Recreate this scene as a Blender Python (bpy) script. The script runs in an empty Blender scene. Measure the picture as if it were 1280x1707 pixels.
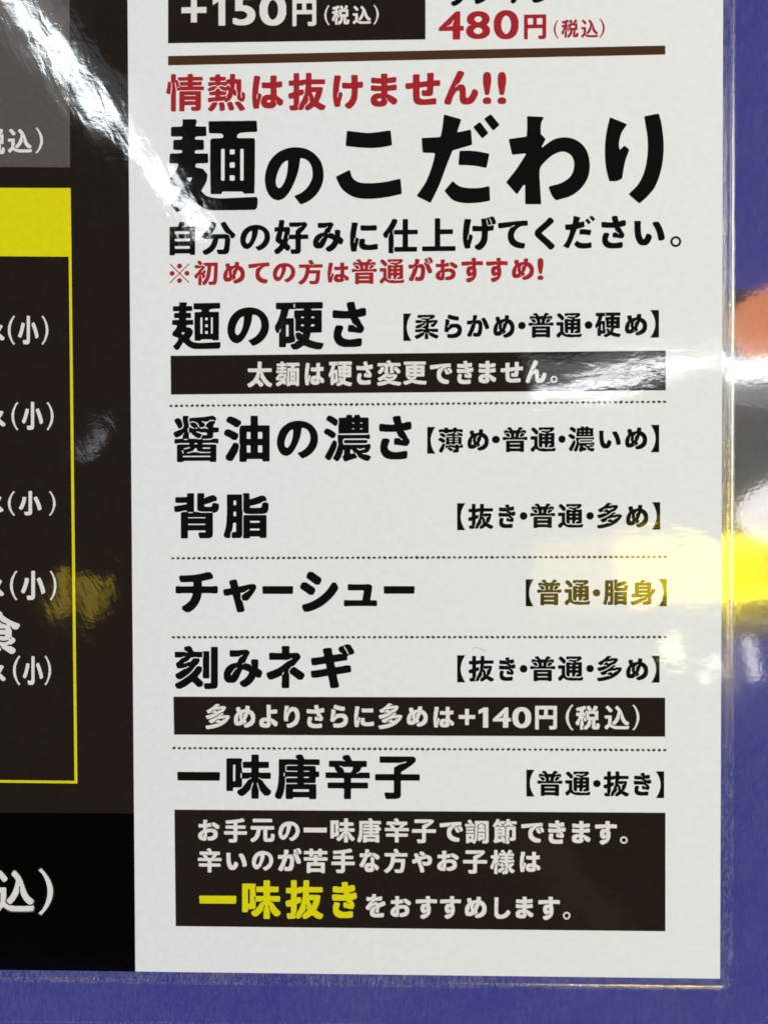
"""A laminated noodle-shop menu sheet lying on a polished purple table, seen from above.  Lengths in the tables are millimetres."""
import bpy, math, random
from mathutils import Matrix, Vector
MM = 0.001
random.seed(7)
S = bpy.context.scene
COL = S.collection

# ---------------------------------------------------------------- camera
CAM_ROT = ((0.9993430, 0.0039736, 0.0360247), (-0.0046814, 0.9997972, 0.0195864), (-0.0359396, -0.0197422, 0.9991589))
cam = bpy.data.cameras.new('camera')
cam.sensor_fit = 'VERTICAL'; cam.sensor_height = 36.0; cam.lens = 37.961
cam.clip_start = 0.01; cam.clip_end = 50
co = bpy.data.objects.new('camera', cam); COL.objects.link(co)
co.matrix_world = Matrix.Translation((0, 0, 0.25)) @ Matrix(CAM_ROT).to_4x4()
S.camera = co
S.cycles.filter_width = 1.7

# ---------------------------------------------------------------- world: the dim violet room above the table
w = bpy.data.worlds.new('World'); S.world = w; w.use_nodes = True
nt = w.node_tree; bg = nt.nodes['Background']
bg.inputs['Color'].default_value = (0.205, 0.22, 1.0, 1); bg.inputs['Strength'].default_value = 0.29
tc = nt.nodes.new('ShaderNodeTexCoord'); wn = nt.nodes.new('ShaderNodeTexNoise'); wn.inputs['Scale'].default_value = 5.0; wn.inputs['Detail'].default_value = 3.0
wm = nt.nodes.new('ShaderNodeMix'); wm.data_type = 'RGBA'; wm.inputs[6].default_value = (0.15, 0.16, 0.92, 1); wm.inputs[7].default_value = (0.27, 0.29, 1.08, 1)
nt.links.new(tc.outputs['Generated'], wn.inputs['Vector']); nt.links.new(wn.outputs['Fac'], wm.inputs['Factor']); nt.links.new(wm.outputs[2], bg.inputs['Color'])
S.view_settings.view_transform = 'Standard'; S.view_settings.look = 'None'
S.view_settings.exposure = 0; S.view_settings.gamma = 1; S.view_settings.use_curve_mapping = False

# ---------------------------------------------------------------- inferred lamps first, then lights added only as reflected patches: name, place (m), size (m), turn, colour, brightness
LAMPS = [
    ('tube_lamp', (-0.6110, 0.7392, 1.500), (0.3233, 0.0370), -0.877, (0.88, 0.96, 1), 72.000),
    ('tube_lamp', (-0.4362, 0.5299, 1.490), (0.2672, 0.0165), -0.895, (0.88, 0.96, 1), 72.000),
    ('tube_glow', (-0.6034, 0.7330, 1.550), (0.3325, 0.1003), -0.877, (0.85, 0.94, 1), 2.000),
    ('strip_lamp', (0.2851, 0.1740, 1.500), (0.2152, 0.0193), 0.202, (0.95, 0.98, 1), 85.000),
    ('strip_lamp', (0.4302, 0.2015, 1.500), (0.0818, 0.0144), 0.097, (0.95, 0.98, 1), 44.000),
    ('strip_glow', (0.2932, 0.1948, 1.550), (0.2460, 0.0742), 0.097, (0.9, 0.97, 1), 6.000),
    ('yellow_lamp', (0.4018, -0.1312, 1.500), (0.1530, 0.0927), 0.051, (1, 0.74, 0.0), 24.000),
    ('yellow_lamp', (0.4261, -0.1238, 1.490), (0.0855, 0.0672), -0.073, (1, 0.76, 0.0), 15.000),
    ('yellow_glow', (0.3325, -0.1408, 1.550), (0.2960, 0.1194), -0.002, (1, 0.76, 0.05), 7.000),
    ('small_lamp', (0.4019, -0.2570, 1.500), (0.0345, 0.0426), 0.001, (1, 0.92, 0.45), 28.000),
    ('small_lamp', (0.4555, -0.2918, 1.500), (0.0153, 0.0310), 0.001, (1, 0.95, 0.7), 28.000),
    ('amber_glint_light', (-0.5860, -0.1618, 1.500), (0.0338, 0.0770), -0.071, (1, 0.72, 0.06), 8.000),  # amber and slit lights are added for glints on the dark panel
    ('amber_glint_light', (-0.5504, -0.1796, 1.500), (0.0219, 0.0848), 0.085, (1, 0.72, 0.06), 8.000),
    ('amber_glint_light', (-0.5254, -0.1668, 1.500), (0.0119, 0.0730), -0.053, (1, 0.72, 0.06), 7.000),
    ('slit_glint_light', (-0.5436, 0.0937, 1.500), (0.0788, 0.0138), 0.946, (0.9, 0.95, 1), 9.000),
    ('dim_patch_light', (0.2458, -0.6554, 1.500), (0.2231, 0.0685), -0.841, (1, 0.75, 0.45), 0.400),  # added for a faint reflected patch on the large note box
    ('orange_patch_light', (0.6063, 0.2582, 1.500), (0.2360, 0.1430), -0.010, (1, 0.34, 0.12), 0.520),  # from here on: added lights standing in for colours mirrored in the margin
    ('mauve_patch_light', (0.5992, 0.2207, 1.490), (0.2366, 0.0247), -0.009, (0.7, 0.5, 0.5), 0.120),
    ('white_patch_light', (0.5958, 0.1920, 1.480), (0.2352, 0.0378), 0.044, (1, 1, 1), 1.150),
    ('grey_patch_light', (0.6032, 0.0431, 1.500), (0.2385, 0.2875), -0.006, (1, 0.95, 0.9), 0.070),
    ('ash_patch_light', (0.5994, 0.1495, 1.490), (0.2370, 0.0475), -0.078, (1, 1, 1.0), 0.110),
    ('pale_patch_light', (0.5824, -0.0308, 1.450), (0.1931, 0.1045), 0.155, (1, 0.97, 0.92), 0.680),
    ('gold_patch_light', (0.5829, -0.1225, 1.440), (0.2307, 0.1040), -0.002, (1, 0.86, 0.01), 1.000),
    ('olive_patch_light', (0.5956, -0.1832, 1.460), (0.2781, 0.0659), -0.001, (1, 0.85, 0.25), 0.160),
    ('dusk_patch_light', (0.5936, -0.2183, 1.470), (0.2351, 0.0284), -0.000, (1, 0.85, 0.9), 0.110),
    ('pin_patch_light', (0.5059, -0.2615, 1.430), (0.0183, 0.0668), 0.213, (1, 0.97, 0.9), 0.600),
]
SHEET_BLOCKER = (-1.1234, 0.5274, -0.8609, 1.2577)
PATCH_BLOCKER = (0.4878, 0.7334, -0.2402, 0.3194)

ROUND = ('orange_patch_light', 'pale_patch_light', 'small_lamp', 'amber_glint_light', 'olive_patch_light', 'slit_glint_light')
def area_lamp(name, loc, size, turn, colour, lum, aim=None):
    l = bpy.data.lights.new(name, 'AREA'); l.shape = 'ELLIPSE' if name in ROUND else 'RECTANGLE'; l.size, l.size_y = size
    l.color = colour; l.energy = lum * size[0] * size[1] * 4.0
    o = bpy.data.objects.new(name, l); COL.objects.link(o); o.location = loc
    if aim is None: o.rotation_euler = (0, 0, turn)
    else: o.rotation_euler = (Vector(aim) - Vector(loc)).to_track_quat('-Z', 'Y').to_euler()
    return o
for a in LAMPS: area_lamp(*a)
KEYS = [('key_light', (1.2, 0.2, 1.0), (0.8, 1.1), 0, (1.0, 0.955, 0.70), 6.4),  # added broad key lights, out of view, to light the sheet
        ('key_light', (-1.5, 0.2, 1.3), (0.9, 1.2), 0, (0.94, 0.975, 1.0), 1.55)]
for a in KEYS: area_lamp(*a, aim=(0, 0, 0))

# ---------------------------------------------------------------- materials
def new_mat(name):
    m = bpy.data.materials.new(name); m.use_nodes = True
    t = m.node_tree; return m, t, t.nodes['Principled BSDF']
def N(t, kind, **kw):
    n = t.nodes.new(kind)
    for k, v in kw.items():
        if k.startswith('i_'):
            key = k[2:].replace('_', ' ')
            n.inputs[int(key) if key.isdigit() else key].default_value = v
        else: setattr(n, k, v)
    return n
def film_normal(t):
    """slow waves and fine wrinkles of the laminating film, the same over every print under it; the upper left is creased more"""
    g = N(t, 'ShaderNodeNewGeometry'); pos = g.outputs['Position']
    wn = N(t, 'ShaderNodeTexNoise', i_Scale=34.0, i_Detail=2.0, i_Roughness=0.5); t.links.new(pos, wn.inputs['Vector'])
    b0 = N(t, 'ShaderNodeBump', i_Strength=1.0, i_Distance=0.00016); t.links.new(wn.outputs['Fac'], b0.inputs['Height'])
    n1 = N(t, 'ShaderNodeTexNoise', i_Scale=330.0, i_Detail=5.0, i_Roughness=0.58, i_Distortion=0.5)
    m1 = N(t, 'ShaderNodeMapping'); m1.inputs['Scale'].default_value = (0.5, 1.0, 1.0); t.links.new(pos, m1.inputs['Vector']); t.links.new(m1.outputs['Vector'], n1.inputs['Vector'])
    b1 = N(t, 'ShaderNodeBump', i_Strength=1.0, i_Distance=0.000017); calm = N(t, 'ShaderNodeMapRange', interpolation_type='SMOOTHSTEP'); sp = N(t, 'ShaderNodeSeparateXYZ'); t.links.new(pos, sp.inputs['Vector']); t.links.new(sp.outputs['X'], calm.inputs['Value'])
    calm.inputs['From Min'].default_value = 0.0; calm.inputs['From Max'].default_value = -0.04; calm.inputs['To Min'].default_value = 1.0; calm.inputs['To Max'].default_value = 0.55
    cm = N(t, 'ShaderNodeMath', operation='MULTIPLY'); t.links.new(n1.outputs['Fac'], cm.inputs[0]); t.links.new(calm.outputs['Result'], cm.inputs[1])
    t.links.new(cm.outputs[0], b1.inputs['Height'])
    t.links.new(b0.outputs['Normal'], b1.inputs['Normal'])
    vr = N(t, 'ShaderNodeVectorRotate', rotation_type='Z_AXIS', i_Angle=math.radians(62)); t.links.new(pos, vr.inputs['Vector'])
    mp = N(t, 'ShaderNodeMapping'); mp.inputs['Scale'].default_value = (0.30, 1.0, 1.0); t.links.new(vr.outputs['Vector'], mp.inputs['Vector'])
    n2 = N(t, 'ShaderNodeTexNoise', i_Scale=270.0, i_Detail=2.0, i_Roughness=0.5, i_Distortion=0.4); t.links.new(mp.outputs['Vector'], n2.inputs['Vector'])
    sx = N(t, 'ShaderNodeSeparateXYZ'); t.links.new(pos, sx.inputs['Vector'])
    mr = N(t, 'ShaderNodeMapRange', interpolation_type='SMOOTHSTEP'); t.links.new(sx.outputs['X'], mr.inputs['Value'])
    mr.inputs['From Min'].default_value = 0.0; mr.inputs['From Max'].default_value = -0.04
    mu = N(t, 'ShaderNodeMath', operation='MULTIPLY'); t.links.new(n2.outputs['Fac'], mu.inputs[0]); t.links.new(mr.outputs['Result'], mu.inputs[1])
    b2 = N(t, 'ShaderNodeBump', i_Strength=1.0, i_Distance=0.000016); t.links.new(mu.outputs[0], b2.inputs['Height'])
    t.links.new(b1.outputs['Normal'], b2.inputs['Normal'])
    return b2.outputs['Normal']
def print_mat(name, colour, mottle=0.03, scale=600.0, halftone=None):
    """ink or paper under the glossy film: matt colour with a clear coat"""
    m, t, p = new_mat(name)
    g = N(t, 'ShaderNodeNewGeometry')
    n = N(t, 'ShaderNodeTexNoise', i_Scale=scale, i_Detail=4.0, i_Roughness=0.65); t.links.new(g.outputs['Position'], n.inputs['Vector'])
    mx = N(t, 'ShaderNodeMix', data_type='RGBA')
    a = [c * (1 - mottle) for c in colour]; b = [min(1, c * (1 + mottle)) for c in colour]
    if halftone:
        a, b = colour, halftone[0]; rot, pitch, edge = halftone[1:]
        mp = N(t, 'ShaderNodeMapping'); mp.inputs['Rotation'].default_value = (0, 0, math.radians(rot)); mp.inputs['Scale'].default_value = (2 * math.pi / (pitch * MM),) * 3
        t.links.new(g.outputs['Position'], mp.inputs['Vector'])
        sx = N(t, 'ShaderNodeSeparateXYZ'); t.links.new(mp.outputs['Vector'], sx.inputs['Vector'])
        s1 = N(t, 'ShaderNodeMath', operation='SINE'); s2 = N(t, 'ShaderNodeMath', operation='SINE')
        t.links.new(sx.outputs['X'], s1.inputs[0]); t.links.new(sx.outputs['Y'], s2.inputs[0])
        ad = N(t, 'ShaderNodeMath', operation='ADD'); t.links.new(s1.outputs[0], ad.inputs[0]); t.links.new(s2.outputs[0], ad.inputs[1])
        ad2 = N(t, 'ShaderNodeMath', operation='MULTIPLY_ADD'); ad2.inputs[1].default_value = 1.2
        t.links.new(n.outputs['Fac'], ad2.inputs[0]); t.links.new(ad.outputs[0], ad2.inputs[2])
        mr = N(t, 'ShaderNodeMapRange'); mr.inputs['From Min'].default_value = edge - 0.5; mr.inputs['From Max'].default_value = edge + 0.9
        t.links.new(ad2.outputs[0], mr.inputs['Value']); t.links.new(mr.outputs['Result'], mx.inputs['Factor'])
    else:
        mr = N(t, 'ShaderNodeMapRange'); mr.inputs['From Min'].default_value = 0.3; mr.inputs['From Max'].default_value = 0.7
        t.links.new(n.outputs['Fac'], mr.inputs['Value']); t.links.new(mr.outputs['Result'], mx.inputs['Factor'])
    mx.inputs[6].default_value = (*a, 1); mx.inputs[7].default_value = (*b, 1)
    t.links.new(mx.outputs[2], p.inputs['Base Color'])
    p.inputs['Roughness'].default_value = 0.7; p.inputs['Specular IOR Level'].default_value = 0.0
    p.inputs['Coat Weight'].default_value = 1.0; p.inputs['Coat Roughness'].default_value = 0.035; p.inputs['Coat IOR'].default_value = 1.25
    sg = N(t, 'ShaderNodeTexNoise', i_Scale=55.0, i_Detail=4.0, i_Roughness=0.6, i_Distortion=1.0); t.links.new(g.outputs['Position'], sg.inputs['Vector'])
    sr = N(t, 'ShaderNodeMapRange'); sr.inputs['From Min'].default_value = 0.42; sr.inputs['From Max'].default_value = 0.75; sr.inputs['To Min'].default_value = 0.03; sr.inputs['To Max'].default_value = 0.07
    t.links.new(sg.outputs['Fac'], sr.inputs['Value']); t.links.new(sr.outputs['Result'], p.inputs['Coat Roughness'])
    t.links.new(film_normal(t), p.inputs['Coat Normal'])
    return m
MAT = {
    'paper': print_mat('laminated_paper', (0.768, 0.798, 0.798), 0.03),
    'brown_ink': print_mat('brown_black_ink', (0.0175, 0.0128, 0.0102), 0.10),
    'deep_black': print_mat('black_print', (0.002, 0.0015, 0.001), 0.1),
    'black_ink': print_mat('black_ink', (0.006, 0.006, 0.006), 0.1),
    'red_ink': print_mat('dark_red_ink', (0.36, 0.022, 0.03), 0.10, 900),
    'white_ink': print_mat('unprinted_white', (0.745, 0.735, 0.715), 0.05, 1500),
    'grey_ink': print_mat('grey_ink', (0.07, 0.065, 0.065), 0.1),
    'yellow_ink': print_mat('yellow_ink', (0.70, 0.66, 0.008), 0.04),
    'halftone_grey': print_mat('grey_halftone', (0.055, 0.048, 0.045), 0, 700, halftone=((0.15, 0.135, 0.125), 30, 0.42, 0.5)),
    'halftone_brown': print_mat('brown_halftone', (0.020, 0.009, 0.006), 0, 900, halftone=((0.16, 0.075, 0.04), 38, 0.40, 0.9)),
    'blocker': print_mat('dark_blocker', (0.03, 0.027, 0.025), 0.2),
    'rule_ink': print_mat('brown_dot_ink', (0.080, 0.030, 0.018), 0.6, 3000),
}
def table_mat():
    m, t, p = new_mat('polished_tabletop')
    g = N(t, 'ShaderNodeNewGeometry')
    n = N(t, 'ShaderNodeTexNoise', i_Scale=900.0, i_Detail=3.0); t.links.new(g.outputs['Position'], n.inputs['Vector'])
    b = N(t, 'ShaderNodeBump', i_Strength=1.0, i_Distance=0.0000035); t.links.new(n.outputs['Fac'], b.inputs['Height'])
    t.links.new(b.outputs['Normal'], p.inputs['Normal'])
    mp = N(t, 'ShaderNodeMapping'); mp.inputs['Scale'].default_value = (1.0, 0.3, 1.0); t.links.new(g.outputs['Position'], mp.inputs['Vector'])
    n2 = N(t, 'ShaderNodeTexNoise', i_Scale=1200.0, i_Detail=4.0, i_Roughness=0.7); t.links.new(mp.outputs['Vector'], n2.inputs['Vector'])
    cr = N(t, 'ShaderNodeMix', data_type='RGBA'); cr.inputs[6].default_value = (0.74, 0.74, 0.75, 1); cr.inputs[7].default_value = (0.96, 0.96, 0.96, 1)
    t.links.new(n2.outputs['Fac'], cr.inputs['Factor']); t.links.new(cr.outputs[2], p.inputs['Base Color'])
    p.inputs['Metallic'].default_value = 1.0; p.inputs['Roughness'].default_value = 0.04
    return m
def film_mat(name, gloss, rough, bump, scale, stretch, haze=0.06):
    """clear laminating film: mostly see-through, a little grainy gloss"""
    m, t, p = new_mat(name); t.nodes.remove(p)
    out = t.nodes['Material Output']
    g = N(t, 'ShaderNodeNewGeometry'); mp = N(t, 'ShaderNodeMapping'); mp.inputs['Scale'].default_value = stretch
    mp.inputs['Rotation'].default_value = (0, 0, math.radians(12))
    t.links.new(g.outputs['Position'], mp.inputs['Vector'])
    n = N(t, 'ShaderNodeTexNoise', i_Scale=scale, i_Detail=4.0, i_Roughness=0.6); t.links.new(mp.outputs['Vector'], n.inputs['Vector'])
    b = N(t, 'ShaderNodeBump', i_Strength=1.0, i_Distance=bump); t.links.new(n.outputs['Fac'], b.inputs['Height'])
    tr = N(t, 'ShaderNodeBsdfTransparent'); tr.inputs['Color'].default_value = (0.93, 0.93, 0.95, 1)
    gl = N(t, 'ShaderNodeBsdfAnisotropic'); gl.inputs['Roughness'].default_value = rough; gl.inputs['Color'].default_value = (0.95, 0.95, 0.95, 1)
    t.links.new(b.outputs['Normal'], gl.inputs['Normal'])
    mx = N(t, 'ShaderNodeMixShader'); mx.inputs['Fac'].default_value = gloss
    t.links.new(tr.outputs[0], mx.inputs[1]); t.links.new(gl.outputs[0], mx.inputs[2])
    sm = N(t, 'ShaderNodeMapping'); sm.inputs['Scale'].default_value = (1.0, 0.22, 1.0); sm.inputs['Rotation'].default_value = (0, 0, math.radians(-8)); t.links.new(g.outputs['Position'], sm.inputs['Vector'])
    sn = N(t, 'ShaderNodeTexNoise', i_Scale=2600.0, i_Detail=3.0, i_Roughness=0.6, i_Distortion=0.8); t.links.new(sm.outputs['Vector'], sn.inputs['Vector'])
    ln = N(t, 'ShaderNodeTexNoise', i_Scale=70.0, i_Detail=3.0); t.links.new(g.outputs['Position'], ln.inputs['Vector'])
    ml = N(t, 'ShaderNodeMath', operation='MULTIPLY_ADD'); ml.inputs[1].default_value = 0.35; t.links.new(ln.outputs['Fac'], ml.inputs[0]); t.links.new(sn.outputs['Fac'], ml.inputs[2])
    sr = N(t, 'ShaderNodeMapRange'); sr.inputs['From Min'].default_value = 0.62; sr.inputs['From Max'].default_value = 1.0; sr.inputs['To Max'].default_value = haze; t.links.new(ml.outputs[0], sr.inputs['Value'])
    df = N(t, 'ShaderNodeBsdfDiffuse'); df.inputs['Color'].default_value = (0.6, 0.6, 0.62, 1)
    m2 = N(t, 'ShaderNodeMixShader'); t.links.new(sr.outputs['Result'], m2.inputs['Fac']); t.links.new(mx.outputs[0], m2.inputs[1]); t.links.new(df.outputs[0], m2.inputs[2])
    t.links.new(m2.outputs[0], out.inputs['Surface'])
    return m
MAT['table'] = table_mat()
MAT['film'] = film_mat('clear_film', 0.06, 0.10, 0.000012, 1500.0, (1.0, 0.4, 1.0))
MAT['rim'] = film_mat('film_fold', 0.12, 0.12, 0.00003, 2200.0, (1.0, 1.0, 1.0), 0.27)

# ---------------------------------------------------------------- helpers
def link_mesh(name, verts, faces, mat, parent=None, label='', smooth=False):
    me = bpy.data.meshes.new(name); me.from_pydata(verts, [], faces); me.update()
    me.materials.append(MAT[mat])
    if smooth:
        for p in me.polygons: p.use_smooth = True
    o = bpy.data.objects.new(name, me); COL.objects.link(o)
    if parent: o.parent = parent
    if label: o['label'] = label
    return o
def signed_area(l): return 0.5 * sum(x0 * y1 - x1 * y0 for (x0, y0), (x1, y1) in zip(l, l[1:] + l[:1]))
def fill_once(loops):
    cu = bpy.data.curves.new('outline', 'CURVE'); cu.dimensions = '2D'; cu.fill_mode = 'FRONT'
    for l in loops:
        s = cu.splines.new('POLY'); s.points.add(len(l) - 1); s.use_cyclic_u = True
        for p, (x, y) in zip(s.points, l): p.co = (x, y, 0, 1)
    tmp = bpy.data.objects.new('outline', cu); COL.objects.link(tmp)
    me = bpy.data.meshes.new_from_object(tmp.evaluated_get(bpy.context.evaluated_depsgraph_get()))
    bpy.data.objects.remove(tmp); bpy.data.curves.remove(cu)
    vs = [(v.co.x, v.co.y) for v in me.vertices]; fs = [tuple(p.vertices) for p in me.polygons]
    area = sum(p.area for p in me.polygons); bpy.data.meshes.remove(me)
    return vs, fs, area
def filled(name, shapes, z, mat, parent, label=''):
    """shapes: each a list of closed outlines (mm), filled even-odd; all become one flat print mesh"""
    V, F = [], []
    for loops in shapes:
        target = abs(sum(signed_area(l) for l in loops)); best = None
        for attempt in range(8):
            shift = 0.002 * attempt
            moved = [[(x + random.uniform(-shift, shift), y + random.uniform(-shift, shift)) for x, y in l] for l in loops]
            vs, fs, area = fill_once(moved)
            miss = abs(area - target) / max(target, 0.001)
            if best is None or miss < best[0]: best = (miss, vs, fs)
            if miss < 0.02: break
        n = len(V); V += [(x * MM, y * MM, z * MM) for x, y in best[1]]; F += [tuple(n + i for i in f) for f in best[2]]
    return link_mesh(name, V, F, mat, parent, label)
def screen_edge(l, step=0.13, amp=0.032, pitch=0.36):
    """the ragged edge a printing screen leaves: cut the outline short and push it along its normal"""
    out = []; k = 2 * math.pi / pitch; c, s = math.cos(0.42), math.sin(0.42)
    for (x0, y0), (x1, y1) in zip(l, l[1:] + l[:1]):
        L = math.hypot(x1 - x0, y1 - y0)
        if L < 1e-6: continue
        nx, ny = (y1 - y0) / L, -(x1 - x0) / L; n = max(1, int(L / step))
        for i in range(n):
            t = i / n; x, y = x0 + (x1 - x0) * t, y0 + (y1 - y0) * t
            d = amp * math.sin(k * (c * x + s * y)) * math.sin(k * (c * y - s * x)) * 1.6
            out.append((x + nx * d, y + ny * d))
    return out
LAYER = 0.03     # mm between prints lying on each other

PANELS = [
    ('white_panel', 'paper', [(-67.746,159.158), (68.504,155.436), (68.376,29.549), (68.099,-113.091), (-68.083,-112.973)], 0, 'menu', 'white printed panel', 0),
    ('dark_panel', 'brown_ink', [(-144.028,161.241), (-67.746,159.158), (-68.083,-112.973), (-148.29,-112.882)], 0, 'menu', 'dark brown printed panel along the left edge', 0),
    ('photo_box', 'halftone_grey', [(-144.028,161.241), (-81.017,159.52), (-81.617,75.595), (-145.338,76.994)], 1, 'dark_panel', 'grey halftone box', 0),
    ('yellow_header', 'yellow_ink', [(-145.416,71.954), (-81.568,70.805), (-81.48,54.887), (-145.662,56.106)], 1, 'dark_panel', 'bright yellow header block', 0),
    ('yellow_frame', 'yellow_ink', [(-82.159,54.895), (-81.509,54.887), (-81.4,-68.495), (-147.594,-68.117), (-147.584,-67.487), (-82.079,-67.874)], 1, 'dark_panel', 'thin yellow outline', 0),
    ('black_box', 'deep_black', [(-147.71,-75.568), (-68.02,-75.51), (-68.083,-112.973), (-148.29,-112.882)], 1, 'dark_panel', 'black box at the foot of the dark panel', 0),
    ('price_bar', 'brown_ink', [(-58.184,130.171), (1.099,129.611), (0.996,103.49), (-58.413,103.771)], 1, 'menu', 'dark brown bar behind the surcharge price', 1),
    ('divider_rule', 'halftone_brown', [(-58.438,100.839), (55.463,101.042), (55.464,99.01), (-58.456,98.704)], 1, 'menu', 'thick brown rule', 1),
    ('note_bar1', 'brown_ink', [(-58.46,31.654), (55.6,31.787), (55.604,22.743), (-58.439,22.64)], 1, 'menu', '', 1),
    ('note_bar2', 'brown_ink', [(-58.466,-47.948), (55.497,-47.933), (55.5,-56.954), (-58.401,-56.877)], 1, 'menu', '', 1),
    ('note_bar3', 'brown_ink', [(-58.453,-74.546), (55.563,-74.587), (55.574,-102.165), (-58.39,-102.092)], 1, 'menu', 'large dark note box near the foot of the panel', 1),
]
RULES = [(-58.462,20.004,55.333,20.097,93), (-58.344,-15.509,55.484,-15.455,93), (-58.361,-34.007,55.491,-33.942,93), (-58.442,-60.04,55.433,-60.066,93)]
EDGE = [(68.504,155.436), (68.376,29.549), (68.099,-113.091), (-68.083,-112.973), (-148.29,-112.882)]
FILM = [(80.127,155.119), (80.793,-124.19), (-148.486,-125.513)]
HAIR = (11.137,-36.598)
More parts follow.
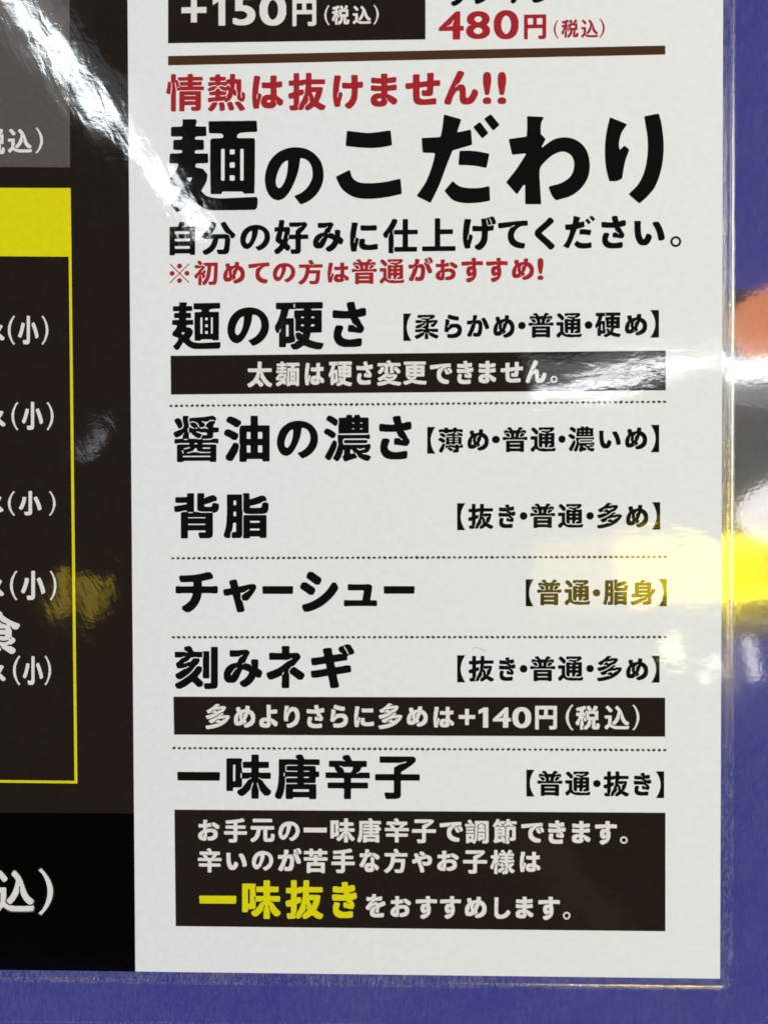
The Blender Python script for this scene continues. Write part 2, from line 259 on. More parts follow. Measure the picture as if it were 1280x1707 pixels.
TEXT = [
    ('price_text', 'price_bar', 'white_ink', 1, 'white surcharge price with small bracketed tax note', [('H','+',-55.266,108.42,5.816,-0.025,0.047,5.632), ('H','1',-48.004,107.559,2.903,-0.012,0.056,7.148), ('H','5',-43.37,107.539,5.282,-0.022,0.053,7.051), ('H','0',-37.155,107.316,6.159,-0.026,0.051,7.275), ('M','円',-29.552,107.077,5.494,-0.023,0.039,6.118), ('M','（',-22.197,107.101,1.209,-0.005,0.027,4.642), ('M','税',-20.477,107.228,4.041,-0.017,0.025,4.365), ('M','込',-15.693,107.269,4.221,-0.018,0.022,4.132), ('M','）',-10.917,107.059,1.205,-0.005,0.022,4.542)]),
    ('price_text', 'menu', 'red_ink', 0, 'dark red price with small bracketed tax note', [('H','4',4.018,103.333,5.765,-0.021,0.024,6.413), ('H','8',10.29,103.35,5.479,-0.02,0.02,6.361), ('H','0',16.596,103.179,5.652,-0.021,0.018,6.629), ('M','円',23.488,103.049,5.045,-0.018,0.012,5.619), ('M','（',30.229,103.085,1.099,-0.004,0.007,4.244), ('M','税',31.969,103.257,3.89,-0.014,0.006,4.106), ('M','込',36.453,103.169,3.839,-0.014,0.005,4.104), ('M','）',40.566,103.109,1.233,-0.005,0.003,4.329)]),
    ('dish_text', 'menu', 'black_ink', 0, 'black dish name cut off by the top of the picture', [('M','ラ',6.029,110.951,4.469,-0.021,0.02,5.717), ('M','ン',12.249,111.28,4.369,-0.021,0.016,5.255), ('H','チ',19.834,111.216,4.13,-0.02,0.013,5.158), ('M','ラ',24.193,111.293,5.957,-0.029,0.01,4.972)]),
    ('slogan_text', 'menu', 'red_ink', 0, 'dark red slogan ending in two exclamation marks', [('H','情',-59.012,88.066,8.837,-0.03,0.075,8.617), ('H','熱',-49.331,87.946,8.766,-0.03,0.068,8.559), ('H','は',-39.018,88.334,7.245,-0.025,0.054,7.622), ('H','抜',-30.655,87.81,8.625,-0.029,0.055,8.582), ('H','け',-20.352,88.012,6.974,-0.024,0.044,7.74), ('H','ま',-11.658,88.328,6.169,-0.021,0.037,7.592), ('H','せ',-3.67,88.544,8.003,-0.028,0.032,7.354), ('H','ん',5.257,88.482,7.752,-0.027,0.028,7.711), ('H','!',14.023,88.507,1.981,-0.007,0.021,7.335), ('H','!',17.385,88.448,2.025,-0.007,0.019,7.331)]),
    ('title_text', 'menu', 'black_ink', 0, 'largest black brush like title across the panel', [('T','麺',-58.454,64.921,20.576,-0.286,0.185,21.393), ('T','の',-36.208,66.421,13.597,-0.193,0.09,13.085), ('T','こ',-19.722,67.418,15.114,-0.217,0.087,15.663), ('T','だ',-1.1,66.136,18.818,-0.267,0.083,20.243), ('T','わ',19.396,65.615,18.987,-0.269,0.049,20.061), ('T','り',41.819,65.526,13.299,-0.189,0.014,20.311)]),
    ('subtitle_text', 'menu', 'black_ink', 0, '', [('H','自',-58.504,54.898,5.981,-0.01,0.067,7.72), ('H','分',-50.932,54.936,7.795,-0.013,0.061,7.569), ('T','の',-42.026,55.733,6.96,-0.012,0.044,5.99), ('H','好',-34.114,54.868,7.901,-0.013,0.053,7.883), ('H','み',-25.11,55.282,7.021,-0.012,0.041,6.782), ('H','に',-16.563,55.225,6.433,-0.011,0.036,6.726), ('H','仕',-8.942,54.742,7.986,-0.013,0.037,7.902), ('H','上',0.038,55.103,7.681,-0.013,0.03,7.56), ('H','げ',9.377,55.222,7.613,-0.013,0.025,7.644), ('H','て',17.463,55.454,6.794,-0.012,0.017,6.41), ('H','く',25.812,55.125,4.567,-0.008,0.014,7.344), ('T','だ',32.307,55.263,7.281,-0.012,0.011,7.525), ('H','さ',40.996,55.209,5.577,-0.009,0.006,7.468), ('H','い',48.446,55.811,6.92,-0.012,0.001,5.631), ('H','。',56.626,55.356,2.474,-0.004,-0.001,2.485)]),
    ('tip_text', 'menu', 'red_ink', 0, 'small dark red tip under the subtitle', [('M','※',-58.56,48.465,4.682,-0.003,0.039,4.533), ('M','初',-52.773,47.916,5.493,-0.003,0.047,5.721), ('M','め',-46.026,48.222,5.05,-0.003,0.038,5.001), ('M','て',-40.159,48.155,4.897,-0.003,0.035,4.854), ('T','の',-34.493,48.326,5.225,-0.004,0.03,4.517), ('M','方',-28.554,47.779,5.646,-0.003,0.036,5.701), ('M','は',-21.806,48.18,4.967,-0.003,0.026,4.604), ('M','普',-16.221,47.731,5.817,-0.003,0.031,5.786), ('M','通',-9.784,47.8,5.711,-0.003,0.027,5.638), ('M','が',-3.125,48.292,5.605,-0.004,0.023,5.443), ('M','お',3.097,48.364,5.073,-0.003,0.018,4.824), ('M','す',9.022,47.823,4.97,-0.003,0.019,5.67), ('M','す',14.701,47.852,4.962,-0.003,0.016,5.571), ('M','め',20.609,48.255,5.048,-0.003,0.012,4.953), ('H','!',26.411,48.207,1.414,-0.001,0.01,5.043)]),
    ('option_name', 'menu', 'black_ink', 0, '', [('T','麺',-58.113,32.943,11.344,-0.016,0.095,11.09), ('T','の',-45.172,33.783,9.717,-0.015,0.067,8.923), ('H','硬',-34.117,32.814,11.267,-0.016,0.073,10.957), ('H','さ',-20.743,33.273,7.788,-0.012,0.059,10.46)]),
    ('option_choices', 'menu', 'black_ink', 0, '', [('M','【',-4.369,34.565,1.904,-0.001,0.027,6.31), ('M','柔',-1.754,34.903,5.513,-0.004,0.023,5.691), ('M','ら',5.089,35.081,4.033,-0.003,0.02,5.448), ('M','か',10.261,35.357,5.115,-0.004,0.016,5.018), ('M','め',16.322,35.062,4.87,-0.004,0.014,5.203), ('M','・',22,36.959,1.747,-0.002,0.004,1.749), ('M','普',24.356,34.98,5.755,-0.004,0.012,5.716), ('M','通',30.724,34.965,5.791,-0.004,0.009,5.664), ('M','・',37.175,36.901,1.787,-0.002,0.002,1.792), ('M','硬',39.571,34.972,5.823,-0.004,0.005,5.657), ('M','め',46.333,35.287,5.062,-0.004,0.002,4.945), ('M','】',52.097,34.773,1.966,-0.001,-0.001,6.305)]),
    ('bar_text', 'note_bar1', 'white_ink', 1, '', [('M','太',-40.572,24.201,5.772,0.005,0.043,5.923), ('M','麺',-33.981,24.387,5.569,0.004,0.038,5.679), ('M','は',-27.212,24.575,4.505,0.003,0.031,5.101), ('M','硬',-21.703,24.287,5.454,0.004,0.032,5.669), ('M','さ',-15.243,24.575,3.773,0.003,0.028,5.33), ('M','変',-10.469,24.29,5.58,0.005,0.028,5.802), ('M','更',-4.417,24.479,5.379,0.004,0.023,5.322), ('M','で',1.724,24.573,5.085,0.004,0.018,4.7), ('M','き',7.901,24.528,3.796,0.003,0.018,5.313), ('M','ま',12.883,24.675,4.027,0.003,0.015,5.119), ('M','せ',17.951,24.771,5.108,0.004,0.012,4.737), ('M','ん',23.721,24.63,4.722,0.004,0.011,5.206), ('M','。',29.387,24.598,1.557,0.001,0.003,1.656)]),
    ('option_name', 'menu', 'black_ink', 0, '', [('H','醤',-57.998,6.891,10.642,-0.007,0.092,10.8), ('H','油',-46.148,6.872,10.654,-0.007,0.082,10.734), ('T','の',-33.805,7.619,9.561,-0.007,0.058,8.754), ('H','濃',-22.905,6.836,10.918,-0.007,0.063,10.841), ('H','さ',-10.073,7.249,7.494,-0.005,0.048,10.106)]),
    ('option_choices', 'menu', 'black_ink', 0, '', [('M','【',1.043,8.533,1.905,-0.002,0.024,6.188), ('M','薄',3.568,8.747,5.706,-0.005,0.021,5.805), ('M','め',10.32,9.137,4.889,-0.005,0.016,4.991), ('M','・',15.925,10.821,1.849,-0.002,0.005,1.757), ('M','普',18.384,8.754,5.682,-0.005,0.015,5.792), ('M','通',24.776,8.81,5.766,-0.006,0.011,5.692), ('M','・',31.158,10.821,1.652,-0.002,0.003,1.753), ('M','濃',33.421,8.758,5.987,-0.006,0.008,5.827), ('M','い',40.444,9.476,4.94,-0.005,0.003,4.118), ('M','め',46.371,9.203,5.026,-0.005,0.002,5.06), ('M','】',52.195,8.561,1.923,-0.002,-0.001,6.284)]),
    ('option_name', 'menu', 'black_ink', 0, '', [('H','背',-58.005,-10.898,10.56,-0.001,0.091,10.59), ('H','脂',-46.381,-10.934,10.525,-0.001,0.081,10.572)]),
    ('option_choices', 'menu', 'black_ink', 0, '', [('M','【',7.883,-9.181,1.903,-0.001,0.021,6.247), ('M','抜',10.406,-8.909,5.798,-0.002,0.018,5.815), ('M','き',17.391,-8.739,3.89,-0.002,0.014,5.476), ('M','・',22.281,-6.849,1.753,-0.001,0.004,1.808), ('M','普',24.645,-8.767,5.774,-0.002,0.012,5.708), ('M','通',31.034,-8.741,5.763,-0.002,0.008,5.56), ('M','・',37.507,-6.858,1.745,-0.001,0.002,1.757), ('M','多',39.958,-8.915,5.701,-0.002,0.005,5.933), ('M','め',46.601,-8.699,5.032,-0.002,0.002,5.216), ('M','】',52.479,-9.189,1.879,-0.001,-0.001,6.301)]),
    ('option_name', 'menu', 'black_ink', 0, '', [('H','チ',-57.812,-28.162,9.944,0.004,0.08,9.412), ('H','ャ',-46.609,-28.168,7.739,0.003,0.059,7.663), ('H','ー',-37.44,-23.888,7.234,-0.002,0.013,1.829), ('H','シ',-28.643,-28.084,8.9,0.003,0.058,9.373), ('H','ュ',-18.438,-26.793,7.724,0.001,0.028,5.184), ('H','ー',-9.168,-23.876,7.176,-0.002,0.008,1.773)]),
    ('option_choices', 'menu', 'black_ink', 0, '', [('M','【',23.613,-26.825,1.803,0,0.013,6.25), ('M','普',26.222,-26.59,5.59,0.001,0.011,5.961), ('M','通',32.522,-26.548,5.816,0.001,0.008,5.813), ('M','・',39.001,-24.552,1.7,-0,0.001,1.666), ('M','脂',41.36,-26.556,5.66,0.001,0.004,5.901), ('M','身',47.633,-26.561,5.65,0.001,0.001,5.8), ('M','】',54.082,-26.85,1.787,0,-0.002,6.317)]),
    ('option_name', 'menu', 'black_ink', 0, '', [('H','刻',-58.16,-46.195,10.153,0.01,0.087,10.165), ('H','み',-46.646,-45.69,9.055,0.008,0.067,8.795), ('H','ネ',-36.625,-45.912,8.933,0.008,0.068,9.892), ('H','ギ',-26.246,-45.892,10.156,0.009,0.062,10.262)]),
    ('option_choices', 'menu', 'black_ink', 0, '', [('M','【',7.765,-44.488,1.909,0.001,0.021,6.329), ('M','抜',10.39,-44.289,5.861,0.004,0.019,5.991), ('M','き',17.394,-44.135,3.806,0.003,0.014,5.507), ('M','・',22.202,-42.213,1.758,0.001,0.004,1.818), ('M','普',24.574,-44.218,5.79,0.004,0.012,5.836), ('M','通',30.98,-44.111,5.779,0.004,0.009,5.735), ('M','・',37.472,-42.097,1.75,0.001,0.002,1.719), ('M','多',39.929,-44.192,5.717,0.004,0.005,5.918), ('M','め',46.591,-43.942,5.046,0.003,0.001,5.102), ('M','】',52.344,-44.459,1.884,0.001,-0.001,6.194)]),
    ('bar_text', 'note_bar2', 'white_ink', 1, '', [('M','多',-50.945,-55.533,5.679,0.002,0.047,5.91), ('M','め',-44.293,-55.125,4.991,0.001,0.038,5.081), ('M','よ',-38.334,-55.155,4.305,0.001,0.037,5.367), ('M','り',-32.578,-55.137,3.671,0.001,0.033,5.121), ('M','さ',-27.267,-55.216,4.099,0.001,0.033,5.407), ('M','ら',-21.722,-55.102,4.093,0.001,0.03,5.306), ('M','に',-16.185,-54.938,4.614,0.001,0.025,4.82), ('M','多',-10.516,-55.4,5.518,0.001,0.029,6.02), ('M','め',-3.945,-54.802,4.838,0.001,0.02,4.715), ('M','は',2.232,-54.975,4.781,0.001,0.018,4.807), ('H','+',8.066,-54.381,3.819,0,0.012,3.747), ('H','1',12.647,-54.993,2.241,0,0.014,4.704), ('H','4',15.936,-54.98,4.191,0.001,0.013,4.702), ('H','0',20.461,-55.061,4.329,0.001,0.011,4.891), ('M','円',25.692,-55.378,5.034,0.001,0.011,5.51), ('M','（',32.718,-55.599,1.802,0.001,0.008,6.079), ('M','税',34.994,-55.395,5.541,0.002,0.007,5.55), ('M','込',41.624,-55.325,5.672,0.001,0.004,5.497), ('M','）',48.004,-55.549,1.605,0,0.001,6.065)]),
    ('option_name', 'menu', 'black_ink', 0, '', [('H','一',-57.759,-67.677,10.119,0,0.017,2.041), ('H','味',-46.214,-71.889,10.525,0.007,0.079,10.431), ('H','唐',-34.818,-71.922,10.491,0.007,0.07,10.511), ('H','辛',-22.975,-71.856,10.36,0.006,0.06,10.396), ('H','子',-11.412,-71.79,10.421,0.006,0.048,9.993)]),
    ('option_choices', 'menu', 'black_ink', 0, '', [('M','【',23.662,-70.989,1.904,0.001,0.013,6.245), ('M','普',26.185,-70.869,5.799,0.003,0.011,5.907), ('M','通',32.602,-70.738,5.789,0.003,0.008,5.662), ('M','・',39.009,-68.747,1.753,0,0.001,1.678), ('M','抜',41.376,-70.881,5.869,0.003,0.004,5.846), ('M','き',48.332,-70.655,4.016,0.002,0.001,5.314), ('M','】',53.387,-71.207,1.888,0.001,-0.001,6.219)]),
    ('bar_text', 'note_bar3', 'white_ink', 1, '', [('M','お',-52.907,-81.798,5.013,0.005,0.04,4.914), ('M','手',-46.827,-82.192,5.393,0.006,0.043,5.688), ('M','元',-40.608,-82.05,5.674,0.006,0.039,5.489), ('T','の',-34.06,-81.763,4.986,0.005,0.031,4.61), ('M','一',-28.142,-79.683,5.46,0.004,0.007,1.115), ('M','味',-21.874,-82.014,5.692,0.006,0.032,5.668), ('M','唐',-15.603,-81.97,5.538,0.006,0.029,5.662), ('M','辛',-9.2,-81.924,5.624,0.006,0.026,5.657), ('M','子',-2.861,-82.024,5.565,0.006,0.023,5.556), ('M','で',3.569,-81.641,5.364,0.005,0.017,4.634), ('M','調',9.458,-82.034,5.45,0.006,0.018,5.546), ('M','節',15.863,-82.036,5.536,0.006,0.016,5.782), ('M','で',22.449,-81.701,5.239,0.005,0.01,4.573), ('M','き',28.639,-81.949,4.042,0.004,0.009,5.434), ('M','ま',34.107,-81.765,4.273,0.004,0.007,5.142), ('M','す',39.424,-82.061,5.025,0.005,0.005,5.474), ('M','。',45.159,-81.838,1.752,0.002,0.001,1.728)]),
    ('bar_text', 'note_bar3', 'white_ink', 1, '', [('M','辛',-53.066,-89.298,5.6,0.012,0.046,5.699), ('M','い',-46.342,-88.661,4.812,0.01,0.031,4.039), ('T','の',-40.316,-88.758,4.998,0.01,0.033,4.619), ('M','が',-34.203,-88.805,5.522,0.011,0.035,5.344), ('M','苦',-28.152,-89.241,5.561,0.012,0.035,5.728), ('M','手',-21.673,-89.189,5.454,0.011,0.032,5.722), ('M','な',-15.109,-88.896,4.673,0.01,0.027,5.329), ('M','方',-9.378,-89.089,5.435,0.011,0.027,5.712), ('M','や',-2.889,-88.942,4.657,0.01,0.021,4.982), ('M','お',2.968,-88.507,4.984,0.01,0.018,4.735), ('M','子',8.956,-89.085,5.597,0.012,0.018,5.456), ('M','様',15.271,-89.13,5.635,0.012,0.016,5.644), ('M','は',22.1,-88.595,4.767,0.01,0.01,4.723)]),
    ('bar_text', 'note_bar3', 'yellow_ink', 1, 'large yellow words in the note box', [('H','一',-52.784,-96.648,8.766,0.028,0.015,1.854), ('H','味',-42.682,-100.161,8.986,0.033,0.066,9.109), ('H','抜',-32.483,-100.062,8.815,0.032,0.059,9.095), ('H','き',-21.588,-99.772,5.796,0.021,0.048,8.498)]),
    ('bar_text', 'note_bar3', 'white_ink', 1, '', [('M','を',-13.716,-99.552,4.579,0.012,0.028,5.482), ('M','お',-7.933,-99.398,4.764,0.012,0.022,4.896), ('M','す',-2.069,-99.778,4.948,0.013,0.022,5.328), ('M','す',3.599,-99.723,4.844,0.013,0.019,5.324), ('M','め',9.354,-99.473,5.027,0.013,0.016,4.981), ('M','し',16.198,-99.605,3.68,0.01,0.013,5.025), ('M','ま',21.121,-99.46,4.057,0.01,0.012,5.069), ('M','す',26.321,-99.792,5.003,0.013,0.01,5.451), ('M','。',32.038,-99.604,1.713,0.004,0.003,1.784)]),
    ('price_text', 'photo_box', 'white_ink', 1, '', [('M','税',-102.104,78.901,5.176,-0.082,0.072,5.907), ('M','込',-96.215,79.155,5.663,-0.09,0.065,5.555), ('M','）',-89.705,78.913,1.767,-0.028,0.067,6.035)]),
    ('side_dish_text', 'dark_panel', 'white_ink', 1, '', [('M','ス',-102.272,35.641,4.767,-0.046,0.044,3.639), ('M','（',-96.735,34.538,1.706,-0.016,0.08,6.852), ('M','小',-94.317,34.655,4.828,-0.046,0.076,6.64), ('M','）',-88.781,34.463,1.631,-0.016,0.075,6.845)]),
    ('side_dish_text', 'dark_panel', 'white_ink', 1, '', [('M','ス',-102.301,15.517,4.775,-0.033,0.044,3.651), ('M','（',-96.113,14.562,1.637,-0.011,0.077,6.663), ('M','小',-93.62,14.686,4.976,-0.033,0.074,6.52), ('M','）',-87.793,14.507,1.633,-0.011,0.073,6.655)]),
    ('side_dish_text', 'dark_panel', 'white_ink', 1, '', [('M','ス',-103.043,-4.527,4.783,-0.019,0.044,3.662), ('M','（',-97.201,-5.465,1.711,-0.007,0.068,5.841), ('M','小',-94.561,-5.335,5.341,-0.021,0.065,5.698), ('M','）',-87.443,-5.503,1.564,-0.006,0.063,5.833)]),
    ('side_dish_text', 'dark_panel', 'white_ink', 1, '', [('M','ス',-103.139,-24.285,4.791,-0.006,0.046,3.815), ('M','（',-96.932,-25.351,1.785,-0.002,0.082,7.058), ('M','小',-94.289,-25.213,5.705,-0.006,0.078,6.844), ('M','）',-87.445,-25.361,1.567,-0.002,0.077,7.049)]),
    ('side_dish_text', 'dark_panel', 'white_ink', 1, '', [('M','ス',-102.952,-44.316,4.798,0.008,0.044,3.685), ('M','（',-96.449,-45.367,1.788,0.003,0.082,7.08), ('M','小',-94.088,-45.221,4.786,0.009,0.076,6.724), ('M','）',-88.946,-45.354,1.57,0.003,0.078,7.072)]),
    ('set_meal_text', 'dark_panel', 'white_ink', 0, '', [('M','食',-104.952,-37.94,10.233,0.008,0.124,10.122)]),
    ('text_shadow', 'black_box', 'grey_ink', 0, '', [('O','込',-101.674,-99.404,9.913,0.094,0.124,10.429), ('O','）',-91.195,-100.019,3.943,0.038,0.129,11.626)]),
    ('price_text', 'black_box', 'white_ink', 0, '', [('M','込',-101.383,-99.116,9.338,0.088,0.117,9.857), ('M','）',-90.976,-99.731,3.441,0.033,0.122,11.055)]),
]

GLYPHS = {
 'H': {
  '!': [[274,4,712,0,837,13,950,40,997,67,997,139,943,168,789,203,635,215,365,212,210,197,56,158,0,103,53,49,172,18],[360,283,596,280,673,288,753,310,804,355,1000,707,997,815,966,842,958,896,911,933,796,978,635,997,557,1000,442,999,326,991,194,969,89,924,38,860,41,635,234,337,284,301]],
  '+': [[380,0,620,0,620,380,1000,380,1000,620,620,620,620,1000,380,1000,380,620,0,620,0,380,380,380]],
  '0': [[397,4,569,0,651,10,692,21,781,58,876,130,907,167,954,239,1000,374,999,626,955,752,901,833,843,892,774,936,719,961,664,981,514,1000,390,990,322,978,226,936,151,888,114,851,59,779,0,617,1,365,46,239,86,176,116,137,226,55,322,16],[486,183,455,194,412,221,375,257,347,302,316,392,301,500,314,545,316,608,361,716,418,779,473,807,500,811,527,807,582,779,639,716,684,608,699,491,670,338,625,257,555,199,514,183]],
  '1': [[460,0,1000,0,1000,1000,520,1000,0,860,0,660,460,770]],
  '4': [[577,4,604,0,812,0,838,4,851,13,857,32,860,296,877,307,981,314,999,332,1000,450,994,469,968,481,877,484,860,496,857,969,851,988,825,1000,695,1000,663,987,26,441,0,405,0,332,5,323,31,310,512,309,545,305,555,296,558,277,558,32,564,13],[343,459,330,469,335,478,408,503,479,541,528,596,569,678,591,693,604,689,605,669,559,560,551,491,525,483,447,481]],
  '5': [[243,4,280,0,538,0,674,21,765,49,841,83,920,142,950,179,984,234,1000,335,980,417,932,492,856,550,750,603,690,621,584,639,462,644,443,656,440,674,440,803,455,821,493,826,871,826,902,830,917,839,924,858,924,968,917,986,902,996,856,1000,174,1000,129,996,113,986,106,950,106,500,113,472,129,463,159,459,235,460,296,468,402,467,477,452,584,410,629,366,645,326,632,289,584,239,508,205,432,186,326,186,114,237,38,237,8,225,0,188,7,59,23,50,129,21]],
  '8': [[357,4,391,0,623,1,733,21,788,39,849,67,941,130,968,167,999,239,1000,338,982,392,941,446,877,491,863,509,941,581,968,626,987,698,968,788,914,870,856,918,774,957,651,990,541,1000,473,999,363,988,267,966,199,936,97,870,43,788,27,689,46,617,87,563,130,531,144,523,199,520,212,509,199,498,144,498,116,486,73,455,18,392,0,320,1,239,18,194,73,121,144,73,240,30],[473,183,418,196,363,221,320,266,315,302,334,347,384,383,418,396,500,412,596,393,637,369,680,320,685,284,667,248,623,210,541,183],[500,599,432,616,391,640,353,680,343,707,347,725,374,761,412,788,473,808,514,811,582,798,617,779,647,752,668,707,647,662,610,631,555,607]],
  '。': [[1000,500,987,611,950,717,891,812,812,891,717,950,611,987,500,1000,389,987,283,950,188,891,109,812,50,717,13,611,0,500,13,389,50,283,109,188,188,109,283,50,389,13,500,0,611,13,717,50,812,109,891,188,950,283,987,389],[792,433,770,370,735,313,687,265,630,230,567,208,500,200,433,208,370,230,313,265,265,313,230,370,208,433,200,500,208,567,230,630,265,687,313,735,370,770,433,792,500,800,567,792,630,770,687,735,735,687,770,630,792,567,800,500]],
  'い': [[237,4,255,0,389,1,433,26,481,80,517,140,552,221,583,310,583,360,548,420,501,471,485,475,418,474,404,464,394,445,375,377,338,284,315,251,297,259,268,318,254,360,238,437,223,547,222,640,215,691,215,827,222,870,220,971,211,990,196,1000,26,1000,11,990,2,971,0,912,7,870,7,615,15,573,15,505,39,326,69,216,115,112,167,43,211,12],[811,191,826,187,893,187,922,198,982,230,994,250,1000,276,1000,318,992,386,961,547,924,674,891,768,842,878,807,937,789,955,693,958,626,933,611,922,601,895,601,861,617,819,665,734,724,581,770,386,793,225,803,199]],
  'き': [[323,4,352,0,666,0,699,6,757,8,815,18,833,40,843,76,841,162,823,183,806,187,707,187,625,173,558,173,509,166,418,173,343,189,286,219,266,248,268,284,313,363,313,392,302,415,285,424,211,438,103,436,85,421,61,378,34,291,34,219,52,147,92,90,153,46,244,17],[728,255,757,252,840,255,858,270,899,327,901,378,891,399,831,473,801,493,798,500,806,508,856,512,972,536,990,550,1000,572,1000,608,990,658,978,687,964,702,873,704,765,679,732,676,716,686,709,702,708,709,716,717,831,736,897,751,909,759,924,781,926,817,915,881,901,903,881,913,790,914,658,887,649,892,640,910,626,975,616,991,600,999,517,1000,443,991,409,982,400,975,390,953,389,932,405,874,393,864,269,864,236,870,178,871,128,878,54,877,37,868,25,838,26,752,36,730,54,715,95,706,203,705,244,698,459,697,476,682,480,658,467,648,401,640,310,641,277,647,186,648,145,655,21,651,3,630,0,601,1,536,21,499,37,490,79,482,542,482,567,479,608,448,684,407,696,392,691,385,674,387,608,423,567,438,484,436,470,421,456,385,456,320,466,299,476,291,509,281,558,280]],
  'く': [[738,3,846,0,878,7,986,80,1000,108,992,143,976,157,750,293,399,483,363,507,357,521,388,545,771,749,910,826,944,850,957,871,958,892,954,913,944,927,835,993,803,1000,708,999,686,991,638,948,553,892,122,657,64,619,19,577,0,535,3,472,58,413,122,371,468,178,554,122,601,98]],
  'け': [[487,4,511,0,578,3,666,66,728,134,771,207,801,286,816,359,818,417,824,446,826,591,835,601,857,608,916,610,975,619,990,632,998,649,1000,765,991,786,983,794,901,797,835,785,826,794,823,968,814,989,798,999,636,1000,614,991,606,975,603,946,617,859,618,794,616,779,607,770,578,762,541,761,511,767,452,768,416,775,335,775,320,772,304,750,302,634,312,612,320,605,394,594,607,594,618,591,624,583,625,540,618,504,617,438,601,359,583,308,544,250,489,196,416,151,398,120,398,91,408,67,430,44],[76,62,92,58,202,59,232,68,240,76,249,98,253,178,323,409,321,453,300,482,268,499,210,499,202,496,195,485,184,446,173,344,158,338,148,351,155,424,164,467,176,496,195,512,205,554,206,605,214,670,243,830,265,917,264,953,254,976,239,985,188,992,77,993,62,990,54,982,45,960,43,910,15,728,14,685,7,656,6,598,0,569,1,344,32,163,54,91,62,74]],
  'げ': [[439,3,515,0,535,7,617,68,640,92,687,154,727,243,749,339,760,562,767,567,815,575,903,583,917,590,929,607,934,634,934,716,931,730,924,737,890,746,801,720,774,721,752,730,739,744,732,771,709,894,713,918,719,922,728,915,758,764,767,749,781,746,822,749,849,760,858,771,850,812,800,936,800,956,808,963,817,956,864,846,883,774,910,763,931,761,979,777,992,790,1000,805,1000,846,946,970,938,985,924,998,835,1000,808,991,788,976,740,971,678,947,569,942,558,929,552,908,553,874,566,798,566,737,562,726,556,721,474,720,378,733,324,733,303,730,292,716,286,696,286,607,292,586,303,572,337,562,556,562,566,559,571,552,572,531,566,504,565,415,550,339,533,291,504,243,457,195,419,167,370,140,355,113,355,86,365,63],[71,51,85,48,146,49,167,54,208,56,222,65,231,86,234,154,299,380,299,421,283,452,249,472,201,472,189,463,178,442,176,408,160,313,153,307,146,310,144,319,144,367,159,456,167,470,186,483,190,490,192,559,205,661,226,771,251,874,250,908,242,923,228,931,174,933,146,939,71,938,58,930,53,922,41,874,40,840,21,723,13,620,7,593,7,538,0,504,0,367,6,339,7,284,23,195,57,72]],
  'さ': [[339,4,368,0,674,0,815,15,840,22,857,33,868,54,877,120,874,170,864,186,848,195,765,196,624,175,558,174,517,168,393,182,335,201,285,234,267,265,265,279,267,301,284,344,322,409,322,438,311,460,302,468,277,476,227,485,112,482,94,467,69,424,34,323,33,236,44,178,87,110,145,60,227,24],[761,308,790,304,873,308,931,371,940,388,942,424,932,446,873,509,796,620,768,641,765,649,773,658,823,660,906,675,972,689,988,698,1000,721,1000,801,990,837,972,859,955,862,864,862,749,834,707,831,696,844,659,975,649,991,633,999,550,1000,467,990,442,982,426,963,422,946,425,910,449,844,468,815,465,808,451,800,351,797,310,804,219,805,103,819,29,818,11,808,0,779,1,678,12,655,37,640,153,638,194,631,533,629,591,531,682,474,715,461,724,446,715,440,699,444,674,461,649,467,616,492,484,489,466,467,456,402,456,366,466,344,484,334,633,325]],
  'せ': [[489,4,588,0,622,7,745,8,779,15,840,16,874,26,889,49,890,179,882,202,874,210,806,213,677,192,615,191,581,183,513,184,472,193,432,212,417,233,409,271,408,523,411,534,418,540,452,549,500,550,588,564,612,561,619,546,619,492,609,461,595,458,554,465,500,465,486,462,478,454,469,424,471,317,486,294,527,283,568,282,595,275,718,276,752,291,775,317,787,340,802,431,803,553,813,575,861,588,976,589,991,599,1000,630,1000,729,995,752,983,767,901,771,874,764,827,764,816,767,811,775,810,866,816,905,816,958,811,981,799,996,772,1000,636,996,624,981,619,958,626,889,626,775,622,755,595,741,534,740,513,734,459,732,432,725,415,729,408,744,408,866,414,920,404,952,384,962,255,962,234,958,226,950,218,927,217,729,214,710,207,704,152,695,23,686,9,677,2,660,0,576,8,530,23,507,125,504,200,518,210,515,216,508,217,286,224,248,225,187,240,126,272,65,316,32,357,18,398,8]],
  'て': [[770,4,848,0,870,10,886,43,910,123,910,163,905,178,900,188,885,197,804,207,715,233,663,256,618,286,581,322,543,393,533,464,535,504,558,575,587,639,637,702,692,751,766,791,804,801,863,809,967,810,989,820,997,837,1000,869,999,964,989,989,974,999,959,1000,818,1000,781,992,707,992,678,985,618,984,589,977,529,976,500,969,440,967,418,961,359,959,337,953,277,952,255,945,203,944,114,929,33,928,10,918,0,893,0,806,12,750,18,741,33,731,136,731,203,745,403,771,537,838,561,837,564,829,551,816,440,760,396,726,353,639,335,575,326,520,326,393,343,297,380,218,400,186,466,115,500,90,589,42,663,18]],
  'に': [[56,4,72,0,186,1,224,11,232,19,242,42,245,126,293,286,297,317,318,401,315,439,277,473,262,480,216,482,206,492,213,584,243,775,280,928,278,966,269,982,254,992,186,1000,80,999,63,989,54,966,52,912,31,798,0,553,0,263,24,88,40,27],[553,49,580,46,792,46,830,53,891,54,982,72,990,80,1000,103,998,233,982,256,959,259,891,259,785,237,739,236,709,229,641,230,595,239,555,256,535,271,526,286,538,355,538,393,532,416,520,431,481,443,353,439,342,424,340,378,318,294,319,217,343,156,372,118,413,86,466,63,504,54],[155,299,146,309,145,340,170,462,178,475,186,478,196,469,189,416,165,309],[462,714,489,710,853,710,936,719,953,729,962,752,960,874,944,897,929,901,815,901,762,893,557,893,512,901,398,900,382,889,372,867,374,744,390,721]],
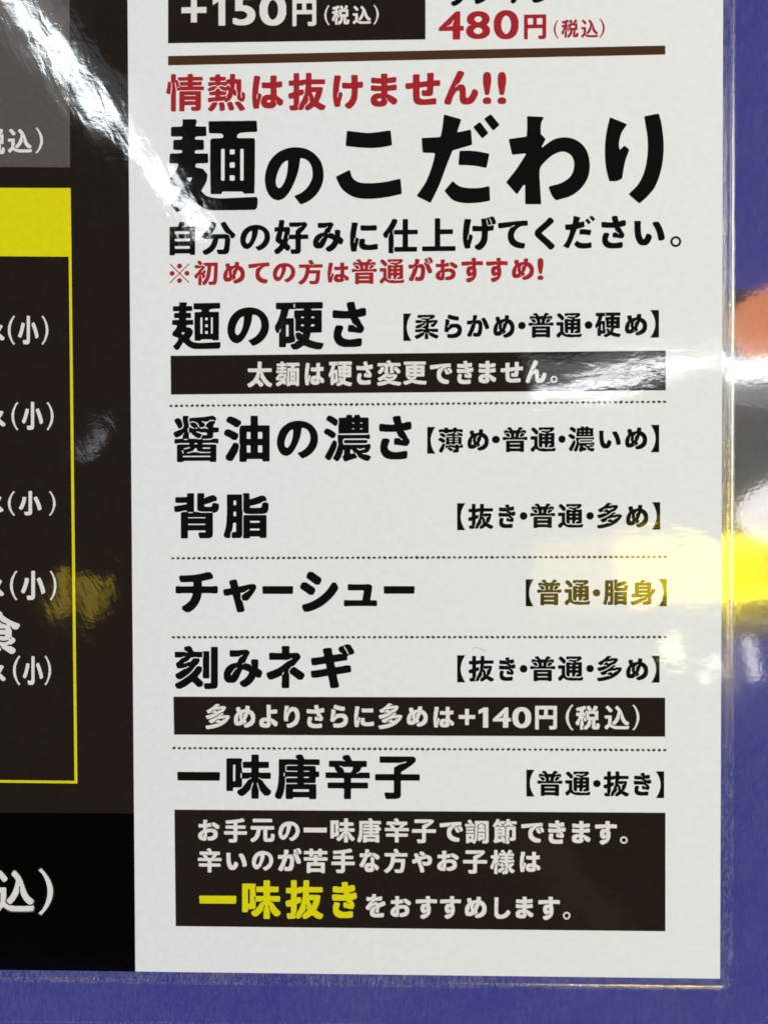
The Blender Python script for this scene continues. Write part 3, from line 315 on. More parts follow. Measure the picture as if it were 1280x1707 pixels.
  'は': [[60,4,75,0,138,1,160,6,202,8,217,18,226,41,228,101,255,205,265,265,286,332,304,369,303,414,287,440,252,467,209,471,200,481,199,534,221,705,262,922,260,967,252,983,238,992,181,993,153,1000,82,999,66,989,58,967,56,929,36,810,8,578,7,496,0,459,0,325,7,280,8,220,22,116,38,41],[497,11,515,7,600,8,664,17,706,36,724,48,764,93,781,130,775,160,784,170,791,164,802,138,848,95,869,90,940,90,956,101,998,175,1000,220,986,250,962,276,898,326,801,384,796,392,788,437,788,541,781,578,782,616,791,625,905,635,940,643,955,652,965,683,963,795,948,817,933,821,862,820,798,807,784,813,781,847,788,884,787,967,778,989,763,999,614,1000,593,990,582,959,582,810,578,799,571,793,436,791,401,798,337,798,323,795,308,772,306,653,315,631,323,623,415,619,451,612,571,612,584,608,588,601,589,451,586,433,571,426,451,425,401,408,358,386,334,362,311,325,293,280,277,213,277,183,286,145,322,78,358,47,387,32,444,16],[770,181,763,187,744,228,742,242,749,247,763,235,779,198,777,184],[522,189,481,213,479,228,486,238,522,259,550,265,586,259,593,254,594,228,580,205,550,189],[145,301,142,325,149,354,150,399,167,459,181,467,188,463,189,451,178,414,168,332,160,303,153,297]],
  'ま': [[243,4,273,0,424,1,483,10,525,22,576,51,615,98,633,149,619,185,576,242,576,250,584,255,601,243,634,192,661,163,746,112,820,61,913,59,929,66,948,83,998,156,1000,192,988,216,940,250,837,309,739,351,643,383,632,395,630,453,635,467,643,470,694,472,727,478,803,479,955,496,969,511,975,533,975,627,969,649,963,657,946,666,879,667,710,646,635,645,626,649,622,670,624,692,635,701,896,718,938,728,956,750,967,815,964,866,947,888,929,891,837,891,744,878,694,876,660,870,635,871,626,877,622,888,630,931,630,967,619,989,610,996,593,1000,433,1000,407,996,389,975,387,931,394,880,391,869,382,864,298,863,121,884,45,883,27,873,16,844,17,750,27,728,45,713,121,709,155,703,239,702,273,696,374,695,386,692,393,685,394,649,391,638,382,632,231,638,130,652,45,652,20,643,8,620,8,518,19,496,37,484,54,479,121,478,163,471,374,471,386,467,393,460,393,424,382,415,256,412,172,396,96,367,45,324,10,272,0,221,0,185,10,134,37,89,84,47,104,35,163,15],[315,169,273,183,247,197,243,207,252,221,298,244,348,253,374,253,397,243,402,214,391,191,374,180,340,169]],
  'み': [[494,4,515,0,576,3,653,49,713,98,756,147,796,207,826,267,834,274,876,249,938,248,952,252,967,274,1000,357,1000,410,979,443,892,508,893,575,900,613,900,696,895,718,883,734,842,744,740,744,719,734,710,711,709,643,711,628,733,575,726,566,692,606,651,622,569,642,559,650,568,681,615,793,643,846,666,876,674,899,674,929,666,951,618,996,603,1000,515,1000,487,993,433,992,399,985,187,985,167,982,152,959,150,929,156,899,157,838,166,816,174,808,290,805,324,812,399,813,474,858,487,861,492,854,482,838,400,778,360,681,345,658,317,648,276,646,242,637,174,611,106,563,55,508,7,402,0,350,2,244,19,199,41,162,58,145,92,123,126,113,269,115,317,143,359,192,407,282,465,425,487,462,501,465,535,456,613,425,651,403,660,387,624,318,600,282,562,241,508,198,433,155,418,132,417,94,425,71,460,31],[194,316,186,327,196,365,253,447,324,516,346,523,351,515,349,508,273,432,241,387,208,326],[487,605,481,613,487,625,534,650,549,648,551,643,546,635,515,621,501,608]],
  'ん': [[610,4,682,0,750,10,792,25,833,47,881,90,930,160,975,258,998,325,1000,370,986,399,929,450,908,455,840,452,824,429,797,347,757,271,723,227,689,203,668,198,647,213,638,265,635,467,618,526,586,574,558,594,531,604,442,604,421,595,392,571,347,526,332,522,328,526,331,541,359,575,455,652,573,870,588,907,587,945,572,968,497,1000,407,1000,394,991,387,978,371,937,241,676,104,377,2,123,0,63,9,41,16,33,78,10,160,7,181,11,196,33,235,160,263,238,290,295,329,355,353,380,387,408,421,424,435,417,444,399,452,340,453,153,471,93,494,56,531,25,565,10]],
  'ギ': [[458,3,472,0,569,1,624,13,643,30,648,50,648,84,623,171,601,278,597,305,601,312,893,358,914,366,929,386,930,426,917,493,908,513,900,520,804,523,721,504,597,484,569,483,562,487,554,507,541,574,541,583,548,589,583,597,824,634,832,641,841,661,838,715,844,728,886,757,935,761,976,777,990,787,1000,815,995,849,929,956,910,983,893,997,873,1000,810,998,762,977,741,961,700,957,659,941,644,930,635,903,635,876,640,862,672,814,719,789,723,782,719,775,666,785,610,773,514,760,507,764,499,782,482,889,472,911,452,919,376,919,293,903,278,883,277,849,303,748,302,735,297,728,279,720,231,712,134,699,31,690,17,682,9,668,7,614,23,540,38,520,114,517,196,536,334,556,343,547,360,460,355,447,348,444,79,403,17,399,2,379,0,346,14,272,23,252,31,242,45,236,134,235,355,274,390,278,397,274,434,97,442,30,451,10],[859,768,849,775,826,822,767,916,760,936,762,946,769,950,776,946,819,883,860,809,868,782,866,772]],
  'シ': [[112,4,127,0,215,1,302,25,427,71,565,140,675,216,748,275,803,324,883,408,931,467,994,561,1000,584,998,622,941,721,931,730,916,733,843,729,729,569,635,469,523,378,427,315,288,247,200,216,83,188,67,179,51,149,53,103,89,34],[243,424,324,420,339,423,349,431,384,485,398,515,400,561,391,584,377,599,332,631,164,735,142,740,61,737,45,721,2,645,0,607,9,584,25,567,156,486],[409,676,485,672,500,675,510,683,559,760,561,813,552,836,536,853,332,991,302,1000,229,997,207,975,170,912,168,859,177,836]],
  'チ': [[238,4,317,0,339,6,425,68,492,139,533,199,583,305,606,395,616,463,621,470,639,474,839,474,882,467,961,466,982,470,990,478,1000,508,1000,613,995,636,982,651,918,655,875,647,646,647,632,649,623,658,621,756,632,776,782,808,861,828,876,839,885,862,883,914,875,931,825,997,732,1000,675,981,575,956,446,934,403,932,375,926,296,925,260,918,117,918,103,915,95,907,86,884,86,847,102,786,116,756,124,748,146,745,289,745,332,752,403,752,414,749,421,734,421,666,417,655,410,649,131,647,89,654,31,654,17,651,2,628,0,500,9,478,17,470,117,466,160,474,382,474,396,472,405,463,404,448,383,380,342,297,274,226,239,198,167,155,152,132,150,86,159,64]],
  'ネ': [[416,3,430,0,570,0,584,3,592,11,601,40,601,315,581,380,584,431,654,505,682,519,724,532,734,540,881,699,894,728,894,757,886,779,829,837,731,840,682,833,608,837,603,844,601,859,608,967,599,989,584,999,437,1000,416,996,408,989,399,967,406,859,404,844,395,835,255,833,213,840,101,840,80,831,71,808,71,699,79,677,94,668,549,667,591,676,661,707,675,707,679,699,668,687,619,662,535,628,402,531,339,494,272,460,199,430,24,374,10,360,2,344,0,315,5,293,49,221,73,204,136,203,178,212,318,263,388,295,402,296,405,279,406,177,399,134,399,40,404,18],[835,199,920,196,941,203,983,255,998,286,1000,315,995,337,983,352,920,396,745,501,717,507,689,497,654,470,604,417,602,388,612,356,626,339,689,302],[416,306,409,308,407,315,411,330,440,380,451,388,459,380,456,366,437,328]],
  'ャ': [[430,4,447,0,537,0,611,18,631,30,647,64,645,115,588,312,578,339,545,385,527,432,525,474,532,517,521,580,529,588,635,610,766,697,785,697,789,688,775,668,603,555,562,511,550,483,564,415,583,380,603,362,635,351,734,354,770,389,874,523,949,637,991,714,1000,739,1000,791,989,819,964,844,931,862,824,862,521,796,471,789,463,794,453,816,415,970,406,989,381,1000,307,999,209,974,192,963,183,945,181,893,202,842,225,757,217,739,69,710,28,708,10,697,0,671,0,611,18,543,28,524,43,509,135,504,250,529,274,530,283,526,341,320,413,30]],
  'ュ': [[20,6,53,0,143,0,193,11,832,11,889,0,980,6,994,29,1000,63,1000,213,988,261,963,276,816,277,805,282,800,293,852,810,852,902,840,939,783,986,750,1000,685,1000,635,989,258,989,209,1000,135,994,126,983,116,948,115,799,118,753,135,718,160,713,570,713,586,710,594,701,598,661,565,351,556,293,549,282,537,276,160,276,102,287,20,282,3,247,0,201,1,52,11,17]],
  'ー': [[10,60,30,0,970,0,990,60,1000,940,985,1000,20,1000,0,940]],
  '一': [[10,60,30,0,970,0,990,60,1000,940,985,1000,20,1000,0,940]],
  '上': [[10,4,37,0,969,0,990,3,999,18,1000,40,1000,126,997,140,990,148,969,151,561,151,551,155,544,169,544,486,548,504,554,509,568,511,895,511,915,514,922,522,925,536,922,651,915,659,901,662,568,662,551,666,546,673,544,687,544,968,541,989,534,997,520,1000,405,1000,391,997,384,989,381,968,379,162,374,155,364,151,31,151,10,148,1,133,0,112,0,25,3,11]],
  '仕': [[166,3,179,0,284,0,297,3,306,17,294,71,294,133,294,153,307,207,306,520,302,534,290,548,281,575,281,650,290,677,303,692,384,847,409,908,411,922,408,977,401,983,349,999,284,1000,264,991,210,874,148,765,84,677,6,588,0,575,2,520,39,459,55,450,101,449,114,452,133,472,173,578,186,593,193,588,193,575,156,459,156,24,159,10],[329,44,349,41,951,41,971,44,977,51,980,160,977,173,971,180,951,184,735,184,725,187,720,194,719,520,722,538,729,543,742,544,971,544,990,547,997,554,1000,568,1000,650,997,670,984,679,742,680,729,682,722,687,719,704,719,970,716,983,709,990,696,993,585,993,572,990,565,983,562,963,562,704,560,691,555,684,539,680,330,680,316,676,309,663,307,568,318,548,336,544,545,544,558,538,562,520,560,194,555,187,545,184,349,184,330,180,323,173,320,153,320,64,323,51]],
  '分': [[70,3,138,0,164,8,258,57,319,104,359,145,407,210,451,300,481,403,491,466,500,479,507,482,661,483,678,479,684,466,685,438,678,390,678,334,657,203,646,176,635,162,607,152,574,158,466,158,453,155,446,148,444,100,472,24,487,15,527,13,554,7,668,7,721,14,748,23,768,35,790,58,803,86,817,127,825,176,833,279,839,307,840,376,846,410,845,479,830,534,808,590,735,625,721,628,299,628,285,625,218,596,205,596,200,603,215,617,299,660,347,728,411,845,441,914,442,962,440,969,426,979,352,999,285,997,278,990,243,907,206,838,164,774,127,728,3,603,0,576,3,548,64,486,299,483,332,487,339,479,318,452,286,355,253,293,214,245,131,181,44,139,23,121,20,93,23,65],[871,493,923,490,943,503,997,562,1000,597,997,618,886,728,846,776,774,879,708,992,688,1000,634,999,581,977,571,969,565,955,566,900,646,755,715,660,815,609,833,583,854,521],[151,497,144,504,144,514,158,557,171,573,179,569,179,555,160,507]],
  '刻': [[703,3,717,0,801,0,836,6,913,7,948,16,969,29,983,42,991,57,1000,104,1000,950,997,970,983,979,857,979,849,977,840,963,838,158,836,151,822,142,703,141,684,131,672,77,696,10],[59,10,129,7,157,15,248,62,313,104,388,160,402,166,416,160,452,131,476,104,535,50,598,48,640,74,648,84,657,111,664,144,661,164,598,228,552,265,536,285,539,299,599,372,627,419,636,446,636,487,626,515,577,536,521,534,493,502,454,446,398,386,304,302,143,197,17,133,8,117,10,70],[73,231,129,228,150,233,234,284,297,329,355,379,426,453,497,547,535,572,577,641,580,688,577,698,570,704,549,711,500,718,451,718,416,701,367,634,311,629,227,593,212,594,209,601,213,607,320,661,364,715,381,729,423,732,472,745,549,731,631,735,643,755,644,842,647,855,654,858,664,842,664,762,651,708,650,533,664,473,650,413,651,265,661,252,675,248,780,248,794,252,801,258,804,278,804,849,801,869,794,876,780,879,682,879,661,876,647,864,451,867,436,876,407,936,374,986,353,999,311,1000,241,984,226,977,218,963,218,923,226,903,241,888,295,856,297,849,290,842,227,866,31,866,10,862,1,849,0,768,1,748,10,735,31,732,150,732,220,762,234,763,239,755,227,744,142,701,80,638,31,607,29,560,57,487,73,477,129,477,227,492,255,507,311,528,325,528,330,520,318,509,255,479,199,460,115,405,22,352,14,332,17,292,49,252]],
  '味': [[569,3,583,0,700,0,714,3,723,17,724,194,684,337,685,357,693,361,700,357,708,337,733,241,754,187,808,119,852,75,873,68,942,71,997,126,1000,173,993,194,959,221,897,282,830,371,804,413,748,453,728,462,721,473,726,480,735,480,762,462,804,449,969,449,983,452,990,459,993,568,990,582,983,589,962,592,741,592,731,595,725,609,725,677,728,687,735,692,928,694,942,697,949,704,952,718,949,827,942,833,928,837,735,838,728,843,725,854,724,976,721,990,714,997,686,1000,569,997,560,983,558,854,552,840,535,837,383,836,369,827,366,813,366,718,369,704,376,697,390,694,548,692,555,687,558,677,557,602,552,595,541,592,369,592,358,595,353,602,351,677,338,731,339,806,352,861,351,895,342,908,314,912,31,912,10,908,3,901,0,881,0,201,3,180,10,173,24,170,134,171,142,173,151,187,152,235,155,245,162,250,321,254,344,275,351,289,352,432,358,445,376,449,486,450,541,477,555,480,560,473,550,459,479,418,452,376,348,245,335,233,293,215,251,187,242,173,242,139,249,119,300,64,362,61,383,68,434,105,528,199,550,255,580,357,590,368,597,365,598,337,559,214,559,24,562,10],[162,396,153,405,152,418,152,752,159,765,183,768,193,765,200,752,200,411,197,401,190,396],[335,459,328,463,320,480,317,507,318,554,325,575,335,582,343,575,345,534,344,473,341,463]],
  '唐': [[61,3,84,0,131,3,145,17,159,43,186,110,206,183,214,230,228,343,231,470,238,487,245,492,299,500,487,500,500,493,502,483,497,477,487,474,272,473,258,470,251,463,248,450,248,377,255,363,272,360,487,359,496,357,500,350,496,343,487,341,272,340,258,339,252,334,241,283,242,23,245,10,251,3,272,0,386,1,399,10,409,37,433,40,748,40,762,33,768,10,782,1,896,0,916,3,923,10,926,30,926,310,923,330,916,337,903,340,661,341,652,343,648,350,652,357,661,359,883,360,903,363,912,377,913,477,916,487,930,493,977,494,990,503,993,530,990,610,977,619,930,620,916,627,912,723,904,737,889,745,654,747,645,750,641,757,648,765,661,766,883,766,923,760,990,763,997,770,1000,783,1000,870,997,884,990,890,977,893,668,895,658,903,617,983,601,997,581,1000,540,999,507,991,480,981,466,970,464,930,472,917,500,897,501,890,493,883,460,893,117,893,97,890,90,883,87,870,87,523,81,490,80,417,74,390,73,350,51,237,31,170,9,123,0,90,3,43],[413,168,404,177,403,203,406,213,419,220,748,220,759,217,765,203,764,177,759,170,748,167],[654,475,648,480,646,490,651,497,661,500,748,500,758,497,763,490,762,480,748,474],[211,510,201,517,195,537,203,590,211,597,218,593,221,583,221,543,220,517],[265,616,245,625,236,643,236,737,247,757,272,766,292,766,493,766,503,763,507,757,503,750,493,747,278,746,262,737,255,717,256,657,262,643,272,636,292,633,493,633,503,630,507,623,503,617,480,614],[648,615,641,623,645,630,654,633,755,633,764,630,769,623,764,617,755,614]],
  '好': [[49,3,103,0,123,7,215,75,286,152,295,156,308,148,354,97,414,95,427,97,436,105,475,165,476,213,457,247,394,311,387,328,418,422,422,429,434,432,606,432,616,429,622,416,621,152,616,145,606,142,507,142,493,139,484,132,478,118,478,78,500,10,507,3,520,0,672,0,719,9,739,16,752,27,772,51,781,91,782,409,785,426,798,432,984,433,997,442,999,449,1000,544,997,557,990,564,970,568,798,568,788,571,782,584,786,612,851,676,900,733,958,814,965,828,967,848,966,882,960,895,912,929,897,932,851,932,825,926,467,926,447,923,440,916,437,902,438,821,447,806,474,791,712,791,725,793,785,822,798,822,802,814,788,801,699,756,672,723,630,686,623,672,622,584,616,571,599,568,467,568,454,574,451,584,470,706,467,761,440,782,414,797,361,797,328,791,281,794,279,808,298,916,295,983,288,990,262,999,169,1000,155,997,147,983,140,949,138,922,116,797,103,791,23,790,16,787,7,774,7,679,10,665,23,656,70,656,96,660,103,652,83,632,35,456,34,388,42,375,151,294,162,280,158,267,139,240,89,189,15,138,3,125,0,105,2,64,14,44],[242,426,230,443,213,456,209,470,241,612,247,639,255,651,268,655,295,654,301,648,302,639,289,571,255,449,256,429,248,422],[407,442,401,447,398,456,398,497,407,544,421,562,427,564,434,559,434,551,424,524,423,490,416,449]],
  '子': [[254,4,276,0,446,1,527,17,543,25,564,47,576,69,578,83,578,409,580,424,585,431,602,435,976,435,990,438,997,446,1000,467,999,569,997,576,983,586,602,587,588,589,580,598,580,627,588,639,684,698,794,779,867,841,904,880,911,902,909,953,895,971,861,996,840,1000,133,1000,112,997,105,989,102,967,103,866,112,851,119,849,568,848,684,883,697,881,702,873,697,866,663,850,541,813,432,746,425,736,422,721,421,605,418,594,412,589,24,587,10,584,3,576,0,554,1,453,3,445,17,436,398,435,412,433,420,424,420,170,412,158,391,152,337,152,303,159,221,156,212,141,212,98,241,18]],
  '情': [[142,3,157,0,237,1,252,10,259,24,260,592,241,668,239,695,227,757,230,779,237,782,243,777,251,757,266,675,267,647,279,613,283,572,290,562,303,556,337,555,377,561,890,561,930,555,977,556,993,565,1000,586,999,640,993,654,983,661,717,665,708,668,703,675,708,681,717,684,910,685,930,693,939,709,940,729,939,771,930,784,917,788,717,788,703,795,702,805,710,814,723,815,903,815,937,808,950,811,963,825,967,839,966,894,957,910,937,918,717,919,708,928,704,983,690,997,670,1000,583,997,570,983,565,928,557,919,323,915,309,901,307,873,322,839,343,812,550,815,563,814,572,805,570,795,557,788,363,786,355,777,353,757,366,688,357,686,343,695,327,764,328,784,298,839,283,848,257,839,250,846,259,866,260,880,260,969,252,990,237,999,217,1000,150,999,134,990,127,976,127,962,127,832,131,805,123,796,70,801,57,794,49,784,41,743,32,661,0,510,3,496,10,487,37,475,70,466,97,466,110,472,119,503,121,544,127,572,127,620,133,654,135,777,143,785,150,782,157,771,160,709,153,675,153,606,147,579,146,524,127,442,127,31,129,17],[363,3,377,0,457,0,470,3,479,10,487,31,487,147,493,161,503,164,757,164,773,161,779,154,780,140,777,130,770,125,677,122,663,115,656,106,654,79,670,31,690,10,837,7,870,16,897,35,911,58,920,92,920,510,914,531,890,541,870,541,390,541,370,539,353,531,347,510,347,38,350,17],[497,275,490,281,488,291,493,298,503,301,757,301,770,300,778,291,777,281,763,274],[490,413,483,421,487,428,503,431,763,431,777,429,783,421,777,413,763,411],[303,633,296,640,297,647,310,657,343,664,354,661,357,656,350,646],[377,666,370,671,367,681,377,685,557,684,566,681,570,675,566,668,557,665]],
  '抜': [[61,3,81,0,187,1,239,9,279,27,312,8,358,7,378,14,417,53,441,125,512,193,534,233,541,260,539,321,533,368,535,382,542,386,551,375,558,341,561,267,581,226,575,215,483,135,456,105,441,64,470,9,483,1,503,0,536,1,562,9,621,43,681,86,700,95,720,86,793,36,865,2,931,0,951,7,997,64,1000,98,997,119,984,132,924,157,852,198,822,220,814,233,852,305,899,429,927,551,925,598,905,613,872,621,628,623,617,632,618,672,621,683,635,689,957,689,977,692,984,699,987,713,987,801,984,814,977,821,964,824,635,826,628,831,625,841,625,976,621,990,615,997,602,1000,503,1000,483,997,474,983,473,841,467,828,457,825,358,823,332,805,305,806,299,811,296,821,295,976,292,990,286,997,272,1000,167,1000,154,997,147,990,144,976,144,828,141,811,128,804,29,803,16,794,12,780,12,686,16,672,22,665,35,662,134,661,141,655,144,645,144,517,141,503,134,496,114,489,16,459,2,450,0,443,1,389,19,328,29,314,88,312,134,324,143,314,144,166,141,149,128,142,49,141,35,132,33,125,33,71,55,10],[266,61,258,84,258,98,295,199,297,375,305,384,398,421,412,436,421,463,420,524,411,551,404,557,345,561,305,552,299,555,296,571,297,652,302,659,312,662,391,663,398,666,417,688,457,688,463,682,466,672,446,503,441,483,438,436,416,395,376,287,318,193,284,111,280,64,272,57],[694,327,686,334,684,368,679,382,634,463,631,476,635,483,727,486,741,483,744,476,728,429,706,382,702,334]],
  '油': [[346,3,367,0,479,1,493,10,500,54,507,59,521,61,822,61,836,54,842,17,857,8,976,7,990,10,997,17,1000,37,999,774,990,787,976,791,766,791,748,794,742,808,741,977,738,990,731,997,717,1000,605,1000,591,997,584,990,580,970,580,808,574,794,556,791,381,790,357,774,338,740,336,605,342,571,336,537,336,409,349,362,349,321,336,253,336,30,339,10],[94,24,164,20,185,29,222,84,302,226,328,321,328,355,313,389,283,416,227,419,213,416,204,409,110,247,40,139,35,118,38,71,52,55],[507,204,500,209,497,220,498,348,503,355,514,358,570,357,577,351,580,341,579,213,574,206,563,203],[752,204,745,209,742,220,743,348,748,355,759,358,829,357,836,351,839,341,838,213,832,206,822,203],[198,476,255,473,276,482,312,537,315,591,312,605,248,647,122,707,66,710,45,706,31,694,2,652,0,612,3,591,17,580,122,525],[507,502,500,507,497,517,498,639,503,645,514,648,570,647,577,642,580,632,579,510,574,503,563,500],[752,502,745,507,742,517,743,639,748,645,759,648,829,647,836,642,839,632,838,510,832,503,822,500],[253,753,297,750,318,759,336,787,374,821,378,855,374,876,360,890,304,924,178,984,122,987,101,983,84,970,52,929,49,895,52,874,66,860,129,829]],
  '濃': [[439,3,453,0,480,2,554,32,675,63,702,75,711,92,690,133,659,173,668,182,682,180,695,168,720,126,729,99,803,49,843,29,910,7,944,10,964,27,998,78,1000,99,991,115,971,127,890,154,823,158,814,167,823,175,897,179,944,206,960,221,971,253,987,269,993,282,993,350,984,366,971,373,950,374,890,361,433,361,420,366,411,377,404,405,403,432,413,474,426,487,440,490,890,490,937,477,957,477,973,486,980,500,980,561,971,577,957,582,910,571,359,571,319,578,306,575,299,568,296,554,296,439,308,391,308,357,259,207,233,146,197,92,195,71,202,58,218,41,265,10,292,7,312,14,340,51,367,99,401,187,411,241,420,252,426,250,429,241,429,153,420,133,399,112,396,92,422,24],[83,30,124,28,144,42,166,78,246,241,280,337,282,384,273,425,245,453,211,455,198,448,190,439,89,235,23,119,21,99,27,85],[568,171,564,187,566,248,574,257,588,258,601,249,627,207,650,187,641,178,574,167],[756,240,704,269,702,275,709,283,762,265,782,266,856,285,870,283,874,275,870,268,856,261,769,239],[436,391,453,388,903,388,917,393,926,405,927,439,917,457,897,462,447,462,433,456,430,446,430,405],[169,500,205,497,225,510,246,541,259,568,258,596,225,630,164,671,111,699,84,707,43,704,27,690,5,656,0,636,3,615,23,594,77,562],[315,602,332,598,944,600,952,609,954,622,954,901,951,922,944,931,930,938,782,940,774,949,769,984,756,997,742,1000,662,997,648,983,641,946,628,939,615,940,608,946,602,983,588,997,514,1000,494,997,484,990,478,976,475,949,467,940,326,936,316,929,310,915,322,867,321,827,309,779,309,616],[608,689,601,697,608,706,641,706,648,697,641,689],[776,689,769,697,773,704,782,707,816,706,823,697,819,690,809,688],[224,765,258,763,272,769,280,779,302,840,302,861,293,888,280,901,218,943,158,978,138,986,97,983,84,971,56,929,54,908,56,888,70,873,166,813],[608,811,601,820,608,828,641,828,648,820,641,811],[776,811,769,820,773,827,782,829,816,828,823,820,819,813,809,810]],
  '熱': [[73,3,95,0,122,3,183,63,225,127,259,195,261,223,251,239,231,247,156,247,136,242,116,229,63,140,11,79,5,65,7,45,18,31],[861,3,902,1,970,28,986,51,986,65,978,86,898,202,877,223,834,251,800,266,733,244,719,229,719,202,774,127,834,29],[332,10,367,7,428,15,441,21,455,38,458,113,451,161,435,229,421,244,394,246,367,240,319,239,305,232,298,223,296,202,315,86,316,31,323,17],[576,17,631,14,672,21,692,35,701,51,700,92,673,175,646,236,638,246,624,253,590,253,563,244,516,219,507,209,508,195,537,120,560,38],[481,236,502,236,522,251,563,270,580,284,639,366,659,408,665,448,672,454,689,428,712,407,746,405,757,414,769,462,768,503,741,565,712,592,709,606,724,723,729,730,739,732,750,730,756,716,757,586,781,531,795,483,781,408,773,387,786,325,809,291,888,247,936,250,971,284,984,319,993,360,994,414,1000,442,993,462,943,511,922,514,911,510,899,490,904,462,898,428,905,387,903,353,895,348,888,354,879,394,879,503,892,545,892,819,888,840,882,849,868,855,753,856,736,860,729,873,728,976,719,992,699,1000,624,1000,604,992,594,976,583,863,570,857,502,853,495,846,475,800,466,791,455,788,353,788,339,795,338,805,346,814,455,819,462,825,482,873,484,901,475,917,461,924,346,926,337,935,333,976,319,990,292,993,217,990,203,976,199,935,190,926,68,921,54,908,51,894,52,839,61,823,82,815,183,815,197,808,199,798,194,791,183,788,41,788,27,784,18,778,11,764,11,716,14,695,28,681,82,679,163,703,183,705,258,680,278,679,319,696,353,705,475,679,489,686,515,709,526,730,563,733,573,730,579,723,583,702,598,675,604,654,597,647,590,650,563,690,543,698,529,694,482,645,441,662,367,678,326,676,293,654,290,641,294,634,326,616,362,579,394,564,475,539,482,531,475,522,455,522,387,541,346,543,337,551,333,572,319,589,285,614,272,616,223,593,197,547,190,543,163,541,82,521,41,521,38,462,41,449,48,439,68,432,190,430,199,421,200,401,197,390,190,385,150,377,28,369,14,362,7,353,4,332,5,284,13,264,21,254,34,247,75,247,116,256,156,273,190,273,217,267,272,267,428,287,444,277],[489,358,487,366,493,394,495,400,502,403,510,394,510,373,502,359,495,355],[346,399,339,404,337,414,339,425,346,430,468,431,482,434,491,442,498,456,498,524,513,551,508,572,516,584,527,558,544,545,551,531,534,476,510,428,495,409,461,411,434,405],[32,538,41,532,68,546,109,550,177,572,209,613,251,631,258,637,260,647,251,657,211,676,183,684,75,655,19,620,0,599,0,572]],
  '硬': [[372,4,392,0,451,2,517,31,589,78,602,82,728,31,859,1,945,1,958,8,966,18,1000,82,1000,124,991,138,945,143,833,165,734,201,714,212,707,223,729,294,739,344,747,353,945,355,958,358,965,365,968,394,968,798,965,819,958,826,945,830,767,830,754,837,752,848,757,855,767,858,958,858,978,862,987,876,988,897,987,982,978,997,958,1000,405,1000,359,993,43,993,29,990,23,982,20,890,23,861,36,852,115,850,125,840,110,762,83,677,54,599,8,514,0,486,2,436,29,365,43,356,82,354,85,351,86,74,89,60,102,51,201,50,220,53,229,67,231,117,237,131,319,135,359,148,385,151,411,168,421,181,421,230,395,337,399,372,395,394,393,649,385,662,372,666,267,667,240,663,234,670,257,699,289,840,306,851,405,851,438,858,583,858,593,855,597,848,596,837,583,830,418,829,405,824,396,812,396,684,412,663,421,628,423,394,428,387,438,383,464,383,490,390,504,388,556,357,576,351,580,344,578,330,569,322,523,353,504,361,458,361,425,348,422,316,443,230,458,209,477,204,484,195,477,187,458,187,444,180,411,138,339,118,326,108,323,89,325,67],[240,278,234,284,231,294,231,507,234,518,240,523,267,525,277,521,283,507,283,294,280,284,273,278],[89,356,88,372,101,415,109,436,115,441,122,438,124,429,116,387,102,360],[741,485,734,493,760,530,800,532,810,528,815,521,815,500,807,491],[550,491,543,496,540,507,541,521,546,528,583,532,596,525,599,507,593,493],[550,661,543,667,540,677,543,688,550,693,583,695,593,691,598,684,598,670,589,661],[760,661,754,667,751,677,754,688,760,693,800,695,810,691,815,684,815,670,807,661],[405,882,392,890,389,904,389,954,392,964,398,969,411,961,415,947,414,897,411,887]],
  '背': [[160,3,174,0,284,0,297,3,304,10,308,23,308,159,315,172,325,175,675,176,692,172,697,165,698,152,695,142,688,136,565,135,551,132,544,125,541,105,543,71,564,17,572,7,585,1,764,1,807,10,832,22,846,35,854,51,863,91,862,557,873,566,914,568,935,574,970,598,993,652,1000,699,999,740,992,753,983,761,928,781,887,784,866,779,850,767,843,753,842,726,837,713,812,698,723,696,681,704,673,713,671,733,675,743,681,749,777,772,873,808,921,820,942,832,951,848,951,888,945,902,908,945,887,953,818,950,750,921,692,902,668,882,661,888,671,909,671,976,668,990,661,997,647,1000,537,1000,523,997,514,983,513,645,514,632,521,618,544,603,620,588,832,587,846,582,855,571,846,563,812,568,592,568,524,587,462,588,448,594,445,611,445,976,442,990,435,997,407,1000,297,997,288,983,286,922,277,914,51,912,37,909,30,902,27,888,27,807,30,794,37,787,58,784,270,783,280,780,285,774,280,760,256,752,16,715,9,713,0,699,0,652,9,605,16,590,30,582,99,582,140,590,181,606,222,608,243,614,277,613,285,605,284,595,277,589,208,587,174,579,159,571,151,557,150,30,153,10],[318,299,311,304,310,314,315,321,325,324,675,324,688,323,697,314,695,304,681,297],[311,448,304,456,309,463,325,466,681,466,695,464,702,456,695,448,681,446],[318,563,311,571,315,578,325,580,407,580,417,578,421,571,417,564,407,561]],
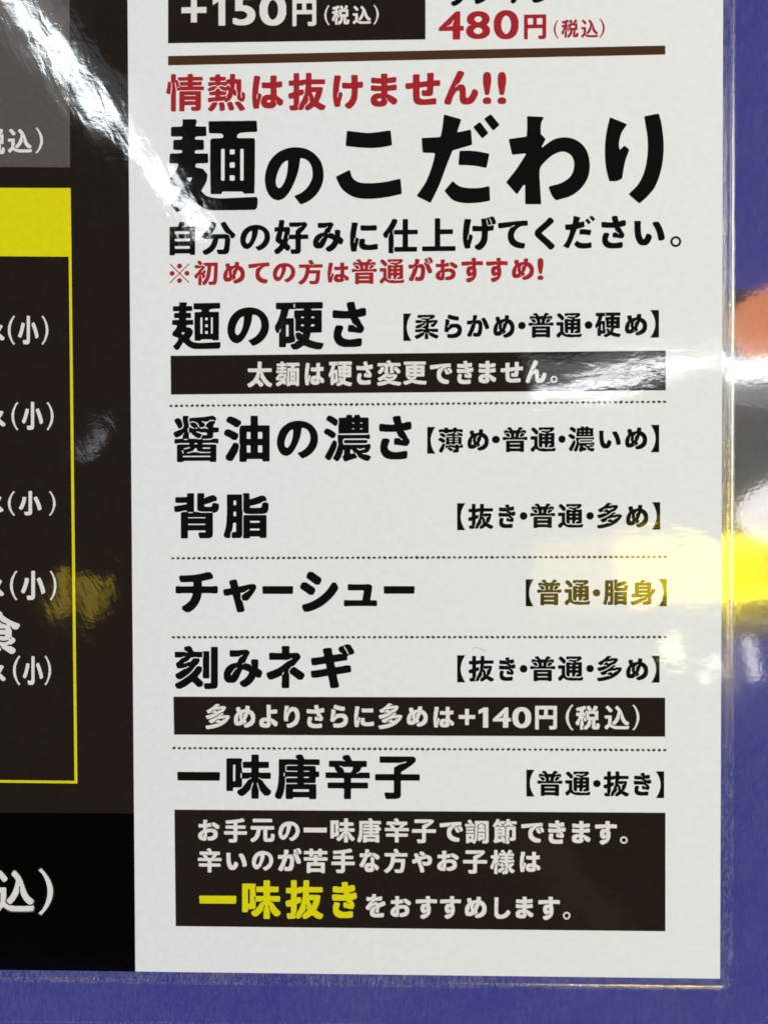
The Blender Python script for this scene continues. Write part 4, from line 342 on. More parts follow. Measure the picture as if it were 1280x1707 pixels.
  '脂': [[440,3,460,0,566,1,580,10,589,37,606,41,785,41,798,34,805,17,818,8,924,7,944,10,951,17,954,37,954,486,950,507,944,514,924,517,467,517,447,512,439,500,437,486,437,78,430,44,431,17],[55,10,122,7,136,10,143,17,152,44,153,92,162,133,191,180,205,269,207,323,215,341,228,347,268,345,277,337,277,160,275,153,262,144,202,142,188,133,179,105,177,51,182,23,195,10,209,7,354,8,382,17,408,44,417,99,418,486,424,527,424,582,411,663,411,956,407,966,401,971,96,973,83,970,76,963,73,942,73,514,66,480,65,391,46,248,31,180,0,85,3,44],[593,178,584,187,584,207,589,214,599,217,785,217,798,211,801,201,798,184,785,177],[593,348,584,357,584,378,589,384,599,387,785,387,798,381,801,371,798,354,785,347],[228,491,222,497,219,507,220,582,225,588,235,592,268,590,275,585,278,575,277,500,272,493,262,490],[543,541,566,537,858,537,924,547,957,565,972,582,982,602,998,656,1000,752,997,765,990,775,937,799,891,794,864,775,855,758,844,702,838,689,825,681,785,674,632,674,586,684,578,697,580,704,593,714,719,744,825,776,864,807,904,821,937,820,946,827,953,840,953,881,947,895,897,943,825,945,666,886,586,865,577,874,576,976,573,990,566,997,540,1000,447,1000,434,997,427,983,437,935,437,629,444,588,457,568,480,553,500,545],[228,736,222,741,219,752,220,827,225,833,235,836,268,835,275,830,278,820,277,745,272,738,262,735]],
  '自': [[13,3,39,0,185,1,203,10,211,47,220,53,237,54,772,54,789,47,797,17,815,8,970,7,987,10,996,17,1000,37,1000,828,996,848,987,855,961,858,582,858,530,842,513,831,496,828,490,834,496,843,574,882,594,922,591,983,573,992,513,999,418,1000,392,997,383,990,342,882,332,864,323,860,30,858,13,855,4,848,0,828,0,30,4,10],[220,197,211,203,207,213,207,260,211,270,228,277,772,277,785,274,793,260,791,206,785,199,772,196],[220,420,211,426,207,436,207,483,211,493,228,500,772,500,785,497,793,483,791,429,785,422,772,419],[220,637,211,642,207,652,207,706,211,716,228,723,772,723,785,720,793,706,791,645,785,639,772,635]],
  '辛': [[428,3,442,0,551,0,565,3,572,10,575,30,576,225,579,235,586,240,935,242,949,245,958,258,959,352,956,366,949,373,928,376,586,377,579,382,576,393,576,453,582,466,599,470,976,470,990,473,997,480,1000,493,999,587,997,594,983,603,777,604,736,588,716,573,708,574,702,581,709,591,771,626,815,722,915,726,928,735,932,762,931,842,928,856,921,863,908,866,606,867,595,876,560,950,539,983,524,997,510,1000,455,998,401,980,387,970,384,950,386,910,408,883,433,869,435,863,428,855,387,866,106,866,85,863,78,856,75,842,78,735,92,726,199,722,231,641,242,628,261,614,264,607,257,600,229,604,24,604,10,601,3,594,0,581,1,487,3,480,17,471,394,470,408,468,414,463,418,393,414,382,408,377,79,376,58,373,51,366,48,352,48,265,51,252,58,245,72,242,394,241,411,238,416,231,418,218,418,23,421,10],[435,606,426,614,409,668,395,695,331,735,321,748,325,755,339,753,394,726,599,725,613,723,620,717,621,708,601,654,580,614,572,607,551,604]],
  '醤': [[93,3,108,0,198,1,212,7,228,24,246,27,774,27,793,24,809,7,823,1,913,0,927,3,937,10,944,24,945,38,945,353,940,373,927,381,913,383,656,384,646,387,641,394,642,404,656,411,906,411,962,397,977,401,990,414,992,483,985,496,969,506,879,506,837,489,795,480,656,480,647,483,642,490,646,496,656,499,767,500,823,507,858,521,869,531,874,544,875,620,882,634,976,638,990,645,997,654,1000,716,997,729,990,739,969,746,892,747,882,750,877,757,878,791,923,853,921,873,912,887,915,894,934,905,944,921,942,942,913,972,879,997,844,1000,670,973,538,965,510,959,434,959,358,949,348,935,347,894,349,880,364,853,363,818,392,775,450,736,453,729,448,723,441,722,392,744,344,747,341,750,340,812,320,908,322,935,338,976,332,990,316,999,295,1000,226,999,209,990,201,969,202,901,228,798,212,743,191,722,24,655,7,640,0,620,3,597,31,548,52,535,80,534,101,539,177,577,205,606,215,627,226,634,233,628,233,620,218,599,204,565,200,517,194,510,184,507,38,504,28,496,22,483,22,421,31,405,52,397,114,411,330,411,347,407,352,394,347,387,337,384,101,383,80,371,76,353,76,31,79,17],[212,111,203,120,205,130,212,135,226,137,795,137,809,135,818,127,813,113,795,110],[212,194,198,204,188,229,191,252,205,264,213,257,211,229,230,202,226,194],[302,194,298,202,303,209,365,221,427,242,444,257,469,295,490,301,503,300,510,295,527,243,559,228,615,225,642,219,809,218,819,216,823,209,819,202,809,199,594,199,517,218,441,219,330,193],[233,281,226,284,225,291,233,299,288,309,351,326,359,325,365,318,353,305,309,290,274,282],[649,289,642,295,641,305,646,312,656,315,795,315,806,312,811,305,809,295,795,288],[469,385,460,394,462,404,469,409,510,411,521,407,526,401,524,391,517,385],[233,481,226,490,230,496,239,499,302,499,312,496,316,490,312,483,302,480],[531,496,497,506,365,507,347,510,340,524,341,634,351,637,389,634,406,603,476,548,503,530,545,514,573,516,606,531,607,558,615,570,624,572,629,568,629,558,615,531,623,510,618,503,573,494],[635,583,601,614,510,647,506,654,509,661,531,662,608,638,712,637,729,634,735,627,736,599,733,589,726,584],[330,639,323,644,315,661,313,709,320,736,337,746,340,736,339,640],[483,722,478,729,497,744,524,745,531,736,524,728,497,720],[608,722,582,736,578,743,582,750,629,747,677,757,685,764,694,791,694,812,685,832,624,873,621,880,627,887,635,887,684,865,698,864,747,873,781,887,816,910,892,902,904,894,898,887,886,884,823,887,788,874,747,840,718,805,709,764,712,753,719,748,760,736,765,729,760,722,740,720,691,734,622,720],[114,729,128,726,149,728,187,750,201,777,201,818,185,880,159,921,128,949,80,951,59,943,28,921,22,908,21,887,30,866,78,791,100,743],[559,749,548,757,533,791,512,825,483,846,441,861,392,850,372,853,367,860,378,868,406,876,455,876,476,869,497,856,524,849,560,791,570,757,566,751]],
 },
 'M': {
  '※': [[0,35,35,0,500,465,965,0,1000,35,535,500,1000,965,965,1000,500,535,35,1000,0,965,465,500],[625,130,622,158,613,184,598,208,578,228,554,243,528,252,500,255,472,252,446,243,422,228,402,208,387,184,378,158,375,130,378,102,387,76,402,52,422,32,446,17,472,8,500,5,528,8,554,17,578,32,598,52,613,76,622,102],[625,870,622,898,613,924,598,948,578,968,554,983,528,992,500,995,472,992,446,983,422,968,402,948,387,924,378,898,375,870,378,842,387,816,402,792,422,772,446,757,472,748,500,745,528,748,554,757,578,772,598,792,613,816,622,842],[255,500,252,528,243,554,228,578,208,598,184,613,158,622,130,625,102,622,76,613,52,598,32,578,17,554,8,528,5,500,8,472,17,446,32,422,52,402,76,387,102,378,130,375,158,378,184,387,208,402,228,422,243,446,252,472],[995,500,992,528,983,554,968,578,948,598,924,613,898,622,870,625,842,622,816,613,792,598,772,578,757,554,748,528,745,500,748,472,757,446,772,422,792,402,816,387,842,378,870,375,898,378,924,387,948,402,968,422,983,446,992,472]],
  '。': [[1000,500,987,611,950,717,891,812,812,891,717,950,611,987,500,1000,389,987,283,950,188,891,109,812,50,717,13,611,0,500,13,389,50,283,109,188,188,109,283,50,389,13,500,0,611,13,717,50,812,109,891,188,950,283,987,389],[783,435,761,374,727,319,681,273,626,239,565,217,500,210,435,217,374,239,319,273,273,319,239,374,217,435,210,500,217,565,239,626,273,681,319,727,374,761,435,783,500,790,565,783,626,761,681,727,727,681,761,626,783,565,790,500]],
  '【': [[1000,0,846,71,716,143,609,214,527,286,467,357,432,429,420,500,432,571,467,643,527,714,609,786,716,857,846,929,1000,1000,0,1000,0,0]],
  '】': [[1000,0,1000,1000,0,1000,154,929,284,857,391,786,473,714,533,643,568,571,580,500,568,429,533,357,473,286,391,214,284,143,154,71,0,0]],
  'い': [[233,4,252,0,387,1,436,29,481,80,507,121,539,191,576,292,578,369,548,419,500,471,432,475,410,471,395,448,366,352,336,284,312,251,294,258,266,309,243,377,226,453,211,564,210,657,203,708,203,809,210,860,207,987,199,996,184,1000,19,999,4,988,0,971,0,894,7,852,8,598,15,555,16,479,40,309,70,199,109,112,162,43,207,12],[815,191,898,187,929,198,992,233,999,250,1000,275,1000,335,992,403,960,564,922,691,889,784,847,877,811,937,793,954,695,957,628,932,613,920,610,843,619,818,667,733,734,564,781,369,799,233,808,199]],
  'お': [[214,3,325,0,368,16,391,39,400,69,401,164,414,207,416,368,425,378,461,391,583,415,625,406,661,392,686,375,705,354,721,317,718,300,700,266,675,241,640,217,561,190,518,182,461,182,447,175,437,149,437,69,450,25,461,10,604,7,690,24,761,49,806,76,857,120,888,164,907,215,915,266,915,354,905,419,879,470,833,517,804,538,754,560,690,576,482,576,440,566,411,543,397,544,390,551,389,565,411,595,416,631,422,639,618,672,632,682,632,690,617,726,608,770,618,821,631,836,624,843,532,846,440,822,427,814,411,792,397,792,390,799,389,814,419,858,428,923,428,982,418,997,411,999,254,1000,239,997,232,989,229,923,236,887,235,814,232,803,225,797,146,796,111,803,39,803,25,799,15,785,14,653,18,639,25,631,46,628,218,627,229,624,234,617,236,522,231,507,154,465,86,412,31,354,9,310,0,273,2,171,10,142,39,96,87,54,132,27,182,9],[225,186,199,222,196,244,252,361,275,378,285,368,283,346,237,244,247,207,247,193,239,186],[861,565,940,562,954,565,964,573,1000,639,997,712,983,729,926,771,768,867,740,876,668,872,636,836,650,814,651,748,667,704,797,618]],
  'か': [[82,4,173,0,187,3,194,11,229,78,240,145,253,183,265,205,297,242,317,295,358,422,402,586,411,596,432,604,459,604,500,587,512,571,523,541,523,429,516,369,494,265,473,211,459,194,439,182,418,180,350,194,309,193,296,184,281,160,273,123,273,56,282,26,302,10,343,1,534,1,568,13,602,38,623,61,644,101,678,213,693,310,695,362,701,392,699,601,658,698,609,758,541,775,452,776,439,772,425,750,405,751,405,772,425,787,448,840,462,922,462,974,452,989,405,1000,296,1000,282,996,273,981,264,877,251,787,245,772,234,762,214,755,153,754,118,747,16,745,3,735,0,608,9,571,16,563,105,561,159,570,207,588,221,578,222,571,217,556,187,521,117,317,65,205,15,116,13,63,16,40,30,25],[833,347,909,344,936,353,991,383,1000,399,1000,459,948,601,890,728,814,862,800,872,725,872,656,840,647,825,647,780,662,750,699,698,720,653,744,571,787,466,819,369],[255,600,248,601,240,616,248,631,262,632,268,626,269,616]],
  'が': [[87,3,170,1,183,7,197,24,224,80,248,177,260,198,297,240,364,441,395,553,403,561,470,560,493,546,507,525,513,497,513,413,498,302,471,212,457,190,443,179,417,172,390,174,343,187,316,188,303,187,290,178,276,156,267,115,267,59,276,24,283,17,310,9,377,0,497,0,537,9,570,23,610,63,631,94,645,128,673,247,686,358,685,559,652,636,613,692,591,712,557,723,450,723,433,726,430,733,434,761,453,865,452,914,443,928,363,938,276,935,267,921,259,817,246,733,234,712,170,702,23,702,9,699,2,692,0,573,9,539,16,532,116,528,143,534,190,537,195,532,164,427,109,286,77,219,13,108,16,38,23,31],[816,323,837,320,904,322,964,350,973,365,972,448,932,546,854,705,857,719,892,747,937,751,964,760,991,774,1000,789,998,858,939,963,917,992,904,1000,831,999,791,982,764,960,717,957,669,935,660,914,663,858,684,825,704,817,712,803,704,789,677,791,657,784,642,775,634,761,636,719,672,671,699,622,718,573,729,525,758,462,803,337],[216,538,208,546,208,553,214,566,245,587,259,587,264,580,258,566,230,539],[377,677,370,683,369,692,390,721,403,728,417,721,419,712,411,698,390,680],[804,711,777,724,737,775,737,789,744,796,750,797,764,792,789,754,824,733,824,719,817,712],[871,759,857,768,782,907,775,935,784,949,797,949,804,942,879,810,887,789,886,775,878,761]],
  'き': [[319,4,349,0,668,0,819,18,828,25,840,61,836,176,828,184,811,187,710,187,626,173,559,173,500,166,466,172,416,173,340,189,282,219,255,255,259,277,302,349,298,414,282,424,206,438,97,436,78,421,62,392,35,306,35,205,54,133,88,87,147,46,240,17],[731,255,761,252,845,255,863,270,898,320,899,385,893,407,845,460,801,486,794,493,792,507,811,516,861,512,971,533,991,543,999,558,1000,615,991,666,980,694,971,702,878,704,769,679,735,675,719,678,707,694,704,709,708,716,870,743,904,754,920,766,924,838,915,889,907,903,887,913,794,914,651,887,641,896,621,982,610,997,517,1000,441,991,408,982,399,975,395,917,407,874,399,866,265,864,130,878,38,874,29,867,25,853,25,745,29,730,46,715,88,706,198,705,240,698,458,697,478,687,487,666,483,654,475,649,408,641,307,641,273,647,181,648,139,655,13,651,1,637,0,615,1,522,13,499,29,490,71,482,576,479,687,414,699,399,699,385,677,382,660,387,559,438,492,436,475,426,463,399,466,299,475,291,508,281,559,280],[752,506,726,522,722,536,729,543,752,544,778,529,777,512,769,507],[559,607,542,619,517,622,509,630,508,644,517,651,534,651,551,633,567,626,574,615,569,608],[668,708,626,730,626,745,635,752,651,752,694,730,700,716,685,708],[475,822,433,845,433,860,441,867,458,867,491,838,487,824]],
  'さ': [[336,4,366,0,677,0,819,15,845,22,862,32,865,40,874,105,870,185,853,195,761,196,626,175,559,174,517,168,391,182,337,199,287,228,264,257,256,279,272,330,310,395,307,460,298,468,273,476,223,485,105,482,87,467,70,438,34,337,34,221,45,163,85,105,139,60,223,24],[765,308,794,304,878,308,938,373,941,417,938,446,877,511,804,612,768,634,759,649,761,656,777,665,828,660,979,689,996,699,1000,714,999,815,988,852,979,859,870,862,761,836,710,829,702,833,692,852,651,990,635,999,551,1000,466,990,441,982,433,975,430,902,450,849,475,823,475,808,466,801,349,797,307,804,214,805,97,819,21,818,4,808,0,786,1,663,11,649,29,640,147,638,189,631,534,629,544,620,589,540,704,475,722,460,729,446,719,439,685,445,650,460,618,483,593,492,483,489,472,475,463,417,466,344,483,334,635,325]],
  'し': [[310,3,429,0,580,15,677,39,774,78,867,135,952,204,991,244,1000,266,999,317,955,369,916,398,810,401,789,390,743,339,668,278,624,250,544,214,456,192,385,183,314,200,279,219,251,252,230,310,230,537,239,573,239,763,247,792,248,872,256,909,256,982,244,997,226,1000,22,999,4,989,0,967,0,909,9,865,9,697,0,653,3,193,21,142,38,113,71,77,100,55,164,24,235,8]],
  'す': [[290,3,378,0,464,34,500,52,567,96,633,161,681,248,705,348,704,507,688,564,670,608,671,687,680,696,694,698,867,697,910,690,989,694,999,708,1000,730,1000,831,997,845,989,852,917,857,888,863,680,864,665,874,664,881,675,910,676,924,675,982,666,996,651,1000,507,1000,486,997,476,982,475,932,482,874,478,863,471,858,198,856,162,849,25,849,11,845,3,838,0,759,8,694,18,680,25,677,90,676,126,683,212,683,248,690,334,691,421,712,486,711,500,701,500,680,486,670,399,668,334,652,298,638,268,608,233,543,223,471,231,377,250,327,284,281,327,253,363,242,399,245,457,259,486,277,514,285,526,284,528,276,514,252,471,225,414,209,349,198,241,162,219,147,216,125,219,75],[457,406,436,420,425,435,418,449,418,464,427,485,439,500,457,512,471,514,494,500,507,464,489,420,471,406],[522,815,514,817,505,831,507,838,522,847,529,845,538,831,536,824]],
  'せ': [[489,4,589,0,624,7,748,8,783,15,845,16,879,26,889,42,890,187,886,202,879,210,810,213,679,192,617,191,583,183,514,184,451,201,424,217,409,248,400,286,400,523,403,534,410,540,451,549,617,565,624,567,638,592,652,592,658,584,658,569,652,561,629,553,627,500,617,459,610,455,555,465,500,465,486,462,479,454,476,431,476,309,486,294,527,283,569,282,596,275,721,276,755,291,783,324,799,416,800,531,810,573,817,579,866,588,983,589,997,599,1000,744,997,760,990,767,907,771,879,764,831,763,817,765,810,771,807,844,814,889,814,973,810,989,797,999,652,1000,638,997,631,989,627,928,634,882,634,775,628,752,596,741,534,740,431,725,406,729,400,744,400,851,407,897,403,951,396,958,382,962,231,958,223,951,220,935,220,729,217,710,210,704,148,696,17,686,9,683,0,668,0,561,7,523,17,507,120,504,203,519,213,515,219,508,220,271,227,233,228,172,243,111,269,65,313,32,355,18,396,8]],
  'て': [[774,4,853,0,868,4,877,12,909,107,906,186,891,197,808,207,741,225,673,252,626,282,583,322,543,393,535,417,529,488,551,560,589,639,639,702,695,751,771,791,808,801,868,809,974,810,989,813,996,821,1000,853,996,989,989,996,974,1000,823,1000,786,992,710,992,680,985,620,984,590,977,530,976,417,961,357,960,334,953,274,952,109,930,11,925,3,917,0,901,0,798,11,742,26,731,131,731,199,745,357,763,397,774,507,831,538,840,564,837,567,829,561,822,531,798,440,752,393,718,356,647,331,536,331,377,348,282,378,218,399,186,466,115,500,90,590,42,665,18]],
  'で': [[674,4,805,0,826,9,834,20,857,92,855,180,840,191,762,201,677,227,613,259,578,288,542,330,513,388,498,468,506,508,520,556,555,636,617,732,642,758,720,797,748,801,777,813,848,831,876,829,926,810,940,820,943,852,940,988,933,996,918,1000,769,1000,741,993,663,992,628,984,493,976,464,969,415,968,386,961,181,943,96,929,10,924,3,916,0,900,0,804,10,740,25,729,124,729,237,751,330,761,372,771,493,837,532,836,535,828,529,820,501,796,408,746,372,717,346,668,321,588,312,524,312,380,320,316,332,268,371,188,443,104,542,42,635,10],[734,468,755,464,819,467,862,491,884,516,947,523,989,547,997,556,1000,580,998,644,969,700,918,782,833,783,791,773,772,756,791,740,871,580,878,548,869,532,855,532,847,540,813,620,768,700,760,724,767,756,741,759,691,741,661,724,642,701,638,676,641,644,686,564,726,476]],
  'な': [[450,3,547,0,611,8,661,24,693,46,720,75,740,118,696,218,696,232,704,238,718,233,734,218,773,125,826,82,883,78,911,82,927,96,962,153,965,218,954,242,847,319,747,371,736,454,736,596,722,625,690,648,626,664,597,664,575,659,554,644,550,575,557,532,558,425,556,411,551,404,411,399,347,377,319,361,294,332,253,261,244,232,244,168,253,118,272,82,311,43,344,25,404,8],[483,174,461,181,444,196,440,211,452,225,483,240,511,245,547,242,560,232,556,211,537,189,511,174],[87,211,168,208,182,216,200,239,253,339,299,404,366,539,403,632,418,659,525,681,583,701,592,711,594,768,608,825,607,847,597,861,575,864,504,862,485,854,454,816,433,805,418,789,404,788,398,797,404,809,419,818,433,848,471,875,486,925,485,975,475,990,425,1000,311,1000,296,997,287,982,285,939,262,832,247,816,125,815,89,821,39,822,18,818,11,811,7,675,11,661,18,653,39,650,175,651,232,684,254,691,268,682,270,675,261,660,218,634,189,628,182,620,98,468,3,332,0,282,4,260,46,231],[853,554,933,550,954,559,1000,632,1000,689,993,704,904,762,754,840,676,843,654,839,644,825,630,761,629,711,633,704,697,686,726,669,750,646,776,608]],
  'に': [[50,4,65,0,181,1,219,11,227,19,232,103,274,248,285,317,307,401,306,439,273,473,258,480,212,479,201,469,182,370,161,309,150,297,142,303,139,317,139,378,157,462,165,478,188,495,199,523,201,569,232,760,268,912,268,973,258,989,250,992,181,1000,81,1000,65,996,55,981,53,928,32,813,0,561,1,233,24,72,39,19],[554,49,581,46,796,46,835,53,896,54,989,72,997,80,1000,95,997,248,981,258,904,259,789,237,742,236,712,229,642,230,596,239,556,256,535,271,526,286,523,309,531,347,531,408,527,424,520,431,481,443,358,441,348,431,345,378,323,294,324,202,340,156,369,118,412,86,465,63,504,54],[462,714,489,710,858,710,942,719,950,721,961,737,961,882,950,897,935,901,819,901,766,893,558,893,512,901,396,900,381,890,377,874,381,729,396,719]],
  'は': [[54,3,133,0,155,6,198,8,212,18,217,85,244,197,247,235,276,332,294,369,294,421,284,440,248,467,205,468,195,459,182,421,172,347,155,302,147,292,140,294,138,302,137,399,154,459,186,488,209,690,251,899,251,974,241,989,234,992,176,993,147,1000,83,1000,68,996,58,981,57,944,15,660,14,615,7,586,7,511,0,466,0,302,7,264,8,205,31,55,40,23],[496,10,594,7,658,15,723,45,762,85,781,122,767,167,742,220,743,242,752,248,766,243,774,235,803,167,814,130,838,104,860,91,932,89,953,92,998,160,1000,227,992,249,968,275,903,326,845,363,802,384,792,399,784,451,784,556,778,586,779,615,784,623,795,626,853,627,954,645,961,653,964,668,963,802,954,817,939,821,874,821,802,807,784,810,779,817,777,832,784,869,784,974,781,989,766,999,615,1000,601,997,594,989,590,974,590,810,586,798,579,793,435,791,399,798,335,798,320,795,310,780,310,645,313,630,320,623,414,619,450,612,572,612,586,616,601,638,615,638,622,630,622,615,601,601,598,593,597,451,594,432,579,425,450,424,399,408,356,385,340,369,313,320,298,279,281,212,281,167,290,130,319,78,356,46,385,32,443,15],[522,189,480,212,478,227,491,242,522,258,550,265,586,260,600,249,595,227,579,204,550,189]],
  'ま': [[239,4,269,0,423,1,483,10,526,22,577,51,612,91,631,141,618,170,577,228,576,250,586,256,613,243,680,153,751,112,826,61,920,59,937,66,955,83,990,127,1000,149,1000,207,991,221,843,309,740,353,632,388,625,402,624,446,629,464,646,471,808,479,963,496,971,504,975,518,971,656,954,666,877,667,714,646,629,642,618,649,616,670,618,692,629,701,903,718,946,728,957,743,967,801,966,873,954,888,843,891,671,870,629,871,618,880,624,917,624,975,620,989,612,996,594,1000,432,1000,406,997,395,982,394,917,401,880,398,870,389,864,295,863,115,884,38,883,21,873,17,743,21,727,38,713,115,709,150,703,235,702,269,696,381,695,394,692,400,685,400,641,394,634,381,631,312,638,227,638,115,652,30,651,21,649,9,634,9,504,30,484,47,479,115,478,158,471,381,471,394,467,400,460,400,424,389,415,252,412,167,396,103,373,81,362,43,330,11,286,1,235,0,178,11,120,28,91,77,47,98,35,158,15],[312,169,243,192,233,207,242,221,295,244,346,253,372,253,403,243,408,235,407,221,382,185,338,169]],
  'め': [[514,4,587,0,660,15,719,32,808,70,868,114,912,158,945,200,983,283,992,327,1000,394,999,489,990,556,965,629,919,703,858,765,785,806,741,819,728,828,724,843,736,901,736,975,726,990,690,1000,551,997,541,982,539,924,524,850,518,843,397,823,339,805,324,806,317,813,296,916,281,938,186,941,112,916,102,901,102,828,143,710,144,695,137,681,82,614,38,533,16,475,0,401,0,254,16,195,47,140,82,107,127,89,288,91,333,107,412,165,456,165,583,232,590,246,590,291,583,305,556,335,554,349,611,467,668,623,682,632,713,614,755,572,786,519,802,467,800,394,771,327,744,291,713,261,660,226,522,156,463,136,460,114,463,77],[419,215,412,217,402,232,405,247,419,255,427,254,436,239,434,224],[207,281,192,305,183,342,210,430,212,482,220,504,219,556,229,573,244,581,251,576,255,563,254,519,246,497,248,430,290,342,284,327,253,298,222,279],[419,423,411,430,402,452,401,578,395,614,434,641,499,703,536,713,543,703,536,689,441,592,437,445,431,430]],
  'や': [[439,4,461,0,525,2,602,25,609,32,613,46,612,117,568,259,547,309,504,356,488,387,473,472,471,514,453,557,453,578,532,615,637,650,708,665,757,650,795,621,809,592,800,557,771,525,736,506,708,497,687,497,588,525,525,525,514,521,509,514,508,486,515,443,523,401,536,372,560,348,574,341,595,334,637,333,666,326,736,326,764,333,813,334,891,362,937,394,970,436,991,486,1000,543,999,635,984,699,964,734,922,777,877,806,835,820,771,830,680,833,668,869,620,919,532,991,504,1000,433,997,381,961,374,947,373,926,374,883,381,869,447,812,518,799,574,778,622,812,658,828,669,826,674,819,673,805,667,798,630,776,574,767,560,760,532,760,489,772,440,773,370,753,356,766,290,890,278,904,201,908,165,899,123,881,109,869,106,805,115,777,153,720,170,684,174,670,171,663,95,627,17,600,3,586,0,571,2,514,38,436,53,426,130,426,250,484,257,485,268,479,315,372,343,294,426,18]],
  'よ': [[243,3,264,0,410,0,476,8,524,24,573,52,607,91,626,142,623,171,572,252,573,266,590,275,607,266,671,176,706,157,777,109,810,81,834,68,940,69,958,84,998,142,1000,215,992,230,972,248,899,297,834,333,736,377,639,409,625,420,618,442,618,551,610,588,614,606,630,613,777,613,818,620,907,621,964,631,973,639,976,653,973,785,956,795,932,796,826,796,793,789,712,788,671,781,618,785,612,792,610,814,611,858,618,887,618,975,614,989,598,999,419,1000,402,997,391,982,390,909,398,865,398,537,406,493,402,445,386,438,231,437,130,412,74,383,40,354,2,281,0,164,11,120,36,82,92,40,147,18],[305,178,256,193,239,205,229,223,239,240,277,259,313,269,362,274,402,268,410,263,413,252,404,223,386,198,345,178]],
  'ら': [[304,4,326,0,508,0,639,15,700,24,841,77,930,143,980,217,1000,313,1000,379,991,438,954,504,900,551,822,594,717,618,474,618,413,610,343,593,309,578,278,548,221,471,204,459,187,460,185,482,201,511,275,607,294,710,294,754,273,778,230,792,160,809,82,808,73,806,61,791,60,740,52,710,42,592,0,372,0,291,12,275,108,251,204,254,247,309,308,360,352,388,465,432,543,448,622,448,665,436,702,416,730,394,745,379,755,357,753,327,712,268,691,252,622,216,500,185,447,183,421,177,360,177,308,184,169,180,157,165,157,92,185,18,204,8],[635,747,778,743,796,747,804,754,826,828,825,894,813,909,778,919,682,928,465,965,308,1000,221,1000,203,990,174,901,175,857,186,845,265,822,326,797]],
  'り': [[241,3,262,0,391,1,550,31,698,82,821,149,908,228,977,352,1000,489,1000,569,991,605,989,663,957,751,886,848,827,891,767,919,718,933,639,943,540,943,470,935,427,925,372,903,340,874,311,838,244,729,213,692,198,685,201,751,260,845,323,925,325,975,312,990,252,1000,84,1000,63,990,50,968,48,910,21,787,9,663,0,634,0,381,11,315,24,301,44,297,233,297,252,301,262,308,267,388,262,424,268,460,280,504,315,569,350,620,397,671,459,722,540,758,569,763,589,760,638,736,668,709,710,642,732,569,733,518,720,446,666,352,614,301,572,272,464,221,322,184,193,166,173,156,168,134,172,76,221,18]],
  'を': [[470,4,489,0,663,0,709,7,792,7,823,14,876,15,914,25,921,32,925,47,925,169,921,183,914,191,815,193,739,181,694,179,648,166,550,158,497,168,466,182,432,205,421,227,438,270,503,378,527,395,537,385,536,363,480,263,478,234,481,219,497,209,527,202,625,202,663,212,671,219,675,234,675,385,679,400,694,412,732,429,989,528,1000,543,1000,608,976,666,959,687,876,691,861,688,656,604,641,606,610,631,542,660,466,662,436,652,360,603,330,595,324,601,327,608,349,637,451,702,565,705,595,712,663,712,800,728,824,738,834,759,834,874,830,889,823,896,739,899,603,879,527,875,519,881,522,975,512,989,421,1000,345,999,337,997,326,982,308,896,300,874,292,867,224,863,178,870,57,870,42,867,34,860,30,730,34,716,42,709,193,699,277,739,299,739,306,730,292,708,186,650,98,543,8,457,0,435,1,385,17,363,87,319,170,317,196,335,220,371,277,432,345,480,413,508,451,517,474,517,505,507,513,493,504,479,466,481,421,472,360,444,299,402,254,351,229,313,221,291,212,241,212,176,221,126,261,65,315,32,360,17,406,8],[451,822,442,831,443,840,451,851,466,852,474,845,474,831,466,824]],
  'ん': [[611,4,684,0,754,10,796,25,837,47,886,90,936,160,978,250,1000,317,1000,385,990,402,943,444,928,453,865,455,844,452,832,437,808,362,761,271,726,227,691,203,670,198,655,205,645,220,633,280,630,482,615,534,587,574,559,594,531,604,455,604,420,588,364,540,330,520,324,526,329,541,354,579,459,661,574,870,583,892,583,952,573,968,496,1000,406,1000,387,982,371,941,237,676,60,287,2,138,0,48,10,33,79,8,177,11,187,26,252,220,286,295,327,355,350,380,385,408,420,424,437,414,450,385,458,325,459,138,475,86,494,56,531,25,566,10]],
  'ス': [[830,4,854,0,921,4,989,66,1000,94,1000,160,992,184,936,254,838,361,816,393,763,443,719,496,724,520,803,660,892,865,895,922,891,947,846,989,816,1000,733,1000,688,992,252,992,199,1000,109,996,101,988,98,971,98,816,102,799,117,788,199,787,244,795,583,795,605,801,643,824,666,828,681,842,695,840,698,832,688,817,673,811,652,783,595,742,532,635,473,553,350,419,192,290,102,233,10,184,1,168,0,152,1,102,8,86,79,12,177,11,267,60,350,117,447,197,553,303,568,312,583,303,643,237,767,86,813,20]],
  'ラ': [[277,3,375,0,439,17,520,47,617,94,692,142,742,180,823,257,893,350,946,450,973,519,1000,611,999,681,988,699,940,727,924,730,819,731,770,723,222,723,165,731,36,731,12,727,4,719,0,704,0,573,4,557,20,547,706,546,730,542,738,534,738,519,706,490,645,403,577,339,506,288,431,247,359,217,214,175,197,165,193,142,197,88,218,57],[125,812,214,808,270,815,762,815,811,808,899,809,908,812,918,827,918,981,908,996,891,1000,819,1000,762,992,262,992,214,1000,133,999,117,989,113,973,113,835,117,819]],
  'ン': [[72,4,157,0,233,17,363,58,440,90,601,178,702,252,762,305,861,408,903,460,999,612,1000,708,953,798,938,807,922,808,861,807,846,799,755,652,685,560,562,441,455,362,356,306,272,267,180,235,11,196,3,188,0,172,3,108,56,20],[324,588,409,584,436,596,494,660,497,716,494,748,363,872,210,992,187,1000,111,997,41,924,38,868,41,836,55,820,218,688]],
  '・': [[1000,500,987,611,950,717,891,812,812,891,717,950,611,987,500,1000,389,987,283,950,188,891,109,812,50,717,13,611,0,500,13,389,50,283,109,188,188,109,283,50,389,13,500,0,611,13,717,50,812,109,891,188,950,283,987,389]],
